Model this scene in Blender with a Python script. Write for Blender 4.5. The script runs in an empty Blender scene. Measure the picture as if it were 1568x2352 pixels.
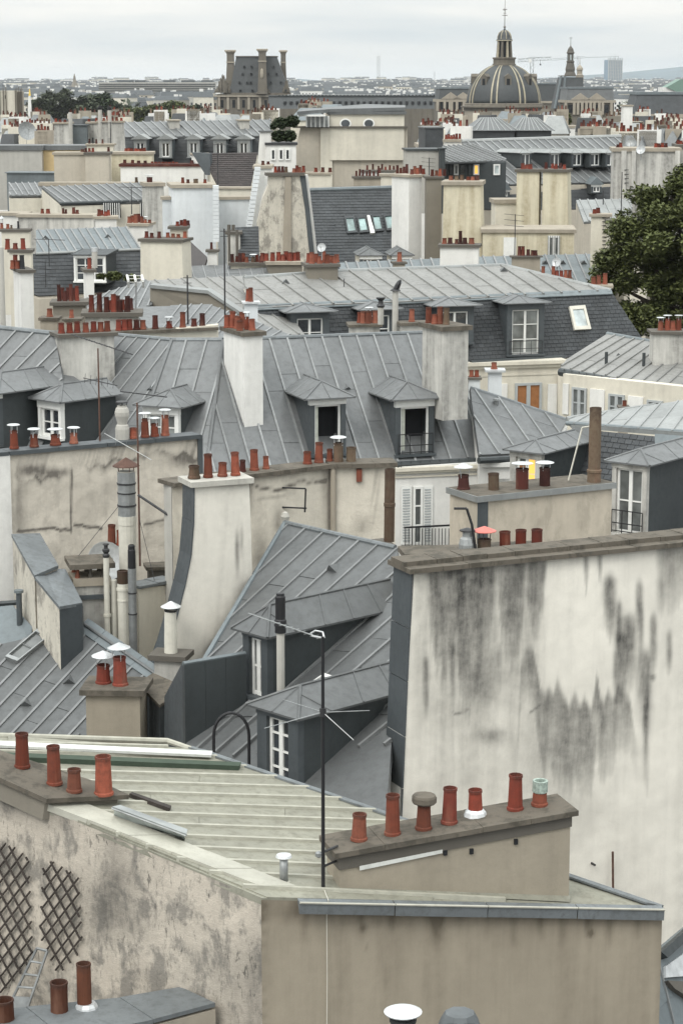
import bpy, math, random
import numpy as np
from mathutils import Vector, Matrix, noise
random.seed(7)
R = math.radians
SC = bpy.context.scene
COL = SC.collection
# ---------------------------------------------------------------- camera
F, CX, CY = 5030.0, 784.0, 1176.0          # focal length and centre in photo units (1568 x 2352)
HZ = 188.0                                 # horizon row
TH = math.atan((CY - HZ) / F)
H = 36.0                                   # eye height above the street
ct, st = math.cos(TH), math.sin(TH)
CAM = Vector((0, 0, H))
cam_data = bpy.data.cameras.new('camera')
cam = bpy.data.objects.new('camera', cam_data); COL.objects.link(cam)
cam.location = CAM; cam.rotation_euler = (R(90) - TH, 0, 0)
cam_data.sensor_fit = 'VERTICAL'; cam_data.sensor_height = 36.0; cam_data.sensor_width = 36.0
cam_data.lens = F / 2352.0 * 36.0
cam_data.clip_start = 0.5; cam_data.clip_end = 40000
SC.camera = cam
# ---------------------------------------------------------------- world: overcast sky
SUN_EL, SUN_AZ = 48.0, -35.0               # azimuth: 0 = behind the camera, negative = from the left
world = bpy.data.worlds.new('World'); SC.world = world; world.use_nodes = True
wn, wl = world.node_tree.nodes, world.node_tree.links
wn.clear()
wo = wn.new('ShaderNodeOutputWorld'); wb = wn.new('ShaderNodeBackground')
sky = wn.new('ShaderNodeTexSky'); sky.sky_type = 'NISHITA'; sky.sun_disc = False
sky.sun_elevation = R(SUN_EL); sky.sun_rotation = R(180 + SUN_AZ); sky.air_density = 1.0; sky.dust_density = 3.0
tcw = wn.new('ShaderNodeTexCoord'); sep = wn.new('ShaderNodeSeparateXYZ')
wl.new(tcw.outputs['Generated'], sep.inputs[0])
mx = wn.new('ShaderNodeMath'); mx.operation = 'MAXIMUM'; mx.inputs[1].default_value = 0.0
wl.new(sep.outputs['Z'], mx.inputs[0])
gr = wn.new('ShaderNodeMath'); gr.operation = 'MULTIPLY_ADD'; gr.inputs[1].default_value = 2.0; gr.inputs[2].default_value = 1.0
wl.new(mx.outputs[0], gr.inputs[0])        # overcast: zenith three times the horizon
mp = wn.new('ShaderNodeMapping'); mp.inputs['Scale'].default_value = (2.2, 2.2, 20.0)
mp.inputs['Location'].default_value = (0.4, 0.2, 0.35)
wl.new(tcw.outputs['Generated'], mp.inputs['Vector'])
nz = wn.new('ShaderNodeTexNoise'); nz.inputs['Scale'].default_value = 2.0; nz.inputs['Detail'].default_value = 4.0; nz.inputs['Roughness'].default_value = 0.55
wl.new(mp.outputs[0], nz.inputs['Vector'])
cr = wn.new('ShaderNodeValToRGB')
cr.color_ramp.elements[0].position = 0.36; cr.color_ramp.elements[0].color = (0.63, 0.685, 0.705, 1)
cr.color_ramp.elements[1].position = 0.66; cr.color_ramp.elements[1].color = (0.86, 0.86, 0.825, 1)
wl.new(nz.outputs['Fac'], cr.inputs['Fac'])
mul = wn.new('ShaderNodeVectorMath'); mul.operation = 'SCALE'
wl.new(cr.outputs['Color'], mul.inputs[0]); wl.new(gr.outputs[0], mul.inputs['Scale'])
skm = wn.new('ShaderNodeVectorMath'); skm.operation = 'SCALE'; skm.inputs['Scale'].default_value = 0.10
wl.new(sky.outputs['Color'], skm.inputs[0])
mxs = wn.new('ShaderNodeMix'); mxs.data_type = 'RGBA'; mxs.inputs['Factor'].default_value = 0.94   # cloud cover
wl.new(skm.outputs[0], mxs.inputs['A']); wl.new(mul.outputs[0], mxs.inputs['B'])
wl.new(mxs.outputs['Result'], wb.inputs['Color']); wb.inputs['Strength'].default_value = 1.0
wl.new(wb.outputs[0], wo.inputs['Surface'])
sd = bpy.data.lights.new('sun', 'SUN'); sd.energy = 1.4; sd.angle = R(25); sd.color = (1.0, 0.96, 0.9)
sun = bpy.data.objects.new('sun', sd); COL.objects.link(sun); sun.location = (0, 0, 120)
sun.rotation_euler = (R(90 - SUN_EL), 0, R(SUN_AZ))
vs = SC.view_settings
vs.view_transform = 'Standard'; vs.look = 'None'; vs.exposure = 0.16; vs.gamma = 1.0; vs.use_curve_mapping = False
SC.cycles.max_bounces = 4; SC.cycles.diffuse_bounces = 2; SC.cycles.glossy_bounces = 2; SC.cycles.transmission_bounces = 4
SC.cycles.volume_bounces = 1; SC.cycles.use_denoising = True
# ---------------------------------------------------------------- projection helpers
def ray(x, y):
    r = (x - CX) / F; u = (CY - y) / F
    return Vector((r, ct + u * st, -st + u * ct))
def P(x, y, Y):
    d = ray(x, y); return CAM + d * (Y / d.y)
def PZ(x, y, z):
    d = ray(x, y); return CAM + d * ((z - H) / d.z)
def proj(p):
    q = p - CAM; D = q.y * ct - q.z * st
    return CX + F * q.x / D, CY - F * (q.y * st + q.z * ct) / D
def xat(x, Y, z):
    return (x - CX) / F * (Y * ct - (z - H) * st)
class Plane:
    def __init__(s, p, n):
        s.p = Vector(p); s.n = Vector(n).normalized()
        if s.n.z < -1e-6: s.n = -s.n
        a = Vector((1, 0, 0)) if abs(s.n.x) < .9 else Vector((0, 1, 0))
        s.e1 = (a - s.n * a.dot(s.n)).normalized(); s.e2 = s.n.cross(s.e1)
    def to2(s, q): q = q - s.p; return (q.dot(s.e1), q.dot(s.e2))
    def to3(s, a, h=0.0): return s.p + s.e1 * a[0] + s.e2 * a[1] + s.n * h
    def hit(s, x, y):
        d = ray(x, y); return CAM + d * ((s.p - CAM).dot(s.n) / d.dot(s.n))
def plane3(a, b, c):
    a, b, c = [P(*q) if not isinstance(q, Vector) else q for q in (a, b, c)]
    return Plane(a, (b - a).cross(c - a))
def vplane(p, yaw):
    a = R(yaw); pl = Plane(p, (math.sin(a), -math.cos(a), 0)); pl.yaw = yaw; return pl
class Frame:
    """u: along the facade to the right, w: away from the viewer, z: up."""
    def __init__(s, o, yaw=0.0):
        a = R(yaw); s.o = Vector(o); s.yaw = yaw
        s.u = Vector((math.cos(a), math.sin(a), 0)); s.w = Vector((-math.sin(a), math.cos(a), 0)); s.z = Vector((0, 0, 1))
    def __call__(s, a, b, c): return s.o + s.u * a + s.w * b + s.z * c
# ---------------------------------------------------------------- materials
def lin(c):
    return tuple(((v / 255) / 12.92 if v / 255 <= .04045 else ((v / 255 + .055) / 1.055) ** 2.4) for v in c)
class NT:
    def __init__(s, name):
        s.m = bpy.data.materials.new(name); s.m.use_nodes = True
        s.t = s.m.node_tree; s.n = s.t.nodes; s.l = s.t.links
        s.b = s.n['Principled BSDF']
        s.tc = s.n.new('ShaderNodeTexCoord')
    def noise(s, scale, detail=4, rough=.55, stretch=None, dist=0.0, src='Object', loc=None):
        v = s.tc.outputs[src]
        if stretch or loc:
            m = s.n.new('ShaderNodeMapping')
            if stretch: m.inputs['Scale'].default_value = stretch
            if loc: m.inputs['Location'].default_value = loc
            s.l.new(v, m.inputs['Vector']); v = m.outputs[0]
        n = s.n.new('ShaderNodeTexNoise'); n.inputs['Scale'].default_value = scale; n.inputs['Detail'].default_value = detail
        n.inputs['Roughness'].default_value = rough; n.inputs['Distortion'].default_value = dist
        s.l.new(v, n.inputs['Vector']); return n.outputs['Fac']
    def ramp(s, f, lo, hi, a=0.0, b=1.0):
        m = s.n.new('ShaderNodeMapRange'); m.inputs['From Min'].default_value = lo; m.inputs['From Max'].default_value = hi
        m.inputs['To Min'].default_value = a; m.inputs['To Max'].default_value = b
        s.l.new(f, m.inputs['Value']); return m.outputs[0]
    def math(s, op, a, b=None):
        m = s.n.new('ShaderNodeMath'); m.operation = op
        for i, v in enumerate((a, b)):
            if v is None: continue
            if isinstance(v, (int, float)): m.inputs[i].default_value = v
            else: s.l.new(v, m.inputs[i])
        return m.outputs[0]
    def mix(s, f, a, b, mode='MIX'):
        m = s.n.new('ShaderNodeMix'); m.data_type = 'RGBA'; m.blend_type = mode
        if isinstance(f, (int, float)): m.inputs['Factor'].default_value = f
        else: s.l.new(f, m.inputs['Factor'])
        for k, v in (('A', a), ('B', b)):
            if isinstance(v, tuple): m.inputs[k].default_value = (*v[:3], 1)
            else: s.l.new(v, m.inputs[k])
        return m.outputs['Result']
    def hsv(s, col, val):
        m = s.n.new('ShaderNodeHueSaturation'); s.l.new(val, m.inputs['Value'])
        if isinstance(col, tuple): m.inputs['Color'].default_value = (*col, 1)
        else: s.l.new(col, m.inputs['Color'])
        return m.outputs[0]
    def rand(s):
        o = s.n.new('ShaderNodeObjectInfo'); return o.outputs['Random']
    def attr(s, name):
        a = s.n.new('ShaderNodeAttribute'); a.attribute_name = name; return a.outputs['Fac']
    def bump(s, h, strength=.3, dist=.02):
        b = s.n.new('ShaderNodeBump'); b.inputs['Strength'].default_value = strength; b.inputs['Distance'].default_value = dist
        s.l.new(h, b.inputs['Height']); s.l.new(b.outputs[0], s.b.inputs['Normal'])
    def done(s, col, rough=.8, metal=0.0, spec=.5):
        if isinstance(col, tuple): s.b.inputs['Base Color'].default_value = (*col, 1)
        else: s.l.new(col, s.b.inputs['Base Color'])
        if isinstance(rough, (int, float)): s.b.inputs['Roughness'].default_value = rough
        else: s.l.new(rough, s.b.inputs['Roughness'])
        s.b.inputs['Metallic'].default_value = metal
        s.b.inputs['Specular IOR Level'].default_value = spec
        return s.m
def zinc_mat(name, c, metal=.35, rough=.5, jit=.09, seed=0.0, dirt=.35):
    t = NT(name)
    a = t.noise(.9, 5, .6, loc=(seed, seed, seed)); b = t.noise(7, 5, .65); g = t.noise(60, 2, .6)
    base = t.mix(t.ramp(a, .3, .7), tuple(v * .82 for v in c), tuple(min(1, v * 1.14) for v in c))
    base = t.mix(t.math('MULTIPLY', t.ramp(b, .48, .75), dirt), base, tuple(v * q for v, q in zip(c, (.62, .60, .58))))
    base = t.mix(t.ramp(g, .35, .75, 0, .18), base, tuple(min(1, v * 1.3) for v in c))
    dr = t.noise(1.6, 6, .65, stretch=(2.2, 2.2, .3), loc=(seed, 4, 2))
    base = t.mix(t.ramp(dr, .52, .75, 0, .45), base, tuple(v * .6 for v in c))
    base = t.hsv(base, t.ramp(t.rand(), 0, 1, 1 - jit * .6, 1 + jit * .6))
    t.bump(t.math('ADD', a, t.math('MULTIPLY', dr, .5)), .5, .04)
    return t.done(base, t.ramp(b, .2, .8, rough - .1, rough + .15), metal)
def plaster(name, c, dirt=(.10, .095, .085), amount=.5, streak=.6, rough=.9, scale=1.0, seed=0.0, stain=False, patch=None, patch_amt=.5, sh=.75, bump=.35, pst=(1, 1, .6), psc=1.3, fleck=0.0):
    """rendered wall: mottled base, vertical soot streaks, fine grain; optional hand-placed stain attribute"""
    t = NT(name); L = (seed, seed * 1.7, seed * .6)
    a = t.noise(.55 * scale, 5, .6, loc=L); b = t.noise(5 * scale, 6, .65, loc=L); g = t.noise(55, 3, .7)
    s = t.noise(1.0 * scale, 5, .6, stretch=(2.6, 2.6, .22), loc=L)
    base = t.mix(t.ramp(a, .3, .7), tuple(v * .86 for v in c), tuple(min(1, v * 1.08) for v in c))
    base = t.mix(t.ramp(b, .35, .75, 0, .35), base, tuple(v * .78 for v in c))
    if patch:
        pn = t.noise(psc * scale, 10, .7, stretch=pst, loc=(seed + 3, 2, 1), dist=.25)
        pf = t.math('MULTIPLY', t.ramp(pn, sh - .27, sh - .17), patch_amt)
        base = t.mix(pf, base, patch)
    if fleck:
        fn_ = t.noise(6.5 * scale, 8, .7, stretch=(1.5, 1.5, .55), loc=(seed + 5, 1, 7), dist=.3); fa_ = t.noise(.9 * scale, 3, .6, loc=(seed, 8, 2))
        base = t.mix(t.math('MULTIPLY', t.math('MULTIPLY', t.ramp(fn_, .55, .63), t.ramp(fa_, .35, .6)), fleck), base, dirt)
    f = t.math('MULTIPLY', t.ramp(s, sh - .30, sh), streak)
    f = t.math('MULTIPLY', f, t.ramp(b, .25, .7, .4, 1.0))
    base = t.mix(t.math('MULTIPLY', f, amount), base, dirt)
    if stain:
        q = t.attr('stain')
        n2 = t.noise(2.2 * scale, 6, .65, stretch=(2.4, 2.4, .35), loc=(seed + 9, 0, 0))
        q = t.math('MULTIPLY', q, t.ramp(n2, .25, .7, .72, 1.2))
        q = t.math('MULTIPLY', q, t.ramp(b, .2, .8, .75, 1.2))
        base = t.mix(t.ramp(q, .02, 1.0), base, dirt)
    base = t.mix(t.ramp(g, .4, .8, 0, .16), base, tuple(v * .5 for v in c))
    h = t.math('ADD', t.math('MULTIPLY', b, .6), t.math('MULTIPLY', g, .25))
    t.bump(h, bump, .03)
    return t.done(base, rough, 0, .25)
def simple(name, c, rough=.6, metal=0.0, jit=.0, var=.15, scale=6, spec=.4):
    t = NT(name)
    base = t.mix(t.ramp(t.noise(scale, 5, .6), .3, .7), tuple(v * (1 - var) for v in c), tuple(min(1, v * (1 + var)) for v in c))
    if jit: base = t.hsv(base, t.ramp(t.rand(), 0, 1, 1 - jit, 1 + jit))
    return t.done(base, rough, metal, spec)
def clay(name, c1, c2):
    t = NT(name)
    base = t.mix(t.rand(), c1, c2)
    base = t.hsv(base, t.ramp(t.math('FRACT', t.math('MULTIPLY', t.rand(), 7.3)), 0, 1, .5, 1.22))
    n = t.noise(9, 6, .7); z = t.noise(3, 4, .6, stretch=(1, 1, .3))
    base = t.mix(t.ramp(n, .42, .8, 0, .7), base, (.075, .035, .026))
    base = t.mix(t.ramp(z, .52, .8, 0, .5), base, (.30, .17, .12))
    sp = t.n.new('ShaderNodeSeparateXYZ'); t.l.new(t.tc.outputs['Generated'], sp.inputs[0])
    so = t.math('MULTIPLY', t.ramp(sp.outputs['Z'], .80, 1.0, 0, .75), t.ramp(n, .3, .6, .3, 1.0))
    base = t.mix(so, base, (.05, .035, .03))
    t.bump(n, .35, .012)
    return t.done(base, .9, 0, .15)
M = {}
M['zinc'] = zinc_mat('zinc', (.140, .146, .147))
M['zinc_shaded'] = zinc_mat('zinc_shaded', (.112, .117, .118), .3, .5, .12, 14, .5)  # courtyard zinc: shade of slopes tilted from the light put into the colour
M['batten_shaded'] = zinc_mat('batten_shaded', (.19, .195, .195), .3, .45, .15, 16, .4)  # battens of those slopes, darkened along with the sheets
M['zinc_light'] = zinc_mat('zinc_light', (.27, .28, .275), .25, .5, .12, 3)
M['zinc_blue'] = zinc_mat('zinc_blue', (.155, .178, .187), .25, .5, .14, 5)
M['zinc_dark'] = zinc_mat('zinc_dark', (.042, .049, .051), .1, .55, .06, 7, .3)
M['zinc_cladding'] = zinc_mat('zinc_cladding', (.068, .078, .084), .15, .55, .1, 8, .35)
M['zinc_cream'] = zinc_mat('zinc_cream', (.235, .23, .185), 0.0, .6, .10, 9, 1.0)
M['zinc_white'] = zinc_mat('zinc_white', (.60, .61, .58), 0.0, .5, .05, 2, .4)
M['lead'] = zinc_mat('lead', (.165, .18, .187), .3, .5, .15, 4, 1.0)
M['batten_cream'] = simple('batten_cream', (.36, .352, .295), .6)
M['batten_pale'] = zinc_mat('pale_batten_zinc', (.22, .22, .21), .2, .5, .15, 12, .5)
M['batten'] = zinc_mat('batten_zinc', (.235, .242, .242), .3, .45, .2, 11, .6)
def slate_mat(name, c):
    t = NT(name)
    n = t.noise(1.2, 5, .6); b = t.noise(18, 4, .7)
    base = t.mix(t.ramp(n, .3, .7), tuple(v * .75 for v in c), tuple(v * 1.25 for v in c))
    base = t.mix(t.ramp(b, .5, .85, 0, .4), base, (.16, .155, .13))
    base = t.hsv(base, t.ramp(t.rand(), 0, 1, .8, 1.22))
    return t.done(base, .6, 0, .4)
M['slate'] = slate_mat('slate', (.050, .055, .060))
M['slate_dark'] = slate_mat('slate_dark', (.038, .042, .046))
M['slate_brown'] = slate_mat('slate_brown', (.028, .021, .020))
M['white'] = plaster('white_plaster', (.77, .76, .725), amount=.4, seed=1)
M['white_cool'] = plaster('cool_white_plaster', (.70, .73, .745), amount=.3, seed=2)
M['cream'] = plaster('cream_plaster', (.66, .62, .525), amount=.4, seed=3)
M['yellow'] = plaster('yellow_plaster', (.66, .61, .47), dirt=(.27, .21, .12), amount=.8, streak=.9, seed=4, sh=.68)
M['ochre'] = plaster('ochre_plaster', (.62, .47, .26), amount=.2, seed=5)
M['beige'] = plaster('beige_plaster', (.50, .455, .38), amount=.4, seed=6)
M['grey'] = plaster('grey_plaster', (.47, .455, .415), amount=.55, seed=7)
M['brown'] = plaster('brown_plaster', (.22, .20, .165), amount=.4, seed=8)
M['stone'] = plaster('stone', (.36, .32, .26), amount=.6, seed=9)
M['soot'] = plaster('sooty_plaster', (.62, .605, .56), dirt=(.15, .145, .135), amount=.95, streak=1.0, seed=10, sh=.64)
M['mottled'] = plaster('mottled_plaster', (.56, .525, .45), amount=.5, seed=11, patch=(.19, .175, .155), patch_amt=.75, sh=.77, scale=1.6, fleck=.6)
M['concrete'] = plaster('concrete_slab', (.135, .118, .095), amount=.5, seed=12, scale=2.5, patch=(.055, .05, .04), patch_amt=.7, fleck=.5)
M['dark_stone'] = plaster('dark_stone', (.12, .11, .095), amount=.5, seed=13)
M['clay'] = clay('terracotta', (.245, .068, .042), (.265, .10, .066))
M['clay_rust'] = clay('rusty_clay', (.105, .042, .026), (.14, .055, .032))
M['clay_red'] = clay('red_terracotta', (.225, .05, .032), (.17, .045, .033))
M['clay_dark'] = clay('sooty_terracotta', (.11, .034, .027), (.06, .026, .024))
M['clay_brown'] = clay('brown_clay', (.115, .085, .06), (.15, .115, .08))
M['metal_white'] = simple('white_metal', (.56, .575, .58), .4, .3, .15, .2)
M['metal_grey'] = simple('grey_metal', (.28, .29, .29), .45, .5, .1, .2)
M['metal_dark'] = simple('dark_metal', (.05, .05, .052), .5, .4, .1, .3)
M['rust'] = simple('rusty_metal', (.11, .06, .045), .8, .2, .2, .4)
M['black'] = simple('black_metal', (.018, .018, .02), .45, .1)
M['paint_white'] = simple('white_paint', (.74, .74, .71), .5, 0, .03, .06)
M['paint_grey'] = simple('grey_paint', (.38, .40, .40), .5, 0, .03, .08)
M['wood_dark'] = simple('dark_wood', (.045, .037, .032), .8, 0, .15, .3)
M['pipe_cream'] = simple('cream_pipe', (.58, .56, .49), .55, 0, .05, .1)
M['red_cap'] = simple('red_painted_metal', (.55, .16, .13), .5, .1)
M['orange'] = simple('orange_curtain', (.30, .13, .05), .8)
M['curtain'] = simple('pale_curtain', (.55, .57, .50), .9)
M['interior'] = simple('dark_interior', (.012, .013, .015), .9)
def glass_mat(name, c, rough=.08):
    t = NT(name)
    n = t.noise(2.0, 3, .5)
    base = t.mix(t.ramp(n, .35, .7), tuple(v * .6 for v in c), tuple(v * 1.4 for v in c))
    base = t.hsv(base, t.ramp(t.rand(), 0, 1, .6, 1.4))
    return t.done(base, rough, 0.0, .9)
M['glass'] = glass_mat('window_glass', (.03, .035, .04))
M['glass_grey'] = glass_mat('window_glass_pale', (.16, .17, .165))
M['glass_teal'] = glass_mat('skylight_glass', (.20, .29, .285), .12)
M['glass_pale'] = glass_mat('skylight_frosted', (.42, .47, .47), .2)
t = NT('lit_window'); t.b.inputs['Emission Color'].default_value = (1.0, .52, .10, 1); t.b.inputs['Emission Strength'].default_value = 1.0
M['lit'] = t.done((.5, .25, .06), .6)
# ---------------------------------------------------------------- mesh building
BASE = {}
def tag(o, label, cat, group=None, kind=None):
    if label: o['label'] = label
    if cat: o['category'] = cat
    if group: o['group'] = group
    if kind: o['kind'] = kind
    return o
def thing(name, label, cat, base, group=None):
    o = bpy.data.objects.new(name, None); COL.objects.link(o); o.empty_display_size = .3
    o.location = base; BASE[o] = Vector(base)
    return tag(o, label, cat, group, 'thing')
def link(name, me, parent=None, loc=None):
    o = bpy.data.objects.new(name, me); COL.objects.link(o)
    if parent is not None: o.parent = parent
    b = BASE.get(parent, Vector((0, 0, 0)))
    if loc is not None: o.location = Vector(loc) - b; BASE[o] = Vector(loc)
    else: BASE[o] = b
    return o
class MB:
    def __init__(s): s.v = []; s.f = []
    def add(s, vs, fs):
        k = len(s.v); s.v += [Vector(q) for q in vs]; s.f += [tuple(i + k for i in f) for f in fs]; return s
    def box(s, fr, x0, x1, y0, y1, z0, z1):
        s.add([fr(a, b, c) for c in (z0, z1) for b in (y0, y1) for a in (x0, x1)],
              [(0, 2, 3, 1), (4, 5, 7, 6), (0, 1, 5, 4), (1, 3, 7, 5), (3, 2, 6, 7), (2, 0, 4, 6)]); return s
    def taper(s, fr, lo, hi, z0, z1):
        """box whose bottom rectangle is lo=(x0,x1,y0,y1) and top is hi"""
        s.add([fr(a, b, z0) for b in lo[2:] for a in lo[:2]] + [fr(a, b, z1) for b in hi[2:] for a in hi[:2]],
              [(0, 2, 3, 1), (4, 5, 7, 6), (0, 1, 5, 4), (1, 3, 7, 5), (3, 2, 6, 7), (2, 0, 4, 6)]); return s
    def prism(s, pts, vec, cap=True):
        n = len(pts); vec = Vector(vec)
        fs = [(i, (i + 1) % n, n + (i + 1) % n, n + i) for i in range(n)]
        if cap: fs += [tuple(range(n - 1, -1, -1)), tuple(range(n, 2 * n))]
        s.add(list(pts) + [Vector(p) + vec for p in pts], fs); return s
    def down(s, pts, z):
        """solid under a top outline down to level z"""
        n = len(pts)
        s.add(list(pts) + [Vector((p[0], p[1], z)) for p in pts],
              [(i, (i + 1) % n, n + (i + 1) % n, n + i) for i in range(n)] + [tuple(range(n))]); return s
    def cyl(s, a, b, r0, r1=None, n=8, cap=True):
        a, b = Vector(a), Vector(b); r1 = r0 if r1 is None else r1
        d = (b - a).normalized(); u = d.orthogonal().normalized(); w = d.cross(u)
        vs = [p + (u * math.cos(2 * math.pi * i / n) + w * math.sin(2 * math.pi * i / n)) * r for p, r in ((a, r0), (b, r1)) for i in range(n)]
        fs = [(i, (i + 1) % n, n + (i + 1) % n, n + i) for i in range(n)]
        if cap: fs += [tuple(range(n - 1, -1, -1)), tuple(range(n, 2 * n))]
        s.add(vs, fs); return s
    def lathe(s, c, prof, n=14, phase=0.0, cap=True):
        c = Vector(c); m = len(prof)
        vs = [c + Vector((r * math.cos(2 * math.pi * i / n + phase), r * math.sin(2 * math.pi * i / n + phase), z)) for r, z in prof for i in range(n)]
        fs = [(j * n + i, j * n + (i + 1) % n, (j + 1) * n + (i + 1) % n, (j + 1) * n + i) for j in range(m - 1) for i in range(n)]
        if cap: fs += [tuple(range(n - 1, -1, -1)), tuple((m - 1) * n + i for i in range(n))]
        s.add(vs, fs); return s
    def tube(s, pts, r, n=6):
        for a, b in zip(pts[:-1], pts[1:]): s.cyl(a, b, r, r, n)
        return s
    def build(s, name, mat, parent=None, loc=None, smooth=False, label=None):
        me = bpy.data.meshes.new(name)
        b = Vector(loc) if loc is not None else BASE.get(parent, Vector((0, 0, 0)))
        me.from_pydata([tuple(v - b) for v in s.v], [], s.f); me.materials.append(M[mat] if isinstance(mat, str) else mat)
        if smooth: me.shade_smooth()
        me.update()
        o = link(name, me, parent, loc)
        if label: o['label'] = label
        return o
# ---------------------------------------------------------------- roofs
def clip(sub, poly):
    area = sum(poly[i][0] * poly[(i + 1) % len(poly)][1] - poly[(i + 1) % len(poly)][0] * poly[i][1] for i in range(len(poly)))
    if area < 0: poly = poly[::-1]
    out = sub
    for i in range(len(poly)):
        a, b = poly[i], poly[(i + 1) % len(poly)]; inp, out = out, []
        if not inp: return []
        side = lambda p: (b[0] - a[0]) * (p[1] - a[1]) - (b[1] - a[1]) * (p[0] - a[0])
        for j in range(len(inp)):
            p, q = inp[j], inp[(j + 1) % len(inp)]; sp, sq = side(p), side(q)
            if sp >= 0: out.append(p)
            if (sp >= 0) != (sq >= 0):
                t = sp / (sp - sq); out.append((p[0] + (q[0] - p[0]) * t, p[1] + (q[1] - p[1]) * t))
    return out
def area2(p): return abs(sum(p[i][0] * p[(i + 1) % len(p)][1] - p[(i + 1) % len(p)][0] * p[i][1] for i in range(len(p)))) / 2
def clip_line(a, b, poly):
    area = sum(poly[i][0] * poly[(i + 1) % len(poly)][1] - poly[(i + 1) % len(poly)][0] * poly[i][1] for i in range(len(poly)))
    if area < 0: poly = poly[::-1]
    t0, t1 = -1.0, 2.0
    for i in range(len(poly)):
        p, q = poly[i], poly[(i + 1) % len(poly)]
        side = lambda z: (q[0] - p[0]) * (z[1] - p[1]) - (q[1] - p[1]) * (z[0] - p[0])
        sa, sb = side(a), side(b)
        if abs(sa - sb) < 1e-12:
            if sa < 0: return None
            continue
        t = sa / (sa - sb)
        if sb > sa: t0 = max(t0, t)
        else: t1 = min(t1, t)
    if t1 - t0 < 1e-3: return None
    L = lambda t: (a[0] + (b[0] - a[0]) * t, a[1] + (b[1] - a[1]) * t)
    return L(t0), L(t1)
def lerp(a, b, t): return tuple(p + (q - p) * t for p, q in zip(a, b))
def batten_mesh(mb, pl, a, b, w, h):
    a, b = Vector(a), Vector(b); d = (b - a)
    if d.length < .02: return
    d.normalize(); s = d.cross(pl.n).normalized()
    vs = []
    for p in (a, b):
        vs += [p - s * w * .5 - pl.n * .01, p + s * w * .5 - pl.n * .01, p + s * w * .36 + pl.n * h, p - s * w * .36 + pl.n * h]
    mb.add(vs, [(0, 1, 2, 3), (7, 6, 5, 4), (0, 4, 5, 1), (1, 5, 6, 2), (2, 6, 7, 3), (3, 7, 4, 0)])
BAT = {'zinc_shaded': 'batten_shaded', 'zinc': 'batten', 'zinc_mid': 'batten', 'zinc_blue': 'batten', 'zinc_pale': 'batten_pale'}
def zinc(parent, pl, poly, T, B, n, rows=((.5,),), mat='zinc', bw=.05, bh=.045, bmat=None, pieces=True, name='zinc_sheet', bname='batten', thick=.10, ext=(-1, 1)):
    """standing-batten zinc roof on plane pl: poly = outline in photo units; battens run from the T pair to the B pair, n strips.
    Returns the roof part; every sheet and batten is a child of it."""
    q3 = [pl.hit(*p) for p in poly]; q2 = [pl.to2(p) for p in q3]
    base = MB().prism([p - pl.n * thick for p in q3], pl.n * (thick - .004)).build('roof', mat, parent)
    T0, T1, B0, B1 = [pl.to2(pl.hit(*p)) for p in (*T, *B)]
    strips, all_b = [], MB()
    for i in range(ext[0], n + ext[1]):
        t0, t1 = lerp(T0, T1, i / n), lerp(T0, T1, (i + 1) / n); b0, b1 = lerp(B0, B1, i / n), lerp(B0, B1, (i + 1) / n)
        rr = [-.6] + list(rows[i % len(rows)]) + [1.6]
        for k in range(len(rr) - 1):
            quad = [lerp(t0, b0, rr[k]), lerp(t1, b1, rr[k]), lerp(t1, b1, rr[k + 1]), lerp(t0, b0, rr[k + 1])]
            c = clip(quad, q2)
            if len(c) < 3 or area2(c) < .01: continue
            cx = sum(p[0] for p in c) / len(c); cy = sum(p[1] for p in c) / len(c)
            sz = max(.2, max(math.hypot(p[0] - cx, p[1] - cy) for p in c)); kf = 1 - .004 / sz
            c = [(cx + (p[0] - cx) * kf, cy + (p[1] - cy) * kf) for p in c]
            h = .006 + .005 * (len(rr) - k) + random.uniform(0, .002)
            tl = random.uniform(-.004, .004), random.uniform(-.004, .004)
            top = [pl.to3(p, h + (p[0] - cx) * tl[0] + (p[1] - cy) * tl[1]) for p in c]
            m = MB(); nn = len(c)
            m.add(top + [p - pl.n * h for p in top], [tuple(range(nn))] + [(j + nn, (j + 1) % nn + nn, (j + 1) % nn, j) for j in range(nn)])
            if pieces: m.build(name, mat, base)
            else: strips.append(m)
    for i in range(ext[0] + 1, n + ext[1]):
        c = clip_line(lerp(T0, T1, i / n), lerp(B0, B1, i / n), q2)
        if not c: continue
        if pieces:
            m = MB(); batten_mesh(m, pl, pl.to3(c[0]), pl.to3(c[1]), bw, bh)
            if m.v: m.build(bname, bmat or BAT.get(mat, mat), base)
        else: batten_mesh(all_b, pl, pl.to3(c[0]), pl.to3(c[1]), bw, bh)
    if not pieces:
        m = MB()
        for s_ in strips: m.add(s_.v, s_.f)
        m.build('zinc_cover', mat, base)['kind'] = 'stuff'
        if all_b.v: all_b.build('roof_battens', bmat or BAT.get(mat, mat), base)['kind'] = 'stuff'
    return base
def roll(parent, a, b, r=.05, mat='zinc', name='ridge_roll', n=8):
    return MB().cyl(a, b, r, r, n).build(name, mat, parent, smooth=False)
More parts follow.
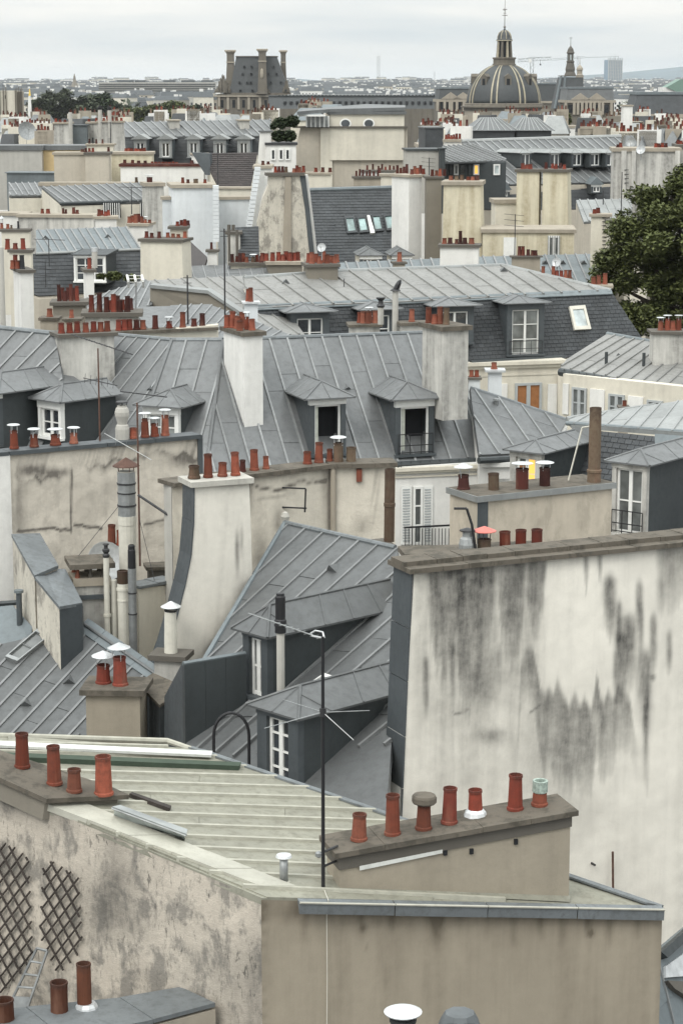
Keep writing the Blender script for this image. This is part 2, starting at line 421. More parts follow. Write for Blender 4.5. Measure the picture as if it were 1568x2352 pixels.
def slates(parent, pl, poly, w=.24, h=.16, mat='slate', single=0, name='slate'):
    """courses of lapped slates; the `single` ones largest in view are objects of their own"""
    q3 = [pl.hit(*p) for p in poly]; q2 = [pl.to2(p) for p in q3]
    base = MB().prism([p - pl.n * .08 for p in q3], pl.n * .078).build('slate_roof', mat, parent)
    up = Vector((0, 0, 1)); s = (up - pl.n * up.dot(pl.n)).normalized(); r = s.cross(pl.n).normalized()
    loc = [((p - pl.p).dot(r), (p - pl.p).dot(s)) for p in q3]
    x0, x1 = min(p[0] for p in loc), max(p[0] for p in loc); y0, y1 = min(p[1] for p in loc), max(p[1] for p in loc)
    cells = []
    k = 0; y = y0
    while y < y1:
        x = x0 - (w * .5 if k % 2 else 0)
        while x < x1:
            c = clip([(x + .006, y), (x + w - .006, y), (x + w - .006, y + h * 1.04), (x + .006, y + h * 1.04)], loc)
            if len(c) >= 3 and area2(c) > w * h * .2:
                cells.append((c, y))
            x += w
        y += h; k += 1
    def geo(m, c, y):
        j = random.uniform(0, .006)
        top = [pl.p + r * a + s * b + pl.n * (.022 + j - .018 * (b - y) / h) for a, b in c]; nn = len(c)
        m.add(top + [p - pl.n * .02 for p in top], [tuple(range(nn))] + [(i + nn, (i + 1) % nn + nn, (i + 1) % nn, i) for i in range(nn)])
    random.shuffle(cells)
    rest = MB()
    for i, (c, y) in enumerate(cells):
        if i < single:
            m = MB(); geo(m, c, y); m.build(name, mat, base)
        else: geo(rest, c, y)
    if rest.v: rest.build('slate_courses', mat, base)['kind'] = 'stuff'
    return base
# ---------------------------------------------------------------- walls with hand-placed stains
def stain_wall(name, parent, pts, nx, ny, fn, mat, warp=0.0):
    """pts: bottom-left, bottom-right, top-right, top-left. fn(X, Y) -> stain amount, X / Y in photo units"""
    bl, br, tr, tl = [np.array(p) for p in pts]
    u = np.linspace(0, 1, nx + 1)[None, :, None]; v = np.linspace(0, 1, ny + 1)[:, None, None]
    G = (bl * (1 - u) + br * u) * (1 - v) + (tl * (1 - u) + tr * u) * v
    G = G.reshape(-1, 3)
    q = G - np.array(CAM); D = q[:, 1] * ct - q[:, 2] * st
    X = CX + F * q[:, 0] / D; Y = CY - F * (q[:, 1] * st + q[:, 2] * ct) / D
    S = np.clip(fn(X, Y), 0, 1.5).astype(np.float32)
    if warp:
        n = np.cross(br - bl, tl - bl); n = n / np.linalg.norm(n)
        d = np.array([noise.noise(Vector(p) * 1.2) * .7 + noise.noise(Vector(p) * 4.0) * .3 for p in G]) * warp
        G = G + n[None, :] * d[:, None]
    b = np.array(BASE.get(parent, Vector((0, 0, 0))))
    fs = [(j * (nx + 1) + i, j * (nx + 1) + i + 1, (j + 1) * (nx + 1) + i + 1, (j + 1) * (nx + 1) + i) for j in range(ny) for i in range(nx)]
    me = bpy.data.meshes.new(name); me.from_pydata([tuple(p) for p in (G - b)], [], fs)
    a = me.attributes.new('stain', 'FLOAT', 'POINT'); a.data.foreach_set('value', S)
    me.materials.append(M[mat]); me.shade_smooth(); me.update()
    return link(name, me, parent)
def stain_strip(name, parent, pl, left, right, nx, ny, fn, mat, off=0.0):
    """wall face between two side lines given in photo units (top to bottom)"""
    ya, yb = left[0][1], left[-1][1]; V, S = [], []
    for j in range(ny + 1):
        y = ya + (yb - ya) * j / ny; xl = np.interp(y, [p[1] for p in left], [p[0] for p in left]); xr = np.interp(y, [p[1] for p in right], [p[0] for p in right])
        for i in range(nx + 1):
            x = xl + (xr - xl) * i / nx; V.append(pl.hit(x, y) + pl.n * off * (1 if pl.n.y < 0 else -1)); S.append((x, y))
    S = np.array(S); st_ = np.clip(fn(S[:, 0], S[:, 1]), 0, 1.5).astype(np.float32); b = BASE.get(parent, Vector((0, 0, 0)))
    me = bpy.data.meshes.new(name); me.from_pydata([tuple(v - b) for v in V], [], [(j * (nx + 1) + i, (j + 1) * (nx + 1) + i, (j + 1) * (nx + 1) + i + 1, j * (nx + 1) + i + 1) for j in range(ny) for i in range(nx)])
    a = me.attributes.new('stain', 'FLOAT', 'POINT'); a.data.foreach_set('value', st_); me.materials.append(M[mat]); me.update()
    return link(name, me, parent)
def sg(x): return 1 / (1 + np.exp(-np.clip(x, -30, 30)))
_tab = np.random.RandomState(4).uniform(-1, 1, 4096)
def _n1(t):
    i = np.floor(t).astype(int); f = t - i; f = f * f * (3 - 2 * f); return _tab[i % 4096] * (1 - f) + _tab[(i + 1) % 4096] * f
def wob(X, Y, s, seed=0):
    """irregular wave along X with a slight drift in Y, about -2 .. 2"""
    k = seed * 37.7 + 100
    return _n1(X * s * .5 + k) * 1.1 + _n1(X * s * 1.1 + Y * s * .12 + k * 1.7) * .8 + _n1(X * s * 2.6 + Y * s * .25 + k * 2.3) * .5 + _n1(X * s * 6 + Y * s * .5 + k * 3.1) * .3
def streak(X, Y, x, w, y0, y1, k=1.0, top=8, fade=.45):
    h = (y1 - y0)
    return k * np.exp(-((X - x + wob(X * 0, Y, .02, x) * w * .12) / w) ** 2) * sg((Y - y0) / top) * np.clip((y1 + wob(X, Y, .11, x) * h * .08 - Y) / (h * fade), 0, 1)
def blob(X, Y, x, y, rx, ry, k=1.0):
    return k * np.exp(-(((X - x) / rx) ** 2 + ((Y - y) / ry) ** 2))
# ---------------------------------------------------------------- chimney pots
_cache = {}
def mesh_of(key, fn, mat):
    k = (key, mat)
    if k not in _cache:
        m = fn(); me = bpy.data.meshes.new(key[0]); me.from_pydata([tuple(v) for v in m.v], [], m.f)
        me.materials.append(M[mat]);
        _cache[k] = me
    return _cache[k]
def q3(v): return max(.01, round(v / .02) * .02)
def pot_mb(r, h, kind):
    b = MB(); s = 12
    if kind == 'cyl': prof = [(r * 1.02, 0), (r, .02), (r * .98, h - .03), (r * 1.04, h - .03), (r * 1.04, h), (r * .86, h), (r * .8, h - min(.25, h * .6))]
    elif kind == 'flue': prof = [(r, 0), (r, h * .48), (r * 1.12, h * .49), (r * 1.12, h * .53), (r, h * .54), (r, h), (r * .85, h), (r * .82, h - .2)]
    else: prof = [(r * 1.22, 0), (r * 1.2, .035), (r * 1.06, .05), (r * .92, h - .07), (r * .91, h - .045), (r * 1.0, h - .04), (r * 1.0, h), (r * .84, h), (r * .76, h - min(.25, h * .6))]
    b.lathe((0, 0, 0), prof, s); return b
def cap_mb(r, kind):
    b = MB()
    if kind == 'cone':
        b.lathe((0, 0, .16), [(r * 1.75, 0), (r * 1.75, .008), (r * 1.0, .05), (.01, .10)], 12)
        for i in range(3):
            a = 2.1 * i + .4; c, s_ = math.cos(a), math.sin(a)
            b.cyl((r * .9 * c, r * .9 * s_, -.06), (r * 1.2 * c, r * 1.2 * s_, .17), .008, n=4)
    elif kind == 'flat':
        b.lathe((0, 0, .10), [(r * 1.6, 0), (r * 1.7, .012), (r * 1.4, .025), (.01, .035)], 14)
        for i in range(3):
            a = 2.1 * i + .4; c, s_ = math.cos(a), math.sin(a)
            b.cyl((r * .9 * c, r * .9 * s_, -.06), (r * .95 * c, r * .95 * s_, .11), .01, n=4)
    elif kind == 'lid':
        b.lathe((0, 0, 0), [(r * 1.6, 0), (r * 1.75, .02), (r * 1.75, .09), (r * 1.6, .12), (.01, .13)], 12)
    elif kind == 'ring':
        b.lathe((0, 0, -.16), [(r * 1.06, 0), (r * 1.1, .01), (r * 1.1, .17), (r * .8, .17), (r * .78, .1)], 12)
    return b
def pot(parent, x, Y, z, hpx, wpx, kind='pot', mat='clay', cap=None, cmat='metal_white', zfix=0.0, capname='rain_cap'):
    """chimney pot standing at photo column x, depth Y, on level z; size given in photo units"""
    s = (Y * ct - (z - H) * st) / F
    r = q3(wpx * s / 2 / 1.1); h = q3(hpx * s)
    me = mesh_of(('chimney_pot', kind, r, h), lambda: pot_mb(r, h, kind), mat)
    o = link('chimney_pot', me, parent, Vector((xat(x, Y, z), Y, z + zfix))); o.rotation_euler = (random.uniform(-.02, .02), random.uniform(-.025, .025), random.uniform(0, 6))
    if cap:
        cm = mesh_of((capname, cap, r), lambda: cap_mb(r, cap), cmat)
        c = bpy.data.objects.new(capname, cm); COL.objects.link(c); c.parent = o; c.location = (0, 0, h)
    return o
def pot_at(parent, p, hpx, wpx, kind='pot', mat='clay', cap=None, cmat='metal_white'):
    x, y = proj(p); return pot(parent, x, p.y, p.z, hpx, wpx, kind, mat, cap, cmat)
def chimney(parent, x0, x1, yt, yb, Y, yaw=0.0, depth=.7, mat='beige', slab=.07, over=.08, smat='concrete', pots=(), lo=None, extra=.6, name='chimney_stack', back=0.5, thing_label=None, cat='chimney', slope=0.0, group=None):
    """masonry stack; x0..x1 front face at the top, yt top of the slab, yb foot. pots: (x, height, width, kind, mat, cap)"""
    a = P(x0, yt, Y); vp = vplane(a, yaw); b = vp.hit(x1, yt)
    fr = Frame(a, yaw); w = (b - a).dot(fr.u)
    zb = vp.hit((x0 + x1) / 2, yb).z - a.z - extra
    sc = Y / F
    if thing_label: parent = thing(name, thing_label, cat, fr(w / 2, depth / 2, zb), group)
    lo_x = (0, w) if not lo else (-lo[0] * sc, w + lo[1] * sc)
    m = MB(); st_ = slab if slab else 0.0
    if slope:
        zt = lambda u: slope * u
        m.add([fr(0, 0, zb), fr(w, 0, zb), fr(w, depth, zb), fr(0, depth, zb), fr(0, 0, -st_), fr(w, 0, zt(w) - st_), fr(w, depth, zt(w) - st_), fr(0, depth, -st_)],
              [(3, 2, 1, 0), (4, 5, 6, 7), (0, 1, 5, 4), (1, 2, 6, 5), (2, 3, 7, 6), (3, 0, 4, 7)])
    else: m.taper(fr, (*lo_x, 0, depth), (0, w, 0, depth), zb, -st_)
    body = m.build('stack' if thing_label else name, mat, parent)
    if slab:
        sm = MB(); o = over
        pts = [fr(-o, -o, -slab + slope * -o), fr(w + o, -o, -slab + slope * (w + o)), fr(w + o, depth + o, -slab + slope * (w + o)), fr(-o, depth + o, -slab + slope * -o)]
        # slightly irregular slab edge
        pts = [p + Vector((random.uniform(-.01, .01), random.uniform(-.01, .01), random.uniform(-.008, .008))) for p in pts]
        sm.prism(pts, (0, 0, slab)); sm.build('capping_slab', smat, parent if thing_label else body)
    for p in pots:
        p = list(p) + [None] * (7 - len(p)); x, hp, wp, kind, pm, cap, row = p[:7]
        off = depth * (back if row is None else row)
        vp2 = vplane(fr(0, off, 0), yaw); g = vp2.hit(x, yt); u = (g - fr.o).dot(fr.u)
        q = fr(u, off, slope * u)
        pot(parent if thing_label else body, x, q.y, q.z - .004, hp, wp, kind or 'pot', pm or 'clay', cap)
    return parent if thing_label else body
def prow(x0, x1, n, h, w, jit=.15, mat='clay', kind=None, row=None, skip=(), cap=None):
    out = []
    for i in range(n):
        if i in skip: continue
        x = x0 + (x1 - x0) * i / max(1, n - 1) + random.uniform(-1, 1) * w * .1
        out.append((x, h * random.uniform(1 - jit, 1 + jit), w, kind, mat, cap, row))
    return out
# ---------------------------------------------------------------- windows and dormers
def window_at(parent, fr, x, z, w, h, nx=2, ny=2, fw=.06, mat='paint_white', gl='glass', deep=-.035, name='window', curtain=None, mull=None):
    """framed window in frame fr, lower-left corner (x, z); panes are children"""
    m = MB(); d0, d1 = deep - .06, deep + .03
    m.box(fr, x, x + fw, d0, d1, z, z + h); m.box(fr, x + w - fw, x + w, d0, d1, z, z + h)
    m.box(fr, x + fw, x + w - fw, d0 - .002, d1, z + h - fw, z + h); m.box(fr, x + fw, x + w - fw, d0 - .002, d1, z, z + fw * 1.1)
    for i in range(1, nx):
        c = x + w * i / nx; k = fw * (.8 if nx == 2 else .45)
        m.box(fr, c - k, c + k, d0 + .006, d1, z + fw * 1.1, z + h - fw)
    for j in range(1, ny):
        c = z + h * j / ny
        m.box(fr, x + fw, x + w - fw, d0 + .012, d1, c - fw * .3, c + fw * .3)
    o = m.build(name, mat, parent)
    for i in range(nx):
        for j in range(ny):
            xa, xb = x + w * i / nx, x + w * (i + 1) / nx; za, zb = z + h * j / ny, z + h * (j + 1) / ny
            g = gl
            MB().box(fr, xa + .012, xb - .012, d1 - .045, d1 - .025, za + .012, zb - .012).build('pane', g, o)
    return o
def window_px(parent, vp, x0, y0, x1, y1, **kw):
    a = vp.hit(x0, y1); b = vp.hit(x1, y1); c = vp.hit(x0, y0)
    fr = Frame(a, vp.yaw)
    return window_at(parent, fr, 0, 0, (b - a).dot(fr.u), c.z - a.z, **kw)
def box_px(mb, vp, x0, y0, x1, y1, d0=-.03, d1=0.0):
    a = vp.hit(x0, y1); b = vp.hit(x1, y1); c = vp.hit(x0, y0); fr = Frame(a, vp.yaw)
    mb.box(fr, 0, (b - a).dot(fr.u), d0, d1, 0, c.z - a.z); return mb
def dormer(parent, x0, y0, x1, y1, Y, yaw=0.0, depth=1.6, mat='zinc_dark', rmat='zinc', jamb=.12, head=.14, sill=.10, rise=.30, over=.14, nx=2, ny=2, gl='glass', fmat='paint_white', jmat='zinc_cladding', rail=False, style='hip', seams=3, panes=True, hmat='paint_white', lowdrop=.0, curtain=None):
    """roof dormer: outer front face is x0..x1, y0 (under the little roof) .. y1 (sill)"""
    if isinstance(Y, Plane): Y = Y.hit(x0, y1).y - .04
    a = P(x0, y1, Y); vp = vplane(a, yaw); b = vp.hit(x1, y1); c = vp.hit(x0, y0)
    fr = Frame(a, yaw); w = (b - a).dot(fr.u); h = c.z - a.z
    m = MB()
    m.box(fr, 0, .06, .0, depth, -.12 - lowdrop, h); m.box(fr, w - .06, w, .0, depth, -.12 - lowdrop, h)     # cheeks
    m.box(fr, .06, w - .06, .004, depth, -.12 - lowdrop, -.002)                                  # apron below the window
    m.box(fr, .06, w - .06, .5, depth, 0, h)                                                  # room behind
    m.box(fr, .06, w - .06, .03, .5, h - .05, h)
    d = m.build('dormer', mat, parent)
    MB().box(fr, -.012, jamb, -.035, .1, 0, h - head).build('jamb', jmat, d); MB().box(fr, w - jamb, w + .012, -.035, .1, 0, h - head).build('jamb', jmat, d)
    MB().box(fr, -.02, w + .02, -.05, .1, h - head, h - .003).build('lintel', hmat, d)
    MB().box(fr, -.04, w + .04, -.12, .06, -.05, .02).build('sill', jmat, d)
    f2 = Frame(fr(0, .08, 0), yaw)
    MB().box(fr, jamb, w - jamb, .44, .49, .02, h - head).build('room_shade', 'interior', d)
    if curtain:
        for (u0, u1) in curtain: 
            MB().box(fr, jamb + (w - 2 * jamb) * u0, jamb + (w - 2 * jamb) * u1, .12, .135, .03, h - head).build('curtain', 'curtain', d)
    ww = w - 2 * jamb
    if panes: window_frame(d, f2, jamb, .02, ww, h - head - .02, nx, ny, fmat, gl)
    else:
        g = MB(); g.box(f2, jamb, jamb + .05, -.04, .02, .02, h - head); g.box(f2, jamb + ww - .05, jamb + ww, -.04, .02, .02, h - head); g.box(f2, jamb + .05, jamb + ww - .05, -.04, .02, h - head - .06, h - head - .001)
        g.build('window_frame', fmat, d)
    if rail:
        g = MB(); rh = min(.55, h * .45)
        for zz in (.06, rh * .45, rh): g.box(fr, jamb * .4, w - jamb * .4, -.10, -.08, zz, zz + .022)
        k = 3
        for i in range(k + 1): g.box(fr, jamb * .4 + (w - jamb * .8) * i / k - .008, jamb * .4 + (w - jamb * .8) * i / k + .008, -.098, -.082, 0, rh)
        g.build('railing', 'black', d)
    # little roof
    o = over
    e = [fr(-o, -o, h), fr(w + o, -o, h), fr(w + o, depth, h), fr(-o, depth, h)]
    MB().prism(e, (0, 0, .035)).build('roof_edge', rmat, d)
    z1 = h + .036
    if style == 'hip':
        tp = fr(w / 2, min(w * .5, depth * .55), z1 + rise); bk = fr(w / 2, depth + .1, z1 + rise)
        E = [fr(-o, -o, z1), fr(w + o, -o, z1), fr(w + o, depth + .1, z1), fr(-o, depth + .1, z1)]
        r_ = MB(); r_.add([*E, tp, bk], [(0, 1, 4), (1, 2, 5, 4), (3, 0, 4, 5), (2, 3, 5)])
        r_.build('dormer_roof', rmat, d)
        for p in ((E[0], tp), (E[1], tp), (tp, bk)): MB().cyl(p[0], p[1], .03, .03, 6).build('ridge_roll', rmat, d)
        for i in range(seams):
            t_ = (i + 1) / (seams + 1)
            for A, Bq, C, D in ((E[0], E[3], tp, bk), (E[1], E[2], tp, bk)):
                MB().cyl(A.lerp(Bq, t_), C.lerp(D, t_) if t_ > .25 else A.lerp(C, .75), .018, .018, 5).build('batten', rmat, d)
        MB().cyl((E[0] + E[1]) / 2, tp, .018, .018, 5).build('batten', rmat, d)
    elif style == 'gable':
        r_ = MB(); g0 = fr(w / 2, -o, z1 + rise); g1 = fr(w / 2, depth, z1 + rise)
        r_.add([fr(-o, -o, z1), fr(w + o, -o, z1), g0, fr(-o, depth, z1), fr(w + o, depth, z1), g1], [(0, 1, 2), (1, 4, 5, 2), (3, 0, 2, 5), (4, 3, 5)])
        r_.build('dormer_roof', rmat, d)
    elif style == 'shed':
        r_ = MB(); r_.add([fr(-o, -o, z1), fr(w + o, -o, z1), fr(w + o, depth, z1 + rise), fr(-o, depth, z1 + rise), fr(w + o, depth, z1), fr(-o, depth, z1)], [(0, 1, 2, 3), (1, 4, 2), (5, 0, 3)])
        r_.build('dormer_roof', rmat, d)
        for i in range(seams + 2):
            t_ = i / (seams + 1); MB().cyl(fr(-o, -o, z1).lerp(fr(w + o, -o, z1), t_), fr(-o, depth, z1 + rise).lerp(fr(w + o, depth, z1 + rise), t_), .02, .02, 5).build('batten', rmat, d)
    return d
def window_frame(d, fr, x, z, w, h, nx, ny, fmat, gl):
    """frame and panes as sub-parts of the same part"""
    m = MB(); fw = .055
    m.box(fr, x, x + fw, -.04, .02, z, z + h); m.box(fr, x + w - fw, x + w, -.04, .02, z, z + h)
    m.box(fr, x + fw, x + w - fw, -.042, .02, z + h - fw, z + h); m.box(fr, x + fw, x + w - fw, -.042, .02, z, z + fw * 1.2)
    for i in range(1, nx):
        c = x + w * i / nx; k = fw * (.85 if nx == 2 else .4); m.box(fr, c - k, c + k, -.036, .02, z + fw * 1.2, z + h - fw)
    for j in range(1, ny):
        c = z + h * j / ny; m.box(fr, x + fw, x + w - fw, -.03, .02, c - .016, c + .016)
    m.build('window_frame', fmat, d)
    for i in range(nx):
        for j in range(ny):
            MB().box(fr, x + w * i / nx + .01, x + w * (i + 1) / nx - .01, -.005, .008, z + h * j / ny + .01, z + h * (j + 1) / ny - .01).build('pane', gl, d)
def skylight(parent, pl, quad, gl='glass_grey', fmat='metal_grey', fw=.05, h=.08, name='skylight', bars=0):
    q3_ = [pl.hit(*p) for p in quad]; c = sum(q3_, Vector()) / 4
    inn = [p + (c - p) * (fw * 1.6 / max(.2, (c - p).length)) for p in q3_]
    m = MB(); up = pl.n * h
    for i in range(4):
        j = (i + 1) % 4
        m.add([q3_[i], q3_[j], inn[j], inn[i], q3_[i] + up, q3_[j] + up, inn[j] + up, inn[i] + up], [(4, 5, 6, 7), (0, 1, 5, 4), (2, 3, 7, 6), (1, 2, 6, 5), (3, 0, 4, 7)])
    for k in range(bars):
        t_ = (k + 1) / (bars + 1); a, b = inn[0].lerp(inn[1], t_), inn[3].lerp(inn[2], t_)
        m.cyl(a + up * .8, b + up * .8, .012, n=4)
    o = m.build(name, fmat, parent)
    MB().prism(inn, pl.n * (h * .6)).build('pane', gl, o)
    return o
def vent(parent, pl, x, y, s=.14, mat='zinc', name='roof_vent'):
    """small hooded roof vent"""
    p = pl.hit(x, y); up = Vector((0, 0, 1)); d = (up - pl.n * up.dot(pl.n))
    d = d.normalized() if d.length > 1e-3 else Vector((0, 1, 0)); r = d.cross(pl.n)
    a, b = p - r * s - d * s * .3, p + r * s - d * s * .3
    m = MB(); t_ = p - d * s * .3 + pl.n * s * 1.1
    m.add([a, b, t_, p + d * s * 1.8], [(0, 1, 2), (1, 3, 2), (3, 0, 2)])
    return m.build(name, mat, parent)
def mast(name, label, base, top, r=.03, mat='rust', cat='antenna', group=None):
    t_ = thing(name, label, cat, base, group)
    MB().cyl(base, top, r, r * .8, 6).build('mast', mat, t_)
    return t_
def yagi(t_, p, d, up, L, n, el=.35, r=.012, mat='metal_grey', roll_=0.0):
    """boom with n elements from p along d"""
    d = Vector(d).normalized(); s = d.cross(Vector(up)).normalized()
    MB().cyl(p, p + d * L, r, r, 5).build('boom', mat, t_)
    for i in range(n):
        c = p + d * L * (i + .3) / n; e = el * (1 - .25 * i / n) / 2
        MB().cyl(c - s * e, c + s * e, r * .55, r * .55, 4).build('antenna_element', mat, t_)
def dish(label, p, r, face, mat='metal_white', pole=1.0, group=None):
    t_ = thing('satellite_dish', label, 'satellite dish', p - Vector((0, 0, pole)), group)
    d = Vector(face).normalized(); q = d.to_track_quat('Z', 'Y').to_matrix()
    m = MB(); m.lathe((0, 0, 0), [(r * k, r * .28 * k * k) for k in (.02, .3, .55, .8, 1.0)] + [(r * 1.0, r * .28 - .015), (r * .5, r * .05 - .02)], 18)
    m.v = [p + q @ v for v in m.v]; m.build('reflector', mat, t_)
    MB().cyl(p - Vector((0, 0, pole)), p - d * .03, .025, n=6).build('pole', 'metal_grey', t_)
    MB().cyl(p + q @ Vector((0, -r * .9, r * .2)), p + d * r * .8, .012, n=5).build('feed_arm', 'metal_grey', t_)
    MB().cyl(p + d * r * .72, p + d * r * .95, .04, n=8).build('receiver', 'metal_grey', t_)
    return t_
# ================================================================ ground
M['street'] = simple('asphalt', (.06, .06, .062), .9, 0, 0, .2, .5)
gm = MB(); gm.add([(-14000, -200, 0), (14000, -200, 0), (14000, 30000, 0), (-14000, 30000, 0)], [(0, 1, 2, 3)])
tag(gm.build('ground', 'street'), 'dark city ground far below the roofs', None, kind='structure')
# ================================================================ A: nearest building with the cream roof
M['wall_front'] = plaster('smooth_brown_render', (.335, .293, .228), dirt=(.14, .118, .088), amount=.65, streak=.8, seed=21, stain=True, bump=.25)
M['wall_side'] = plaster('weathered_render', (.55, .495, .42), dirt=(.10, .095, .085), amount=.4, streak=.6, seed=22, stain=True, patch=(.20, .188, .168), patch_amt=.8, sh=.755, scale=1.7, bump=1.0, psc=1.2, pst=(1.3, 1.3, .8), fleck=.85)
M['wall_big'] = plaster('sooty_white_render', (.80, .765, .685), dirt=(.062, .06, .056), amount=.30, streak=.8, seed=23, stain=True, bump=.3, scale=.9)
A = plane3((600, 2062, 28.0), (1520, 2088, 29.9), (115, 1855, 30.1))
c0, c1, cL = A.hit(600, 2062), A.hit(1520, 2088), A.hit(115, 1855)
house = thing('plastered_house', 'nearest house with cream painted zinc roof and smooth brown end wall', 'house', Vector((c0.x, c0.y, 0)))
cl2 = A.hit(-90, 1768); ridge0 = A.hit(-90, 1686); ridge1 = A.hit(440, 1722)
def fa(X, Y):
    s = streak(X, Y, 1005, 16, 2085, 2200, .7) + blob(X, Y, 1005, 2110, 22, 22, .5)
    s = s + .35 * np.clip(1 - (Y - 2100) / 90, 0, 1) * np.clip(.4 + wob(X, Y * 0, .03, 8) * .5, 0, 1)
    for x, h, k in ((830, 60, .5), (900, 40, .6), (1120, 60, .4), (1180, 70, .45), (1240, 60, .6), (1290, 80, .5), (1350, 50, .7), (1400, 60, .6), (1460, 50, .5), (700, 60, .5)):
        s = s + streak(X, Y, x, 9, 2090, 2110 + h, k)
    s = s + .55 * np.clip(1 - (Y - 2098 - wob(X, Y, .05, 2) * 6) / 30, 0, 1) + blob(X, Y, 834, 2128, 9, 6, 1.3) + blob(X, Y, 1356, 2142, 7, 7, 1.3) + blob(X, Y, 842, 2180, 3, 4, 1)
    s = s + .35 * np.clip((X - 1495) / 20, 0, 1) + .5 * np.clip((618 - X) / 12, 0, 1) * (.5 + .5 * np.sin(Y * .2))
    return s
fo = Vector((0, 0, -.03))
low = Vector((0, 0, -6.5))
stain_wall('end_wall', house, [c0 + fo + low, c1 + fo + low, c1 + fo, c0 + fo], 140, 70, fa, 'wall_front')
def fl(X, Y):
    edge = np.clip(1 - (Y - (1855 + (X - 115) * .385) - wob(X, Y, .04, 5) * 14) / 60, 0, 1)
    s = .55 * edge * (.5 + .5 * np.sin(X * .05 + 1)) + blob(X, Y, 250, 2080, 60, 60, .5) + blob(X, Y, 270, 2010, 40, 50, .5) + blob(X, Y, 310, 2120, 60, 40, .35) + blob(X, Y, 230, 2110, 40, 70, .35)
    s = s + .5 * sg((Y - 2180 - wob(X, Y, .03, 1) * 20) / 25) * sg((X - 420) / 40) * .6 + blob(X, Y, 585, 2270, 20, 160, .3)
    s = s + np.clip(1 - (Y - 1800 - X * .45) / 90, 0, 1) * .5 * sg((110 - X) / 10)
    return s
stain_wall('side_wall', house, [cl2 + fo + low, c0 + fo + low + Vector((.001, 0, 0)), c0 + fo, cl2 + fo], 150, 110, fl, 'wall_side', warp=.025)
back = A.hit(1518, 2088)
MB().down([p + low for p in (cl2, c0, c1, ridge1, ridge0)], 0).build('lower_wall', 'beige', house)
MB().prism([p - A.n * .25 for p in (cl2 + Vector((.1, .2, 0)), c0 + Vector((.05, .25, 0)), c1 + Vector((-.2, .2, 0)), ridge1, ridge0)], (0, 0, -6.2)).build('inner_wall', 'beige', house)
froof = zinc(house, A, [(-85, 1686), (440, 1722), (1520, 2088), (602, 2062), (110, 1853), (-85, 1772)], ((300, 1779), (300, 1998)), ((740, 1791), (740, 2019)), 9,
             rows=((.35,), (1.2,), (.1,), (.8,)), mat='zinc_cream', bw=.075, bh=.055, bmat='batten_cream', ext=(-5, 6))
froof['label'] = 'cream painted zinc roof with level battens'
# coping along the weathered wall
cop = MB()
e_o = [A.hit(112, 1853), A.hit(602, 2041)]; e_i = [A.hit(196, 1853), A.hit(680, 2044)]
seg = 5
M['coping_cream'] = zinc_mat('coping_cream', (.42, .41, .35), 0.0, .6, .05, 15, .4)
sn_ = Vector(((c0 - cL).y, -(c0 - cL).x, 0)).normalized(); sn_ = -sn_ if sn_.y > 0 else sn_
for k in range(seg):
    a0, a1 = e_o[0].lerp(e_o[1], k / seg), e_o[0].lerp(e_o[1], (k + .985) / seg); b0, b1 = e_i[0].lerp(e_i[1], k / seg), e_i[0].lerp(e_i[1], (k + .985) / seg)
    MB().prism([p - A.n * .04 for p in (a0 + sn_ * .05, a1 + sn_ * .05, b1, b0)], A.n * (.10 + .004 * (k % 2))).build('coping_sheet', 'coping_cream', house)
# lead flashing over the end wall
d_ = (c1 - c0).normalized(); out = Vector((d_.y, -d_.x, 0)).normalized()
ls = A.hit(684, 2074); le = A.hit(1521, 2090)
for k in range(4):
    p, q = ls.lerp(le, k / 4), ls.lerp(le, (k + .99) / 4)
    MB().add([p + out * .07 + A.n * .03, q + out * .07 + A.n * .03, q - out * .05 + A.n * .05, p - out * .05 + A.n * .05,
              p + out * (.06 + .01 * (k % 2)) - Vector((0, 0, .135)), q + out * (.06 + .01 * (k % 2)) - Vector((0, 0, .135))],
             [(0, 1, 2, 3), (4, 5, 1, 0), (1, 5, 2), (0, 3, 4)]).build('lead_flashing', 'lead', house)
    MB().cyl(p + out * .075 + A.n * .03, q + out * .075 + A.n * .03, .018, n=6).build('flashing_bead', 'coping_cream', house)
roll(house, A.hit(440, 1721), A.hit(1519, 2087), .06, 'lead', 'verge_roll')
vr = MB().prism([A.hit(432, 1722) + A.n * .02, A.hit(470, 1728) + A.n * .02, A.hit(1519, 2087) + A.n * .02, A.hit(1480, 2080) + A.n * .02], A.n * .03).build('verge_flashing', 'lead', house)
roll(house, A.hit(-85, 1687), A.hit(385, 1702), .05, 'batten_cream'); roll(house, A.hit(385, 1702), A.hit(440, 1721), .05, 'batten_cream')
MB().prism([A.hit(-85, 1712) + A.n * .06, A.hit(486, 1738) + A.n * .06, A.hit(484, 1748) + A.n * .06, A.hit(-85, 1722) + A.n * .06], A.n * .04).build('flashing_tape', 'zinc_white', house)
M['moss'] = simple('mossy_zinc', (.045, .065, .045), .8)
MB().prism([A.hit(-85, 1738), A.hit(552, 1764), A.hit(548, 1773), A.hit(-85, 1748)], A.n * .10).build('roof_step', 'moss', house)
# capping slab with four pots at the left
sl = Plane(A.p + A.n * .12, A.n)
sp = [sl.hit(-90, 1756), sl.hit(106, 1845), sl.hit(296, 1836), sl.hit(255, 1817), sl.hit(-90, 1704)]
st1 = MB().prism([p + (sum(sp, Vector()) / 5 - p) * .12 - A.n * .3 for p in sp], A.n * .3).build('chimney_stack', 'brown', house)
MB().prism(sp, A.n * .07).build('capping_slab', 'concrete', st1)
sl2 = Plane(sl.p + A.n * .07, A.n)
for x, y, h, w in ((52, 1762, 82, 36), (126, 1801, 90, 38), (171, 1818, 54, 37), (239, 1824, 90, 39)):
    pot_at(st1, sl2.hit(x, y), h, w, mat='clay')
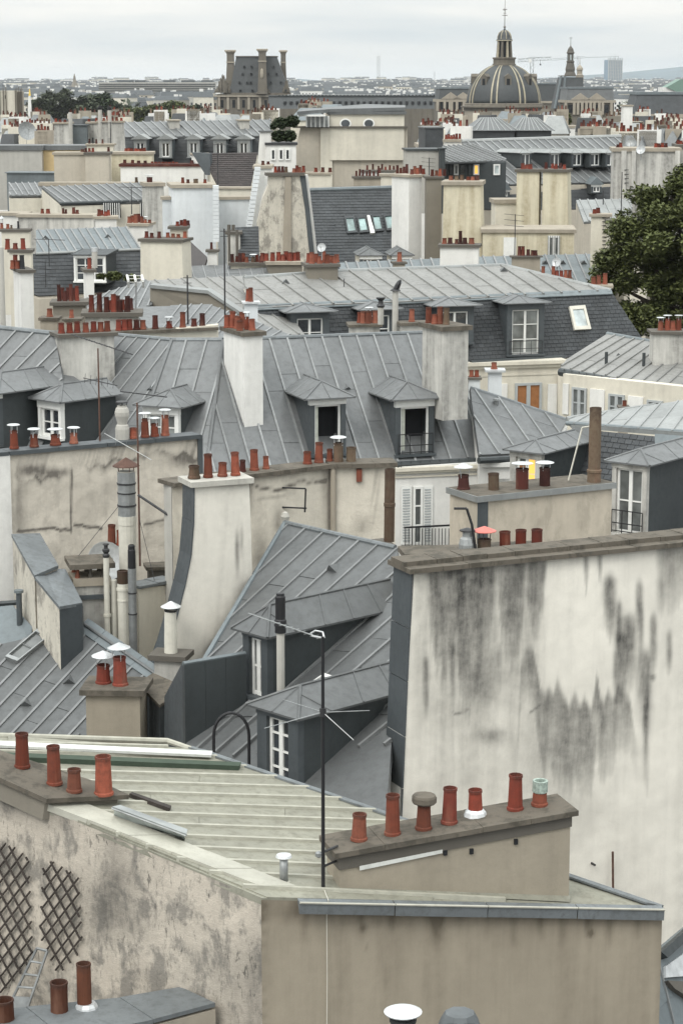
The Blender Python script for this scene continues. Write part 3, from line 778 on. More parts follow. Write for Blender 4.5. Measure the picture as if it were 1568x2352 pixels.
# opened roof hatch
hp = Plane(A.p + A.n * .22, A.n)
MB().prism([hp.hit(258, 1857), hp.hit(276, 1853), hp.hit(430, 1909), hp.hit(428, 1920)], A.n * .03).build('hatch_lid', 'glass_grey', house)
MB().add([A.hit(262, 1878), A.hit(425, 1930), hp.hit(425, 1918), hp.hit(262, 1858)], [(0, 1, 2, 3)]).build('hatch_side', 'glass_pale', house)
MB().cyl(hp.hit(258, 1856), hp.hit(428, 1919), .02, n=5).build('hatch_rail', 'metal_grey', house)
MB().cyl(hp.hit(276, 1852), hp.hit(430, 1908), .02, n=5).build('hatch_rail', 'metal_white', house)
MB().prism([A.hit(296, 1834), A.hit(302, 1830), A.hit(392, 1862), A.hit(388, 1868)], A.n * .08).build('ridge_bar', 'wood_dark', house)
# long chimney across the roof
q0, q1 = A.hit(780, 2044), A.hit(1305, 2066)
yawS = math.degrees(math.atan2(q1.y - q0.y, q1.x - q0.x)); vs_ = vplane(q0, yawS); fs_ = Frame(q0, yawS)
wS = (q1 - q0).dot(fs_.u); tl_, tr_ = vs_.hit(777, 1966), vs_.hit(1303, 1872)
zl, zr = tl_.z - q0.z, tr_.z - q0.z; dS = .62
zb0, zb1 = -.4, q1.z - q0.z - .4
M['stack_render'] = plaster('stack_render', (.33, .292, .23), dirt=(.12, .105, .085), amount=.45, seed=24, scale=1.5)
sk = MB().add([fs_(0, 0, zb0), fs_(wS, 0, zb1), fs_(wS, dS, zb1), fs_(0, dS, zb0), fs_(0, 0, zl), fs_(wS, 0, zr), fs_(wS, dS, zr), fs_(0, dS, zl)],
              [(3, 2, 1, 0), (4, 5, 6, 7), (0, 1, 5, 4), (1, 2, 6, 5), (2, 3, 7, 6), (3, 0, 4, 7)]).build('chimney_stack', 'stack_render', house)
sk['label'] = 'long brown chimney stack with seven pots on a sloping slab'
MB().add([fs_(-.02, -.025, zl - .20), fs_(wS + .015, -.025, zr - .17), fs_(wS + .015, -.025, zr), fs_(-.02, -.025, zl), fs_(-.02, dS, zl - .2), fs_(wS + .015, dS, zr - .17), fs_(wS + .015, dS, zr), fs_(-.02, dS, zl)],
         [(0, 1, 2, 3), (1, 5, 6, 2), (4, 0, 3, 7), (0, 4, 5, 1)]).build('mortar_band', 'dark_stone', sk)
M['verdigris'] = simple('verdigris_rim', (.30, .36, .32), .8, 0, 0, .4, 20)
def zS(u): return zl + (zr - zl) * u / wS
o_ = .09
nS = 5
for k in range(nS):
    u0 = -o_ + (wS + 2 * o_) * k / nS; u1 = -o_ + (wS + 2 * o_) * (k + .995) / nS
    MB().prism([fs_(u0, -o_, zS(u0)), fs_(u1, -o_, zS(u1)), fs_(u1, dS + o_, zS(u1)), fs_(u0, dS + o_, zS(u0))], (0, 0, .075 + .004 * (k % 2))).build('capping_slab', 'concrete', sk)
spl = Plane(fs_(0, 0, zl + .077), (fs_(wS, 0, zr) - fs_(0, 0, zl)).cross(fs_.w))
for x, y, h, w, c, m_, cm in ((824, 1931, 64, 39, None, 'clay', None), (901, 1918, 96, 39, None, 'clay', None), (972, 1906, 62, 39, 'lid', 'clay', 'concrete'), (1031, 1892, 86, 37, None, 'clay_red', None),
                              (1091, 1874, 60, 38, None, 'clay_red', None), (1182, 1861, 84, 38, None, 'clay_red', None), (1238, 1851, 59, 38, 'ring', 'clay', 'verdigris')):
    pot_at(sk, spl.hit(x, y - 2), h, w, 'pot', m_, c, cm or 'metal_white')
MB().lathe(spl.hit(1091, 1872), [(.17, -.01), (.15, .05), (.115, .09)], 9).build('foil_collar', 'metal_white', sk)
MB().add([vs_.hit(824, 1998) - fs_.w * .03, vs_.hit(1014, 1958) - fs_.w * .03, vs_.hit(1014, 1950) - fs_.w * .03, vs_.hit(824, 1988) - fs_.w * .03, vs_.hit(824, 1988) - fs_.w * .0, vs_.hit(1014, 1950)], [(0, 1, 2, 3), (3, 2, 5, 4)]).build('old_flashing', 'zinc_white', sk)
for x, y in ((1021, 1958), (1081, 1955), (1183, 1933)): box_px(MB(), vs_, x - 4, y - 6, x + 4, y + 6, -.032, .0).build('putlog_hole', 'interior', sk)
MB().prism([A.hit(778, 2046) + A.n * .01, A.hit(1306, 2072) + A.n * .01, A.hit(1306, 2062) + A.n * .07, A.hit(778, 2036) + A.n * .07], -fs_.w * .02).build('base_flashing', 'zinc_cream', sk)
# small galvanised vent
vp_ = A.hit(652, 2028)
vt = thing('vent_pipe', 'short galvanised vent pipe with white disc cap on cream roof', 'vent pipe', vp_)
MB().cyl(vp_, vp_ + Vector((0, 0, .36)), .058, n=14).build('pipe', 'metal_grey', vt, smooth=True)
MB().lathe(vp_ + Vector((0, 0, .36)), [(.08, 0), (.115, .02), (.10, .05), (.01, .06)], 14).build('rain_cap', 'metal_white', vt)
MB().lathe(vp_, [(.10, -.02), (.09, .02), (.06, .03)], 12).build('collar', 'batten_cream', vt)
# tall mast with two aerials
ab = A.hit(742, 2044); at_ = Vector((ab.x, ab.y, P(742, 1462, ab.y).z))
an = mast('television_antenna', 'tall dark mast with two aerials in front of the dormers', ab, at_, .028, 'black')
e1 = P(571, 1404, ab.y + 1.55)
yagi(an, at_ - Vector((0, 0, .03)), e1 - at_, (0, 0, 1), (e1 - at_).length, 12, .14, .010, 'metal_grey')
MB().tube([at_ + Vector((-.16, .1, .02)), at_ + Vector((-.1, .05, .07)), at_ + Vector((.0, .05, .05)), at_ + Vector((.02, 0, -.02)), at_ + Vector((-.14, .1, -.02)), at_ + Vector((-.16, .1, .02))], .012).build('loop_dipole', 'metal_white', an)
cc = Vector((ab.x, ab.y, P(742, 1636, ab.y).z))
for tx, ty, dy in ((607, 1673, -.3), (812, 1700, -.35), (650, 1607, .35), (848, 1632, .3)):
    MB().cyl(cc, P(tx, ty, ab.y + dy), .008, .006, 5).build('antenna_element', 'metal_grey', an)
MB().cyl(cc - Vector((0, 0, .06)), cc + Vector((0, 0, .06)), .045, n=8).build('hub', 'metal_dark', an)
for y in (1957, 1990):
    p = Vector((ab.x, ab.y, P(742, y, ab.y).z)); MB().cyl(p, fs_(0, .1, p.z - q0.z + .02), .018, n=5).build('bracket', 'metal_dark', an)
pc = Vector((ab.x, ab.y, P(742, 1965, ab.y).z)); MB().lathe(pc + Vector((-.06, 0, -.03)), [(.02, 0), (.05, .02), (.05, .07), (.02, .09)], 8).build('junction_box', 'metal_grey', an)
# cable down the end wall
w0 = vplane(c0, math.degrees(math.atan2(c1.y - c0.y, c1.x - c0.x)))
cb = thing('cable', 'thin pale cable hanging down the brown end wall', 'cable', w0.hit(748, 2400))
MB().tube([ab + A.n * .03, A.hit(746, 2070) + A.n * .06 + out * .12, w0.hit(748, 2105) + out * .04, w0.hit(749, 2240) + out * .04, w0.hit(748, 2420) + out * .04], .006, 5).build('strand', 'pipe_cream', cb)
# ---- low wall with zinc top and three wide pots at the bottom left
sw = vplane(c0, math.degrees(math.atan2((cL - c0).y, (cL - c0).x) + math.pi)); sn = Vector((sw.n.x, sw.n.y, 0)).normalized()
if sn.y > 0: sn = -sn
zz = sw.hit(415, 2274).z
lw = thing('low_wall', 'low wall with grey zinc top and three wide pots at lower left', 'wall', PZ(250, 2400, zz) - Vector((0, 0, zz)))
tops = [PZ(-90, 2330, zz), PZ(275, 2296, zz), PZ(415, 2272, zz), PZ(495, 2309, zz), PZ(350, 2348, zz), PZ(-90, 2440, zz)]
MB().down([p - Vector((0, 0, .06)) for p in tops], 0).build('masonry', 'stone', lw)
za = [PZ(-90, 2330, zz), PZ(60, 2317, zz), PZ(150, 2390, zz), PZ(-90, 2440, zz)]; zb_ = [PZ(60, 2317, zz), PZ(275, 2296, zz), PZ(353, 2347, zz), PZ(150, 2390, zz)]; zc = [PZ(275, 2296, zz), PZ(415, 2272, zz), PZ(495, 2309, zz), PZ(353, 2347, zz)]
for k, z4 in enumerate((za, zb_, zc)):
    c = sum(z4, Vector()) / 4
    MB().prism([p + (c - p) * .006 + Vector((0, 0, -.03 + .004 * k)) for p in z4], (0, 0, .06)).build('zinc_sheet', 'lead', lw)
for x, y, h, w, k in ((137, 2322, 72, 48, 'cyl'), (195, 2314, 106, 40, 'cyl'), (10, 2341, 46, 54, 'cyl')):
    pot_at(lw, PZ(x, y, zz + .03), h, w, k, 'clay_rust')
MB().lathe(PZ(200, 2314, zz + .03), [(.16, 0), (.15, .03), (.12, .07)], 10).build('foil_collar', 'metal_white', lw)
# ---- trellis panels on the weathered wall
def px_clip(a, b, poly): return clip_line(a, b, poly)
for lab, poly in (('dark wooden diamond trellis panel cut by the left picture edge', [(-60, 1900), (42, 1945), (72, 1968), (82, 2205), (30, 2262), (-60, 2320)]),
                  ('narrower dark wooden diamond trellis panel beside the ladder', [(108, 1966), (186, 2010), (196, 2182), (140, 2240), (98, 2150)])):
    ctr = sw.hit(sum(p[0] for p in poly) / len(poly), sum(p[1] for p in poly) / len(poly))
    tr = thing('trellis', lab, 'trellis', ctr + sn * .05)
    for (dx, dy), off in (((-170, 215), .05), ((200, 380), .075)):
        nrm = (dy, -dx); ln = math.hypot(*nrm); nrm = (nrm[0] / ln, nrm[1] / ln)
        ds = [p[0] * nrm[0] + p[1] * nrm[1] for p in poly]; k = math.floor(min(ds) / 22.5) * 22.5
        while k < max(ds):
            a = (nrm[0] * k, nrm[1] * k); c = px_clip((a[0] - dx * 5, a[1] - dy * 5), (a[0] + dx * 5, a[1] + dy * 5), poly)
            if c is None:
                a2 = (nrm[0] * k - dx * 20, nrm[1] * k - dy * 20); c = px_clip(a2, (nrm[0] * k + dx * 20, nrm[1] * k + dy * 20), poly)
            if c:
                p, q = sw.hit(*c[0]) + sn * off, sw.hit(*c[1]) + sn * off
                m = MB(); batten_mesh(m, type('o', (), {'n': sn})(), p, q, .026, .014)
                if m.v: m.build('slat', 'wood_dark', tr)
            k += 22.5
# ---- aluminium ladder leaning on the weathered wall
lf = PZ(58, 2345, zz - .5)
lad = thing('ladder', 'aluminium step ladder leaning on the weathered wall', 'ladder', lf)
t0_, t1_ = sw.hit(98, 2172) + sn * .12, sw.hit(122, 2178) + sn * .12; b0_, b1_ = sw.hit(48, 2330) + sn * .45, sw.hit(98, 2330) + sn * .45
for a, b in ((t0_, b0_), (t1_, b1_)):
    MB().cyl(a, b, .022, n=6).build('rail', 'metal_grey', lad)
MB().cyl(t0_, t1_, .022, n=6).build('rail', 'metal_grey', lad)
for k in range(1, 6):
    MB().cyl(t0_.lerp(b0_, k / 6), t1_.lerp(b1_, k / 6), .018, n=5).build('rung', 'metal_grey', lad)
MB().prism([t0_.lerp(b0_, .62), t1_.lerp(b1_, .62), t1_.lerp(b1_, .8), t0_.lerp(b0_, .8)], sn * .02).build('platform', 'metal_grey', lad)
# ---- stack at the very bottom: disc cap and grey cowl
fs2 = P(990, 2500, 22.5)
ft = thing('chimney_stack', 'stack at the bottom edge with white disc cap and faceted grey cowl', 'chimney', Vector((fs2.x, fs2.y, fs2.z - 1)))
fr2 = Frame(fs2, 4); MB().box(fr2, -1.0, 1.1, -.4, .4, -1.0, 0).build('stack', 'beige', ft); MB().box(fr2, -1.08, 1.18, -.48, .48, .0, .07).build('capping_slab', 'concrete', ft)
dp = P(925, 2326, 20.3)
MB().cyl(Vector((dp.x, dp.y, fs2.z + .06)), dp - Vector((0, 0, .02)), .10, n=14).build('flue', 'metal_white', ft, smooth=True)
MB().lathe(dp - Vector((0, 0, .10)), [(.125, 0), (.135, .01), (.135, .05), (.1, .06)], 14).build('collar', 'metal_dark', ft)
MB().lathe(dp, [(.12, -.02), (.185, .0), (.19, .012), (.15, .03), (.01, .035)], 22).build('disc_cap', 'metal_white', ft)
cp_ = P(1055, 2345, 20.3)
M['cowl_grey'] = simple('grey_coated_metal', (.11, .12, .125), .55, .2)
cm_ = MB().lathe(cp_, [(.24, -.55), (.235, -.10), (.20, .0), (.15, .09), (.11, .105), (.01, .11)], 8, .39); cm_.build('cowl', 'cowl_grey', ft)
for dx in (-.085, .085):
    q = cp_ + Vector((dx, -.20, .015)); MB().add([q + Vector((-.05, .0, -.03)), q + Vector((.05, .0, -.03)), q + Vector((.05, .03, .03)), q + Vector((-.05, .03, .03))], [(0, 1, 2, 3)]).build('vent_slot', 'interior', ft)
# ---- lower right: patch of old zinc roof and scrap sheet beside the brown wall
rp = plane3((1510, 2200, 31.5), (1600, 2120, 33.0), (1530, 2352, 30.8))
lr = thing('shed_roof', 'grey zinc roof corner at the lower right beside the brown wall', 'roof', rp.hit(1560, 2500) - Vector((0, 0, 2)))
zinc(lr, rp, [(1490, 2200), (1640, 2075), (1640, 2520), (1490, 2520)], ((1500, 2180), (1640, 2060)), ((1560, 2420), (1700, 2300)), 2, mat='zinc_blue', ext=(-3, 3))
MB().prism([rp.hit(1500, 2192) + rp.n * .02, rp.hit(1620, 2085) + rp.n * .02, rp.hit(1620, 2110) + rp.n * .02, rp.hit(1515, 2205) + rp.n * .02], rp.n * .12).build('edge_board', 'zinc_dark', lr)
MB().prism([rp.hit(1519, 2222) + rp.n * .02, rp.hit(1620, 2150) + rp.n * .02, rp.hit(1620, 2240) + rp.n * .02, rp.hit(1519, 2248) + rp.n * .02], rp.n * .05).build('loose_sheet', 'metal_white', lr)
MB().prism([rp.hit(1518, 2256) + rp.n * .02, rp.hit(1620, 2262) + rp.n * .02, rp.hit(1620, 2330) + rp.n * .02, rp.hit(1535, 2275) + rp.n * .02], rp.n * .09).build('stone_edge', 'dark_stone', lr)
def crack(X, Y, x0, y0, x1, y1, w=2.2, k=.9):
    t_ = np.clip((X - x0) / (x1 - x0), 0, 1); yy = y0 + (y1 - y0) * t_ + wob(X, Y * 0, .035, x0) * 3.5
    return k * np.exp(-((Y - yy) / (w * 1.5)) ** 2) * (X > min(x0, x1)) * (X < max(x0, x1))
# ================================================================ B: big stained wall
bz = P(930, 1310, 34.0); br_ = PZ(1568, 1246, bz.z)
yB = math.degrees(math.atan2(br_.y - bz.y, br_.x - bz.x)); vB = vplane(bz, yB); fB = Frame(bz, yB)
big = thing('party_wall', 'tall white party wall streaked with black soot', 'wall', Vector((bz.x, bz.y, 0)))
tl2, tr2 = vB.hit(950, 1320), vB.hit(1640, 1246); tr2.z = tl2.z = bz.z - .05
bl2 = vB.hit(918, 2060); br2 = vB.hit(1690, 2060); br2.z = bl2.z
tr2 = fB((br2 - bz).dot(fB.u), 0, -.05)
bl3 = fB((bl2 - bz).dot(fB.u) - .35, 0, bl2.z - bz.z - 5.0); br3 = fB((br2 - bz).dot(fB.u), 0, bl2.z - bz.z - 5.0)
def fw(X, Y):
    T = 1322 - (X - 950) * .113                       # wall top
    d = Y - T
    n1 = (wob(X, Y * 0, .09, 1.3) / 2 + wob(X, Y * .6, .2, 4.1) / 7)
    # soot running down from the coping
    L = np.interp(X, [950, 975, 985, 1000, 1040, 1070, 1100, 1125, 1135, 1142, 1150, 1180, 1200, 1206, 1214, 1230, 1245, 1256, 1335, 1345, 1356, 1368, 1376, 1386, 1500, 1520, 1545, 1568, 1640],
                  [20, 40, 120, 190, 190, 260, 210, 160, 60, 40, 170, 190, 130, 70, 110, 150, 110, 20, 18, 80, 22, 22, 60, 18, 20, 110, 120, 90, 60])
    K = np.interp(X, [950, 980, 990, 1130, 1137, 1146, 1200, 1207, 1214, 1245, 1258, 1338, 1345, 1353, 1370, 1376, 1384, 1505, 1520, 1568], [.1, .25, .85, .85, .25, .9, .85, .2, .85, .85, .15, .15, .85, .15, .15, .8, .12, .12, .6, .65])
    s = K * np.clip(1 - d / (L * (1.25 + .35 * n1)), 0, 1) ** .8 * sg((d + 4) / 4)
    s = s + .42 * sg((X - 975) / 12) * sg((1235 - X) / 14) * np.exp(-np.clip(d - 60, 0, 999) / 200) * (.75 + .4 * n1)
    for x, w, y0, y1, k in ((1100, 6, 1420, 1650, .35), (1040, 7, 1470, 1620, .3), (1145, 6, 1480, 1600, .3), (977, 6, 1512, 1650, .75), (1002, 4, 1400, 1560, .3), (1400, 12, 1326, 1470, .95), (1468, 7, 1340, 1450, .9), (1421, 6, 1385, 1520, .7), (1425, 11, 1452, 1640, .75), (1443, 16, 1416, 1600, .85), (1480, 14, 1500, 1700, .95),
                            (1482, 6, 1600, 1830, .6), (1501, 7, 1416, 1550, .9), (1471, 5, 1400, 1530, .7), (1535, 6, 1455, 1550, .5), (1412, 5, 1500, 1620, .4), (1515, 9, 1330, 1420, .4)):
        s = s + streak(X, Y, x, w, y0, y1, k, 6, .6)
    # dark tide line with pointed tops, fading downwards
    tide = np.interp(X, [1185, 1196, 1205, 1215, 1224, 1232, 1241, 1250, 1260, 1269, 1279, 1292, 1306, 1320, 1331, 1342, 1356, 1364, 1370, 1377, 1387, 1395, 1408, 1418, 1428, 1445, 1460],
                     [1700, 1520, 1494, 1488, 1490, 1535, 1584, 1592, 1578, 1592, 1562, 1594, 1622, 1590, 1620, 1602, 1630, 1590, 1540, 1600, 1612, 1586, 1606, 1570, 1580, 1600, 1700])
    e = Y - tide
    band = sg((X - 1198) / 9) * sg((1450 - X) / 8)
    ln = np.interp(X, [1190, 1230, 1245, 1290, 1350, 1400, 1450], [110, 130, 190, 230, 215, 160, 110])
    s = s + band * .78 * sg((e - 5) / 6) * np.clip(1 - e / (ln * (1.05 + .2 * n1)), 0, 1) ** .75
    s = s + blob(X, Y, 1290, 1730, 75, 50, .28) + blob(X, Y, 1130, 1690, 34, 18, .45) + blob(X, Y, 1115, 1570, 24, 50, .3) + blob(X, Y, 1070, 1540, 110, 110, .12) + blob(X, Y, 1280, 1850, 80, 110, .2) + blob(X, Y, 1060, 1800, 90, 60, .10)
    s = s + crack(X, Y, 1215, 1640, 1240, 1622, 2, .5) + crack(X, Y, 1040, 1640, 1075, 1632, 2, .35) + blob(X, Y, 1498, 1556, 5, 6, 1.3)
    s = s + .16 * sg((X - 955) / 10) * sg((1240 - X) / 30) * sg((1760 - Y) / 60) * (.6 + .5 * n1)
    return 1.0 * (1 - np.exp(-1.9 * np.clip(s, 0, 3)))
stain_wall('face', big, [bl3, br3, tr2, tl2], 190, 240, fw, 'wall_big', warp=.02)
th = .62
core = MB().add([p + fB.w * .03 for p in (bl3, br3, tr2, tl2)] + [p + fB.w * th for p in (bl3, br3, tr2, tl2)], [(0, 1, 2, 3), (7, 6, 5, 4), (0, 4, 5, 1), (1, 5, 6, 2), (2, 6, 7, 3), (3, 7, 4, 0)]).build('core', 'white', big)
MB().box(fB, (bl3 - bz).dot(fB.u), (br3 - bz).dot(fB.u), 0, th, -bz.z, bl3.z - bz.z).build('base_wall', 'white', big)
ev = [0, .17, .33, .50, .66, .82, 1.0]
LB = tl2.lerp(bl2, 1.0)
for k in range(6):
    a, b = tl2.lerp(bl2, ev[k]), tl2.lerp(bl2, ev[k + 1] - .003)
    a, b = a - fB.u * .03 - fB.w * .02, b - fB.u * .03 - fB.w * .02
    pr = [a, b, b + fB.w * (th + .04), a + fB.w * (th + .04)]
    MB().prism(pr, -fB.u * (.02 + .006 * (k % 2))).build('edge_flashing', 'zinc_cladding', big)
L_ = (tr2 - tl2).length; u_ = -.16; k = 0
u0 = (tl2 - bz).dot(fB.u) - .12
while u0 < (tr2 - bz).dot(fB.u):
    w = random.uniform(.42, .62)
    MB().box(fB, u0, u0 + w - .006, -.10, th + .10, -.05, .025 + random.uniform(0, .008)).build('coping_stone', 'concrete', big)
    MB().box(fB, u0 + .002, u0 + w - .008, .12, th - .02, .024, .10 + random.uniform(0, .012)).build('coping_ridge', 'concrete', big)
    u0 += w
MB().cyl(vB.hit(1400, 2058) - fB.w * .1, vB.hit(1399, 1952) - fB.w * .1, .02, n=6).build('iron_rod', 'rust', big)
MB().cyl(vB.hit(1357, 1982), vB.hit(1357, 1982) - fB.w * .12, .02, n=6).build('pipe_stub', 'metal_dark', big)
# ================================================================ C: courtyard roofs between the near house and the long walls
def under(parent, pl, poly, z=0.0, sink=.15, mat='beige', name='wall'):
    return MB().down([pl.hit(*p) - Vector((0, 0, sink)) for p in poly], z).build(name, mat, parent)
# ---- C1 lower left zinc roof
C1 = plane3((190, 1442, 41.0), (392, 1582, 39.6), (100, 1690, 38.6))
h1 = thing('zinc_roofed_house', 'low grey zinc roof with slanted battens and skylight at left', 'house', C1.hit(150, 1600) - Vector((0, 0, 12)))
po = [(-80, 1500), (190, 1440), (400, 1585), (420, 1730), (-80, 1790)]
under(h1, C1, po, mat='grey')
zinc(h1, C1, po, ((60, 1468), (395, 1580)), ((-190, 1730), (150, 1850)), 10, rows=((.25, .8), (.55,), (.4, .9)), mat='zinc_shaded', bw=.06, bh=.05, ext=(-8, 6))
for a, b in (((190, 1437), (400, 1583)),):
    pa, pb = C1.hit(*a), C1.hit(*b)
    s = (pb - pa).cross(C1.n).normalized()
    for k in range(5):
        u, v = pa.lerp(pb, k / 5), pa.lerp(pb, (k + .985) / 5)
        MB().prism([u - s * .16 + C1.n * .05, v - s * .16 + C1.n * .05, v + s * .16 + C1.n * .02, u + s * .16 + C1.n * .02], C1.n * .03).build('hip_flashing', 'zinc_blue', h1)
    roll(h1, pa + C1.n * .08, pb + C1.n * .08, .035, 'zinc', 'hip_roll')
skylight(h1, C1, [(14, 1517), (88, 1453), (117, 1468), (42, 1528)], 'glass_grey', 'metal_grey', .05, .12, bars=1)
vent(h1, C1, 160, 1569); vent(h1, C1, 60, 1620)
MB().tube([C1.hit(160, 1715) + C1.n * .05, C1.hit(182, 1690) + C1.n * .05], .05).build('ridge_cap', 'zinc', h1)
# ---- C2 chimney with two capped pots
c2 = chimney(None, 197, 321, 1582, 1712, 37.4, -4, .75, 'stack_render', .10, .10, 'concrete', [(238, 44, 32, None, 'clay_red', 'cone', .55), (277, 68, 33, None, 'clay_red', 'cone', .4)],
             thing_label='brown chimney with two red pots under silver conical caps', extra=1.2)
C6 = plane3((655, 1206, 42.0), (905, 1262, 39.95), (480, 1512, 38.3))
# ---- C3 zinc clad parapet and pier with stone slab
pv = P(367, 1626, 37.6)
pier = thing('zinc_clad_pier', 'zinc clad pier with tilted stone slab beside dark zinc parapet', 'pier', pv - Vector((0, 0, 2.2)))
pa_, pb_, pc_, pd_ = P(367, 1626, 37.6), P(431, 1586, 38.3), P(352, 1552, 39.0), P(317, 1575, 38.4)
for q in (pb_, pc_, pd_): pass
inn = [p + (sum((pa_, pb_, pc_, pd_), Vector()) / 4 - p) * .1 for p in (pa_, pb_, pc_, pd_)]
MB().down([p - Vector((0, 0, .02)) for p in inn], pa_.z - 2.5).build('cladding', 'zinc_cladding', pier)
MB().prism([pa_, pb_, pc_, pd_], (0, 0, .055)).build('capping_slab', 'concrete', pier)
for f_ in (.35, .7):
    q = inn[3].lerp(inn[0], f_); MB().cyl(q, q - Vector((0, 0, 2)), .012, n=4).build('seam', 'zinc_dark', pier)
w0_, w1_ = P(424, 1527, C6.hit(428, 1702).y - .05), P(566, 1503, C6.hit(566, 1612).y - .05)
zp = thing('zinc_parapet', 'dark zinc clad parapet left of the dormers', 'parapet', w0_ - Vector((0, 0, 3)))
tk = Vector((-.05, .12, 0))
for k in range(3):
    a, b = w0_.lerp(w1_, k / 3), w0_.lerp(w1_, (k + .99) / 3)
    MB().prism([a, b, b - Vector((0, 0, 2.6)), a - Vector((0, 0, 2.6))], tk + Vector((0, .004 * k, 0))).build('zinc_panel', 'zinc_dark', zp)
MB().cyl(w0_ + tk * .5, w1_ + tk * .5, .05, n=6).build('top_roll', 'zinc_blue', zp)
MB().prism([w0_ + tk, P(378, 1600, 37.4), P(378, 1730, 37.4), w0_ + tk - Vector((0, 0, 2.6))], Vector((.03, .05, 0))).build('return_panel', 'zinc_cladding', zp)
# ---- C4 white flue with conical cap
fp = P(393, 1503, 39.4)
wf = thing('white_flue', 'white flue pipe with conical cap on small stone stack', 'flue', fp - Vector((0, 0, 1)))
frf = Frame(fp, -12)
MB().box(frf, -.26, .26, -.22, .22, -1.0, -.06).build('stack', 'soot', wf); MB().box(frf, -.36, .36, -.3, .3, -.06, .04).build('capping_slab', 'dark_stone', wf)
tp_ = P(393, 1404, 39.4)
MB().lathe(fp + Vector((0, 0, .04)), [(.125, 0), (.12, .3), (.11, tp_.z - fp.z - .04), (.085, tp_.z - fp.z - .04), (.08, .4)], 14).build('pipe', 'pipe_cream', wf, smooth=False)
MB().lathe(tp_, [(.12, .0), (.125, .03)], 12, cap=False).build('collar', 'metal_dark', wf)
MB().lathe(tp_ + Vector((0, 0, .08)), [(.19, 0), (.19, .012), (.02, .11)], 16).build('rain_cap', 'metal_white', wf)
for k in range(3): a = k * 2.1; MB().cyl(tp_ + Vector((.1 * math.cos(a), .1 * math.sin(a), 0)), tp_ + Vector((.15 * math.cos(a), .15 * math.sin(a), .09)), .008, n=4).build('cap_leg', 'metal_dark', wf)
# ---- C5 flared white wall with four pots
yC5 = 23
v5 = vplane(P(447, 1118, 40.0), yC5); f5 = Frame(P(447, 1118, 40.0), yC5)
fl_ = thing('flared_chimney_wall', 'flared white chimney wall with dark zinc edge and four pots', 'chimney', v5.hit(480, 1500) - Vector((0, 0, 3)))
poly5 = [(447, 1116), (572, 1106), (577, 1240), (585, 1560), (362, 1560), (386, 1490), (408, 1415), (426, 1345), (440, 1275), (446, 1200)]
M['wall_flare'] = plaster('pale_render', (.70, .67, .60), dirt=(.15, .14, .125), amount=.3, streak=.5, seed=31, stain=False, scale=1.3)
M['wall_flare_s'] = plaster('pale_stained_render', (.70, .67, .60), dirt=(.14, .13, .12), amount=.35, streak=.5, seed=31, stain=True, scale=1.3)
q5 = [v5.hit(*p) for p in poly5]
MB().prism([p + f5.w * .01 for p in q5], f5.w * .55).build('masonry', 'wall_flare', fl_)
def f5s(X, Y):
    s = streak(X, Y, 545, 5, 1225, 1330, .9, 10, .5) + streak(X, Y, 556, 4, 1215, 1300, .5, 10, .5) + blob(X, Y, 530, 1455, 30, 18, .4) + blob(X, Y, 500, 1490, 30, 16, .5) + blob(X, Y, 560, 1370, 18, 40, .5)
    edge = 1345 + (580 - X) * 1.5
    return s + .6 * np.exp(-np.abs(Y - edge + 10) / 18) + .25 * np.clip(1 - (Y - 1112) / 14, 0, 1) + .15 * (wob(X, Y, .07, 2) / 2) ** 2
stain_strip('face', fl_, v5, [(447, 1116), (446, 1200), (440, 1275), (426, 1345), (408, 1415), (386, 1490), (362, 1560)], [(572, 1106), (577, 1240), (585, 1560)], 60, 90, f5s, 'wall_flare_s', .004)
le5 = [q5[0], q5[9], q5[8], q5[7], q5[6], q5[5], q5[4]]
for k in range(6):
    a, b = le5[k], le5[k + 1].lerp(le5[k], .004)
    MB().prism([a - f5.w * .02, b - f5.w * .02, b + f5.w * .62, a + f5.w * .62], -f5.u * (.02 + .004 * (k % 2))).build('edge_flashing', 'zinc_cladding', fl_)
M['white_slab'] = plaster('white_cement', (.47, .455, .41), amount=.6, seed=32, scale=3)
w5 = (q5[1] - q5[0]).dot(f5.u)
MB().box(f5, -.10, w5 + .07, -.09, .66, .0, .10).build('capping_slab', 'white_slab', fl_)
for x, h, w, m_, rw in ((446, 30, 25, 'clay_brown', .3), (478, 54, 22, 'clay', .3), (511, 33, 22, 'clay', .28), (541, 54, 21, 'clay', .3)):
    g = vplane(f5(0, .28, .11), yC5).hit(x, 1090); u = (g - f5.o).dot(f5.u); pot_at(fl_, f5(u, .28, .11), h, w, 'pot', m_)
# stain streaks on the right side of it
# ---- C6 central zinc roof and its two dormers
h6 = thing('zinc_dormer_house', 'grey zinc roof with two dormers facing left, beside the stained wall', 'house', C6.hit(640, 1600) - Vector((0, 0, 12)))
po6 = [(655, 1206), (912, 1262), (926, 1330), (884, 1900), (700, 1960), (428, 1790), (428, 1590)]
under(h6, C6, po6, mat='grey')
zinc(h6, C6, po6, ((655, 1215), (905, 1270)), ((370, 1480), (650, 1500)), 6, rows=((.35, .8, 1.3), (.6, 1.1), (.45, .95)), mat='zinc_shaded', bw=.065, bh=.055, ext=(-5, 22))
roll(h6, C6.hit(655, 1204) + C6.n * .03, C6.hit(908, 1261) + C6.n * .03, .055, 'lead')
roll(h6, C6.hit(655, 1204) + C6.n * .03, C6.hit(470, 1520) + C6.n * .03, .05, 'zinc_blue', 'verge_roll')
vent(h6, C6, 765, 1312, .16)
MB().lathe(C6.hit(655, 1200), [(.06, -.1), (.07, .05), (.09, .12), (.05, .2), (.01, .22)], 8).build('ridge_finial', 'white_slab', h6)
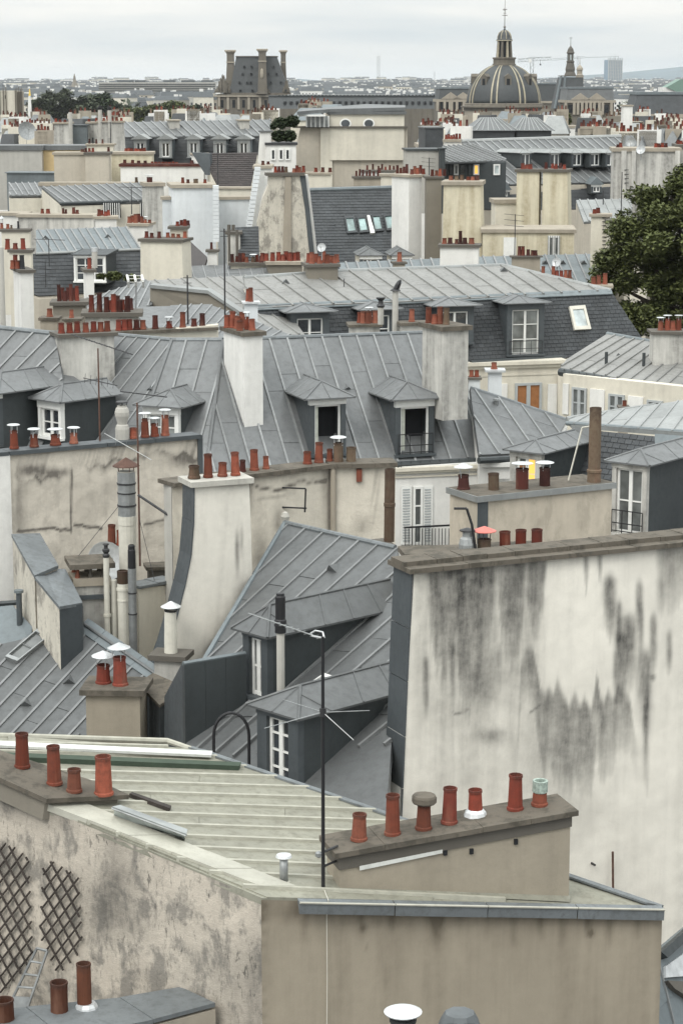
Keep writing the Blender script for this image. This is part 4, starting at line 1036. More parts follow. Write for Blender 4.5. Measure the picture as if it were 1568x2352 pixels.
skylight(h6, C6, [(672, 1608), (748, 1556), (766, 1562), (700, 1612)], 'glass', 'paint_white', .05, .10)
skylight(h6, C6, [(783, 1362), (812, 1352), (818, 1360), (795, 1368)], 'glass', 'zinc', .03, .05, name='roof_hatch')
d1 = dormer(h6, 563, 1447, 617, 1592, 36.85, -47, 3.1, 'zinc_dark', 'zinc_shaded', jamb=.15, head=.08, rise=.42, over=.17, nx=2, ny=2, jmat='zinc_cladding', hmat='zinc_cladding', seams=4, lowdrop=.6)
d2 = dormer(h6, 596, 1622, 687, 1792, 34.6, -46, 3.4, 'zinc_dark', 'zinc_shaded', jamb=.22, head=.10, rise=.32, over=.15, nx=2, ny=4, jmat='zinc_cladding', hmat='zinc_cladding', seams=4, lowdrop=.8)
# flue beside the upper dormer
fq = P(645, 1606, 36.0); ftp = P(641, 1437, 36.0)
fz = thing('grey_flue', 'slim grey flue with black top beside the upper dormer', 'flue', fq)
MB().cyl(fq - Vector((0, 0, .4)), Vector((fq.x, fq.y, ftp.z)), .07, n=12).build('pipe', 'grey', fz, smooth=False)
MB().lathe(Vector((fq.x, fq.y, ftp.z)), [(.095, -.12), (.095, 0), (.11, 0), (.10, .1), (.085, .12), (.085, .5), (.07, .53), (.07, .56), (.05, .57)], 14).build('flue_terminal', 'black', fz)
# zinc stack with tall pipe near the stained wall
cs = chimney(None, 868, 899, 1252, 1345, 40.3, 22, .5, 'soot', .07, .07, 'dark_stone', [(893, 170, 25, 'flue', 'clay_brown', None, .5)], thing_label='slim stack with a tall brown clay flue at the ridge end', extra=.7)
q_ = P(899, 1252, 40.3)
# black hoop pipe
hb = P(531, 1762, 34.6)
hb = P(531, 1775, 34.6)
hoop = thing('hoop_pipe', 'black arched pipe standing on the zinc roof', 'pipe', hb)
pts = [P(491, 1775, 34.6), P(491, 1690, 34.6)] + [P(531.5 - 40.5 * math.cos(a), 1690 - 53 * math.sin(a), 34.6) for a in [math.pi * k / 12 for k in range(1, 12)]] + [P(572, 1690, 34.6), P(572, 1790, 34.6)]
MB().tube(pts, .026, 8).build('tube', 'black', hoop)
# ---- C7 long plastered wall with pots behind
M['wall_old'] = plaster('old_cream_render', (.63, .585, .50), dirt=(.16, .145, .125), amount=.35, streak=.5, seed=33, stain=True, scale=1.6, patch=(.48, .44, .375), patch_amt=.6, sh=.78, bump=.8)
z7 = P(570, 1088, 42.6); e7 = PZ(755, 1066, z7.z); e8 = PZ(908, 1062, z7.z)
lw7 = thing('chimney_wall', 'cracked cream wall topped by a long coping with nine pots', 'wall', Vector((z7.x, z7.y, 0)))
def f7(X, Y):
    top = 1092 - (X - 570) * .12
    s = .8 * np.exp(-np.clip(Y - top, 0, 99) / 12) * (.6 + .4 * np.sin(X * .07)) + streak(X, Y, 762, 9, 1070, 1260, .9, 6, .3) + streak(X, Y, 575, 8, 1100, 1200, .4)
    s = s + crack(X, Y, 577, 1112, 640, 1130) + crack(X, Y, 640, 1125, 750, 1100) + crack(X, Y, 590, 1150, 660, 1140, 2, .3) + blob(X, Y, 640, 1200, 12, 40, .6) + blob(X, Y, 600, 1290, 14, 60, .5)
    s = s + blob(X, Y, 830, 1210, 20, 20, .4) + blob(X, Y, 745, 1110, 9, 30, .4)
    s = s + .5 * np.clip(wob(X, Y * 2, .06, 3) - .9, 0, 1)
    return s * 1.3
dn = Vector((0, 0, -.08)); lo7 = Vector((0, 0, -4))
z7l = z7 + (z7 - e7) * .9
stain_wall('face', lw7, [z7l + lo7, e7 + lo7, e7 + dn, z7l + dn], 120, 60, f7, 'wall_old', warp=.03)
stain_wall('face', lw7, [e7 + lo7, e8 + lo7, e8 + dn, e7 + dn], 70, 60, f7, 'wall_old', warp=.03)
g7 = Vector((-.2, .45, 0))
MB().down([z7l + g7 * .1 + dn, e7 + g7 * .1 + dn, e8 + g7 * .1 + dn, e8 + g7 + dn, e7 + g7 + dn, z7l + g7 + dn], 0).build('core', 'grey', lw7)
def coping(parent, a, b, d0=-.10, d1=.55, z0=-.08, z1=0.0, n=4, mat='concrete', name='coping_stone'):
    y_ = math.degrees(math.atan2(b.y - a.y, b.x - a.x)); fr = Frame(a, y_); L = (b - a).dot(fr.u)
    for k in range(n): MB().box(fr, L * k / n, L * (k + .99) / n, d0, d1, z0, z1 + random.uniform(0, .012)).build(name, mat, parent)
    return fr
fr7 = coping(lw7, z7l, e7, n=6); fr8 = coping(lw7, e7, e8 + (e8 - e7) * .02, n=3)
for x, h, w, m_, c in ((557, 28, 14, 'clay_dark', None), (584, 48, 20, 'clay', None), (611, 30, 17, 'clay', None), (706, 30, 18, 'clay', None), (732, 48, 20, 'clay', None), (757, 29, 17, 'clay', None)):
    g = vplane(fr7(0, .25, 0), fr7.yaw).hit(x, 1070); pot_at(lw7, fr7((g - fr7.o).dot(fr7.u), .25, .0), h, w, 'pot', m_, c)
for x, h, w, m_, c in ((777, 44, 25, 'clay_brown', 'flat'), (806, 33, 26, 'clay_brown', None)):
    g = vplane(fr8(0, .22, 0), fr8.yaw).hit(x, 1062); pot_at(lw7, fr8((g - fr8.o).dot(fr8.u), .22, .0), h, w, 'cyl', m_, c)
v7 = vplane(z7, fr7.yaw); nw = v7.n if v7.n.y < 0 else -v7.n
wp = [(648, 1120), (686, 1118), (685, 1172), (648, 1166)]
MB().tube([v7.hit(648, 1120), v7.hit(686, 1118) + nw * .25, v7.hit(684, 1172) + nw * .25], .018, 6).build('iron_bracket', 'black', lw7)
MB().tube([v7.hit(648, 1165), v7.hit(688, 1163) + nw * .25], .018, 6).build('iron_bracket', 'black', lw7)
v8 = vplane(e7, fr8.yaw)
MB().cyl(v8.hit(762, 1072) + nw * .04, v8.hit(762, 1245) + nw * .04, .055, n=8).build('drain_pipe', 'stone', lw7)
box_px(MB(), v8, 818, 1076, 830, 1106, -.06, -.01).build('brick_patch', 'clay', lw7)
# ---- C8 plastered wall at the left
z8 = P(0, 1038, 44.0); e8b = PZ(460, 998, z8.z); z8l = z8 + (z8 - e8b) * .2
lw8 = thing('plastered_wall', 'crumbling cream wall with zinc coping and capped pots at left', 'wall', Vector((z8.x, z8.y, 0)))
M['wall_crumble'] = plaster('crumbling_render', (.63, .58, .50), dirt=(.15, .137, .12), amount=.4, streak=.6, seed=35, stain=True, scale=1.7, patch=(.45, .415, .36), patch_amt=.6, sh=.77, bump=.8)
def f8(X, Y):
    top = 1040 - X * .088
    d = Y - top
    ed = 52 + wob(X, Y, .035, 4) * 13 + 10 * np.sin(X * .013)
    k_ = np.clip(.45 + .5 * wob(X, Y * 0, .02, 6), 0, 1)
    s = .8 * k_ * np.exp(-np.clip(d - ed, 0, 99) / 9) * sg((d - ed + 2) / 1.5) + .3 * np.clip(1 - d / 16, 0, 1) + .4 * sg((ed - d) / 3) * np.clip(wob(X, Y * 3, .10, 9) * .6, 0, 1)
    s = s + crack(X, Y, 40, 1218, 165, 1212) + crack(X, Y, 170, 1208, 235, 1215) + crack(X, Y, 330, 1205, 390, 1190, 2, .7) + streak(X, Y, 164, 2.5, 1080, 1215, .8, 4, .1) + blob(X, Y, 45, 1150, 12, 80, .4) + blob(X, Y, 60, 1300, 30, 60, .35)
    s = s + blob(X, Y, 70, 1080, 30, 14, .7) + blob(X, Y, 130, 1085, 30, 10, .6) + blob(X, Y, 420, 1060, 30, 16, .5)
    return 1.5 * s * sg((X - 36) / 2)
stain_wall('face', lw8, [z8l + Vector((0, 0, -4)), e8b + Vector((0, 0, -4)), e8b + dn, z8l + dn], 150, 90, f8, 'wall_crumble', warp=.045)
g8 = Vector((-.22, .42, 0))
MB().down([z8l + g8 * .2 + dn, e8b + g8 * .2 + dn, e8b + g8 + dn, z8l + g8 + dn], 0).build('core', 'grey', lw8)
fr9 = coping(lw8, z8l, e8b, d0=-.08, d1=.38, n=5, mat='zinc_cladding', name='zinc_coping')
v9 = vplane(z8l, fr9.yaw); n9 = v9.n if v9.n.y < 0 else -v9.n
box_px(MB(), v9, -80, 1052, 33, 1450, -.07, .02).build('white_pier', 'white', lw8)
box_px(MB(), v9, 455, 1000, 466, 1130, -.03, .03).build('end_flashing', 'zinc_cladding', lw8)
for x, h, w, c in ((33, 42, 21, 'flat'), (79, 30, 22, 'flat'), (128, 24, 26, 'flat'), (170, 25, 19, 'flat'), (307, 25, 20, None), (334, 44, 18, 'flat'), (356, 30, 19, 'flat'), (380, 47, 19, 'flat')):
    g = vplane(fr9(0, .2, 0), fr9.yaw).hit(x, 1015); pot_at(lw8, fr9((g - fr9.o).dot(fr9.u), .2, .01), h, w, 'pot', 'clay', c)
g = vplane(fr9(0, .25, 0), fr9.yaw).hit(282, 1010); gp = fr9((g - fr9.o).dot(fr9.u), .25, .0)
gv = thing('globe_ventilator', 'old grey globe chimney ventilator on the left wall coping', 'ventilator', gp)
MB().lathe(gp, [(.15, 0), (.15, .22), (.13, .3), (.10, .32), (.12, .40), (.15, .5), (.155, .58), (.13, .66), (.10, .69), (.10, .72), (.06, .72)], 12).build('body', 'grey', gv, smooth=False)
MB().lathe(gp + Vector((0, 0, .78)), [(.13, 0), (.13, .015), (.10, .03)], 12).build('cap', 'metal_dark', gv)
for k in range(4): a = k * 1.57; MB().cyl(gp + Vector((.09 * math.cos(a), .09 * math.sin(a), .70)), gp + Vector((.11 * math.cos(a), .11 * math.sin(a), .79)), .008, n=4).build('strut', 'metal_dark', gv)
# ---- C9 flues and small stacks in front of that wall
def flue(label, x, yt, yb, Y, wpx, mat='pipe_cream', top=None, n=14, name='flue_pipe', sections=()):
    b = P(x, yb, Y); t_ = Vector((b.x, b.y, P(x, yt, Y).z)); r = wpx * Y / F / 2
    o = thing(name, label, 'flue', b)
    MB().cyl(b - Vector((0, 0, .5)), t_, r, n=n).build('pipe', mat, o, smooth=False)
    for (ya, yb2, k, m_) in sections:
        MB().cyl(Vector((b.x, b.y, P(x, yb2, Y).z)), Vector((b.x, b.y, P(x, ya, Y).z)), r * k, n=n).build('pipe_section', m_, o)
    if top == 'cone':
        MB().lathe(t_ + Vector((0, 0, .10)), [(r * 1.55, 0), (r * 1.55, .012), (.01, r * 1.0)], n).build('rain_cap', 'rust', o)
        for k in range(4): a = k * 1.57 + .5; MB().cyl(t_ + Vector((r * .9 * math.cos(a), r * .9 * math.sin(a), 0)), t_ + Vector((r * math.cos(a), r * math.sin(a), .11)), .012, n=4).build('cap_leg', 'rust', o)
    elif top == 'cowl':
        MB().lathe(t_, [(r * 1.1, 0), (r * 1.2, .05), (r * .8, .08), (r * 1.25, .12), (r * 1.25, .16), (r * .7, .18), (r * .7, .24), (r * 1.1, .25), (r * 1.0, .27)], 10).build('cowl', 'metal_dark', o)
    elif top == 'black':
        MB().lathe(t_, [(r * .95, 0), (r * .9, .35), (r * .8, .37), (r * .8, .44), (r * .6, .46), (r * .55, .3)], 12).build('flue_terminal', 'black', o)
    elif top == 'rustpot':
        MB().lathe(t_, [(r * .95, 0), (r * 1.0, .25), (r * .8, .26), (r * .75, .1)], 12).build('pot_top', 'clay_brown', o)
    return o
flue('tall wide flue, grey above and white below, under a rusty conical cap', 298, 1082, 1490, 42.6, 41, 'pipe_cream', 'cone', 16, sections=((1083, 1184, 1.02, 'metal_grey'), (1108, 1112, 1.1, 'metal_dark'), (1158, 1162, 1.1, 'metal_dark'), (1184, 1204, 1.07, 'pipe_cream'), (1130, 1133, 1.08, 'metal_dark')))
flue('slender cream pipe with dark ribbed cowl at its top', 248, 1280, 1460, 41.4, 14, 'pipe_cream', 'cowl', sections=((1410, 1416, 1.3, 'pipe_cream'),))
flue('short cream pipe between two taller ones, uncapped', 264, 1332, 1465, 41.5, 15, 'pipe_cream')
flue('cream pipe with rusty pot on top', 285, 1340, 1470, 41.3, 27, 'pipe_cream', 'rustpot', sections=((1350, 1356, 1.12, 'pipe_cream'), (1376, 1380, 1.08, 'pipe_cream')))
flue('dark steel flue with ribbed black top', 307, 1305, 1500, 41.0, 20, 'metal_grey', 'black', sections=((1360, 1363, 1.12, 'metal_dark'), (1408, 1411, 1.12, 'metal_dark')))
flue('small grey vent pipe on the dark roof at the left edge', 46, 1360, 1432, 41.5, 14, 'zinc_cladding', None, sections=((1355, 1361, 1.6, 'zinc_blue'),))
# low house block with peeled white stack and stone slab on props
st2 = P(212, 1326, 41.8)
ps = thing('peeling_stack', 'peeling white stack with stone slab raised on four props', 'chimney', st2 - Vector((0, 0, 2)))
frp = Frame(st2, 14)
MB().box(frp, -.36, .30, -.2, .5, -1.6, -.12).build('stack', 'soot', ps); MB().box(frp, -.42, .36, -.26, .56, -.38, -.30).build('zinc_band', 'zinc_cladding', ps); MB().box(frp, -.40, .34, -.24, .54, -.12, .03).build('cornice', 'stone', ps)
for dx in (-.30, -.05, .2):
    for dy in (-.12, .42): MB().lathe(frp(dx, dy, .03), [(.05, 0), (.035, .1), (.045, .2)], 6).build('prop', 'clay' if dx < -.1 else 'dark_stone', ps)
MB().box(frp, -.46, .42, -.3, .6, .23, .33).build('capping_slab', 'concrete', ps)
chimney(None, 342, 388, 1302, 1350, 43.2, 10, .4, 'dark_stone', .07, .06, 'concrete', (), thing_label='small dark stack with stone slab behind the white flared wall', extra=.8)
chimney(None, 248, 276, 1258, 1300, 43.6, 10, .4, 'dark_stone', .04, .03, 'dark_stone', [(257, 50, 19, None, 'clay'), (275, 36, 15, None, 'clay')], thing_label='two orange pots on a low stack behind the dish', extra=1.5)
dish('large pale dish behind the peeling stack', P(240, 1290, 42.9), .40, (.45, -.8, .3), 'metal_white', 1.2)
# pale wall with zinc top and the two stepped parapets
pw = thing('courtyard_wall', 'pale wall with zinc top behind the steel flue', 'wall', P(360, 1480, 41.6))
a, b = P(318, 1352, 41.6), P(402, 1342, 42.2)
MB().down([a, b, b + Vector((-.1, .4, 0)), a + Vector((-.1, .4, 0))], a.z - 4).build('masonry', 'cream', pw); coping(pw, a, b, -.06, .4, .0, .05, 2, 'lead', 'zinc_coping')
for lab, top, fc in (('plastered parapet with blue zinc top at far left', [P(30, 1232, 42.6), P(80, 1322, 40.9), P(132, 1300, 41.5), P(92, 1230, 43.0)], 'mottled'),
                     ('lower plastered parapet with blue zinc saddle', [P(84, 1330, 40.8), P(137, 1394, 40.0), P(187, 1385, 40.5), P(150, 1312, 41.6), P(104, 1312, 41.4)], 'mottled')):
    o = thing('parapet', lab, 'parapet', top[1] - Vector((0, 0, 2.5)))
    MB().down([p - Vector((0, 0, .03)) for p in top], top[1].z - 3).build('masonry', fc, o)
    c = sum(top, Vector()) / len(top)
    MB().prism([p + (p - c) * .06 - Vector((0, 0, .03)) for p in top], (0, 0, .06)).build('zinc_top', 'lead', o)
o = thing('zinc_block', 'dark zinc covered block at the left edge', 'roof', P(20, 1480, 41.5))
MB().down([P(-80, 1400, 42.2), P(30, 1390, 42.0), P(75, 1440, 41.2), P(70, 1475, 41.0), P(-80, 1500, 41.0)], 20).build('cladding', 'zinc_blue', o)
MB().cyl(P(-80, 1392, 42.2), P(40, 1384, 42.1), .06, n=6).build('ridge_roll', 'zinc_dark', o)
pp = MB().down([P(137, 1396, 39.99), P(189, 1387, 40.45), P(192, 1395, 41.0), P(150, 1400, 41)], 22); o2 = thing('zinc_return', 'dark zinc side below the lower parapet saddle', 'cladding', P(160, 1470, 40)); pp.build('zinc_panel', 'zinc_cladding', o2)
# ---- masts of the left part
def stay(t_, a, b): MB().cyl(a, b, .007, n=4).build('guy_wire', 'metal_dark', t_)
mb_ = P(322, 1300, 42.3); mt_ = Vector((mb_.x, mb_.y, P(322, 925, 42.3).z))
m2 = mast('television_antenna', 'rusty mast beside the wide flue carrying a long toothed aerial', mb_, mt_, .022, 'rust')
yagi(m2, P(278, 899, 42.9), P(400, 914, 41.6) - P(278, 899, 42.9), (0, 0, 1), 1.5, 11, .10, .014, 'metal_dark')
yagi(m2, P(240, 995, 42.6), P(358, 1062, 42.0) - P(240, 995, 42.6), (0, 1, .3), 1.2, 5, .25, .008, 'metal_grey')
MB().cyl(P(318, 1137, 42.3), P(402, 1193, 41.8), .028, n=6).build('stay_arm', 'metal_dark', m2)
stay(m2, P(320, 1190, 42.3), P(358, 1345, 42.0)); stay(m2, P(275, 1160, 42.5), P(170, 1290, 42.2))
mb_ = gp.copy(); g = vplane(fr9(0, .25, 0), fr9.yaw).hit(230, 1012); mb_ = fr9((g - fr9.o).dot(fr9.u), .25, 0); mt_ = Vector((mb_.x, mb_.y, P(230, 800, mb_.y).z))
m1 = mast('television_antenna', 'thin dark mast with three toothed aerials above the left wall', mb_, mt_, .02, 'rust')
Y_ = mb_.y
yagi(m1, P(165, 768, Y_ + .8), P(328, 822, Y_ - .8) - P(165, 768, Y_ + .8), (0, 0, 1), 2.0, 12, .12, .012, 'metal_dark')
yagi(m1, P(192, 868, Y_ + .3), P(276, 887, Y_ - .3) - P(192, 868, Y_ + .3), (0, 1, 0), .95, 6, .2, .010, 'metal_dark')
# ---- C11 low stack behind the stained wall
s11 = chimney(None, 1122, 1252, 1262, 1300, 38.6, 10, .55, 'stone', .05, .05, 'concrete', [(1159, 36, 26, 'cyl', 'clay_red', None, .4), (1195, 38, 26, 'cyl', 'clay_red', None, .4), (1232, 37, 26, 'cyl', 'clay_red', None, .4)], thing_label='three short red pots in a row behind the stained wall', extra=1.5)
s12 = chimney(None, 935, 1130, 1272, 1300, 38.3, 8, .6, 'stone', .10, .06, 'concrete', (), thing_label='low stone stack with old cowl and red capped pot', extra=1.5)
fb = P(1111, 1275, 38.6)
pb2 = pot_at(s12, Vector((fb.x, fb.y, fb.z)), 38, 31, 'cyl', 'clay_brown')
MB().lathe(fb + Vector((0, 0, .44)), [(.22, 0), (.22, .012), (.02, .09)], 12).build('red_cap', 'red_cap', s12)
for k in range(3): a = k * 2.1 + .3; MB().cyl(fb + Vector((.1 * math.cos(a), .1 * math.sin(a), .25)), fb + Vector((.13 * math.cos(a), .13 * math.sin(a), .45)), .01, n=4).build('cap_leg', 'metal_dark', s12)
fb = P(1072, 1277, 38.5)
MB().lathe(fb, [(.13, 0), (.13, .05), (.15, .12), (.155, .22), (.13, .32), (.09, .36), (.09, .46), (.05, .46)], 12).build('globe_cowl', 'metal_grey', s12); MB().lathe(fb + Vector((0, 0, .46)), [(.14, 0), (.14, .02), (.02, .06)], 12).build('cowl_lid', 'metal_dark', s12)
MB().tube([P(1042, 1168, 38.4), P(1071, 1168, 38.4), P(1083, 1205, 38.4), P(1094, 1278, 38.4)], .025, 6).build('bent_rod', 'black', s12)
# ---- C12 rendered block with metal rimmed slab
M['block_render'] = plaster('block_render', (.55, .49, .40), dirt=(.17, .15, .12), amount=.5, seed=41, scale=1.4, patch=(.33, .295, .24), patch_amt=.5)
s13 = chimney(None, 1097, 1404, 1140, 1270, 45.5, 28, 1.15, 'block_render', .10, .05, 'concrete',
              [(1064, 34, 28, None, 'clay_dark', 'cone', .75), (1133, 38, 27, 'cyl', 'clay_brown', None, .45), (1198, 46, 31, 'cyl', 'clay_dark', 'flat', .3), (1250, 42, 28, 'cyl', 'clay_dark', 'flat', .35)], thing_label='wide rendered block with zinc rimmed slab and capped dark pots', extra=1.5)
a13 = P(1097, 1140, 45.5); fr13 = Frame(a13, 28); w13 = (vplane(a13, 28).hit(1404, 1140) - a13).dot(fr13.u)
MB().box(fr13, -.07, w13 + .07, -.075, -.05, -.12, .01).build('zinc_rim', 'zinc_light', s13); MB().box(fr13, -.075, -.05, -.05, 1.2, -.12, .01).build('zinc_rim', 'zinc_light', s13)
MB().box(fr13, -.012, .25, -.012, .0, -2.2, -.12).build('corner_flashing', 'zinc_cladding', s13)
tpb = P(1363, 1112, 47.2); tpt = P(1363, 936, 47.2)
fx = thing('clay_flue', 'tall mossy clay flue rising above the rendered block', 'flue', tpb)
MB().lathe(tpb - Vector((0, 0, .1)), [(.155, 0), (.15, .36), (.165, .37), (.165, .42), (.135, .44), (.13, tpt.z - tpb.z + .1), (.11, tpt.z - tpb.z + .1), (.1, 1.2)], 12).build('pipe', 'clay_brown', fx)
MB().cyl(P(1300, 1120, 47.4), P(1336, 982, 47.4), .018, n=5).build('prop', 'pipe_cream', fx); MB().cyl(P(1336, 982, 47.4), tpt - Vector((0, 0, .4)), .018, n=5).build('prop', 'pipe_cream', fx)
# ================================================================ D: large zinc mansard behind the walls
r0 = P(605, 783, 59.0); r1 = PZ(985, 766, r0.z)
DR = plane3(r0, r1, P(909, 1062, 57.2))
hd = thing('mansard_house', 'large house under a pale zinc roof turning a corner, with dormers and chimneys', 'house', Vector((r0.x, r0.y, 0)))
pR = [(512, 783), (985, 766), (1082, 936), (1100, 1062), (700, 1085), (468, 1105)]
DL1 = plane3(DR.hit(512, 783), DR.hit(470, 1100), PZ(395, 783, r0.z))
pL1 = [(395, 783), (512, 783), (470, 1100), (275, 1130)]
DL2 = plane3(DL1.hit(395, 783), DL1.hit(275, 1130), PZ(262, 771, r0.z))
pL2 = [(225, 768), (395, 783), (275, 1130), (60, 1130), (90, 1010)]
M['zinc_mid'] = zinc_mat('zinc_weathered', (.152, .158, .16), .3, .5, .10, 6, .5)
zinc(hd, DR, pR, ((620, 786), (936, 773)), ((702, 1060), (1035, 1060)), 8, rows=((.28, .68), (.5,), (.22, .75), (.42, .85)), mat='zinc_mid', bw=.075, bh=.06, ext=(-8, 6))
zinc(hd, DL1, pL1, ((428, 786), (522, 786)), ((370, 1000), (464, 1000)), 2, rows=((.3, .9), (.55,)), mat='zinc_mid', bw=.075, bh=.06, ext=(-6, 3))
zinc(hd, DL2, pL2, ((262, 775), (395, 786)), ((45, 1000), (235, 1000)), 5, rows=((.35, .9), (.6,), (.2, .75)), mat='zinc_mid', bw=.07, bh=.055, ext=(-3, 2))
under(hd, DR, pR, mat='cream'); under(hd, DL1, pL1, mat='cream', name='wall'); under(hd, DL2, pL2, mat='cream')
for pl, a, b in ((DR, (512, 781), (985, 764)), (DL1, (395, 781), (512, 781)), (DL2, (228, 766), (395, 781))): roll(hd, pl.hit(*a), pl.hit(*b), .07, 'lead')
for pl, a, b in ((DR, (512, 783), (472, 1090)), (DL1, (395, 783), (282, 1110)), (DR, (985, 766), (1082, 936)), (DR, (1082, 936), (1100, 1060))): roll(hd, pl.hit(*a) + pl.n * .02, pl.hit(*b) + pl.n * .02, .055, 'zinc_mid', 'hip_roll')
bk = [r0 + Vector((0, .02, 0)), r1, r1 + Vector((0, 4, -2)), PZ(262, 771, r0.z) + Vector((0, 4, -2)), PZ(262, 771, r0.z), PZ(395, 783, r0.z)]
MB().add(bk, [(0, 1, 2, 3, 4, 5)]).build('rear_roof', 'zinc_mid', hd)
vent(hd, DR, 797, 893, .12); vent(hd, DL1, 345, 895, .1)
# dormers
for a in ((92, 917, 143, 1000, 57.0, -42, 1.9, dict(seams=4, over=.2)), (333, 931, 411, 1012, 56.6, -24, 1.7, dict(seams=3, over=.22, gl='glass_grey'))):
    dormer(hd, *a[:5], a[5], a[6], 'zinc_dark', 'zinc_mid', jamb=.09, head=.2, jmat='paint_white', rise=.36, lowdrop=.4, **a[7])
dormer(hd, 712, 917, 792, 1046, DR, 20, 1.9, 'zinc_cladding', 'zinc_mid', jamb=.12, head=.16, rise=.36, over=.22, panes=False, curtain=((.0, .2),), gl='glass')
dormer(hd, 908, 919, 994, 1046, DR, 20, 1.9, 'zinc_cladding', 'zinc_mid', jamb=.13, head=.2, rise=.36, over=.22, panes=False, rail=True, curtain=((.0, .22),))
# chimneys
chimney(hd, 140, 262, 768, 905, 58.3, 22, .9, 'soot', .09, .10, 'dark_stone', [(x, random.uniform(22, 26), 14, None, 'clay_red' if random.random() < .5 else 'clay', None, .3) for x in (142, 161, 178, 198, 216, 232, 247)], extra=1.5)
chimney(hd, 560, 603, 763, 945, 56.7, 24, 1.45, 'white', .11, .08, 'concrete',
        [(522, 30, 14, None, 'clay', None, .8), (534, 38, 14, None, 'clay', None, .75), (545, 30, 14, None, 'clay', None, .6), (556, 36, 14, None, 'clay', None, .7), (551, 22, 15, None, 'clay', None, .3), (567, 30, 13, None, 'clay', 'flat', .4), (579, 26, 14, None, 'clay', None, .25)], extra=.4)
chimney(hd, 1018, 1075, 750, 930, 57.3, 24, 1.25, 'soot', .12, .09, 'concrete', [(984, 36, 16, None, 'clay', None, .8), (998, 22, 14, None, 'clay', None, .55), (1010, 40, 14, None, 'clay', None, .5), (1024, 38, 14, None, 'clay_brown', None, .35)], extra=.4)
# facade of that house with shutters, right of the cracked wall
vd = vplane(DR.hit(905, 1072) + Vector((.05, -.10, 0)), 14)
fc = MB(); box_px(fc, vd, 860, 1074, 1104, 1300, -.02, .5); fc.build('facade', 'white', hd)
for y0, y1, d in ((1076, 1084, -.16), (1084, 1090, -.10), (1096, 1100, -.06)): box_px(MB(), vd, 860, y0, 1106, y1, d, .0).build('cornice', 'cream', hd)
gut = MB(); gut.cyl(DR.hit(905, 1066) + Vector((.05, -.12, 0)), DR.hit(1102, 1056) + Vector((.05, -.12, 0)), .09, n=8); gut.build('gutter', 'zinc_dark', hd)
for k in range(9):
    p = DR.hit(905, 1066).lerp(DR.hit(1102, 1056), (k + .5) / 9) + Vector((.05, -.2, 0)); MB().cyl(p - Vector((0, 0, .1)), p + Vector((0, 0, .1)), .015, n=4).build('gutter_bracket', 'zinc_dark', hd)
window_px(hd, vd, 946, 1117, 968, 1250, nx=1, ny=3, gl='glass_grey')
for x0, x1 in ((919, 943), (969, 991)):
    sh = box_px(MB(), vd, x0, 1116, x1, 1250, -.07, -.03).build('shutter', 'paint_white', hd)
    for k in range(20):
        y = 1122 + k * 6.2; box_px(MB(), vd, x0 + 4, y, x1 - 4, y + 3, -.085, -.069).build('louvre', 'paint_grey', sh)
ra = MB(); box_px(ra, vd, 921, 1205, 1025, 1209, -.30, -.27); rl = ra.build('balcony_rail', 'black', hd)
for k in range(14): x = 923 + k * 7.6; box_px(MB(), vd, x, 1209, x + 1.6, 1262, -.29, -.28).build('baluster', 'black', rl)
# far left neighbour
DF = plane3((-20, 752, 60.0), (128, 768, 59.0), (60, 960, 57.6))
hf = thing('corner_house', 'zinc roof with dark dormer cut by the left picture edge', 'house', Vector((DF.hit(40, 800).x, 59, 0)))
pF = [(-80, 746), (128, 768), (150, 900), (80, 1060), (-80, 1060)]
zinc(hf, DF, pF, ((0, 756), (120, 768)), ((-130, 900), (-10, 900)), 3, rows=((.4, .9), (.65,)), mat='zinc_mid', bw=.075, bh=.06, ext=(-3, 6)); under(hf, DF, pF)
roll(hf, DF.hit(-80, 745), DF.hit(128, 767), .08, 'lead')
dormer(hf, -78, 893, 2, 1010, 57.2, -40, 2.6, 'zinc_dark', 'zinc_mid', jamb=.1, rise=.38, over=.25, seams=4, lowdrop=.4)
# lower wing at the right end
WG = plane3((1104, 1046, 57.0), (1165, 1044, 57.4), (1080, 893, 59.6))
hw = thing('zinc_wing', 'low zinc roofed wing right of the mansard house', 'house', Vector((WG.hit(1150, 1000).x, 58, 0)))
pW = [(1079, 892), (1302, 966), (1275, 1012), (1235, 1040), (1100, 1046), (1084, 936)]
zinc(hw, WG, pW, ((1090, 897), (1250, 950)), ((1172, 1018), (1330, 1060)), 3, rows=((.45,), (.7,), (.3,)), mat='zinc_mid', bw=.07, bh=.05, ext=(-4, 3)); under(hw, WG, pW, mat='white')
roll(hw, WG.hit(1079, 891), WG.hit(1302, 965), .06, 'lead')
MB().cyl(WG.hit(1098, 1052) - Vector((0, .1, .05)), WG.hit(1172, 1048) - Vector((0, .1, .05)), .09, n=8).build('gutter', 'zinc_dark', hw)
vw = vplane(WG.hit(1102, 1050) + Vector((0, .2, 0)), 5)
for y0, y1, d in ((1062, 1072, -.12), (1072, 1100, -.02)): box_px(MB(), vw, 1104, y0, 1172, y1, d, .02).build('cornice', 'white', hw)
pv_ = WG.hit(1139, 930); MB().lathe(pv_, [(.06, 0), (.06, .12), (.10, .13), (.08, .18)], 8).build('roof_vent', 'metal_grey', hw)
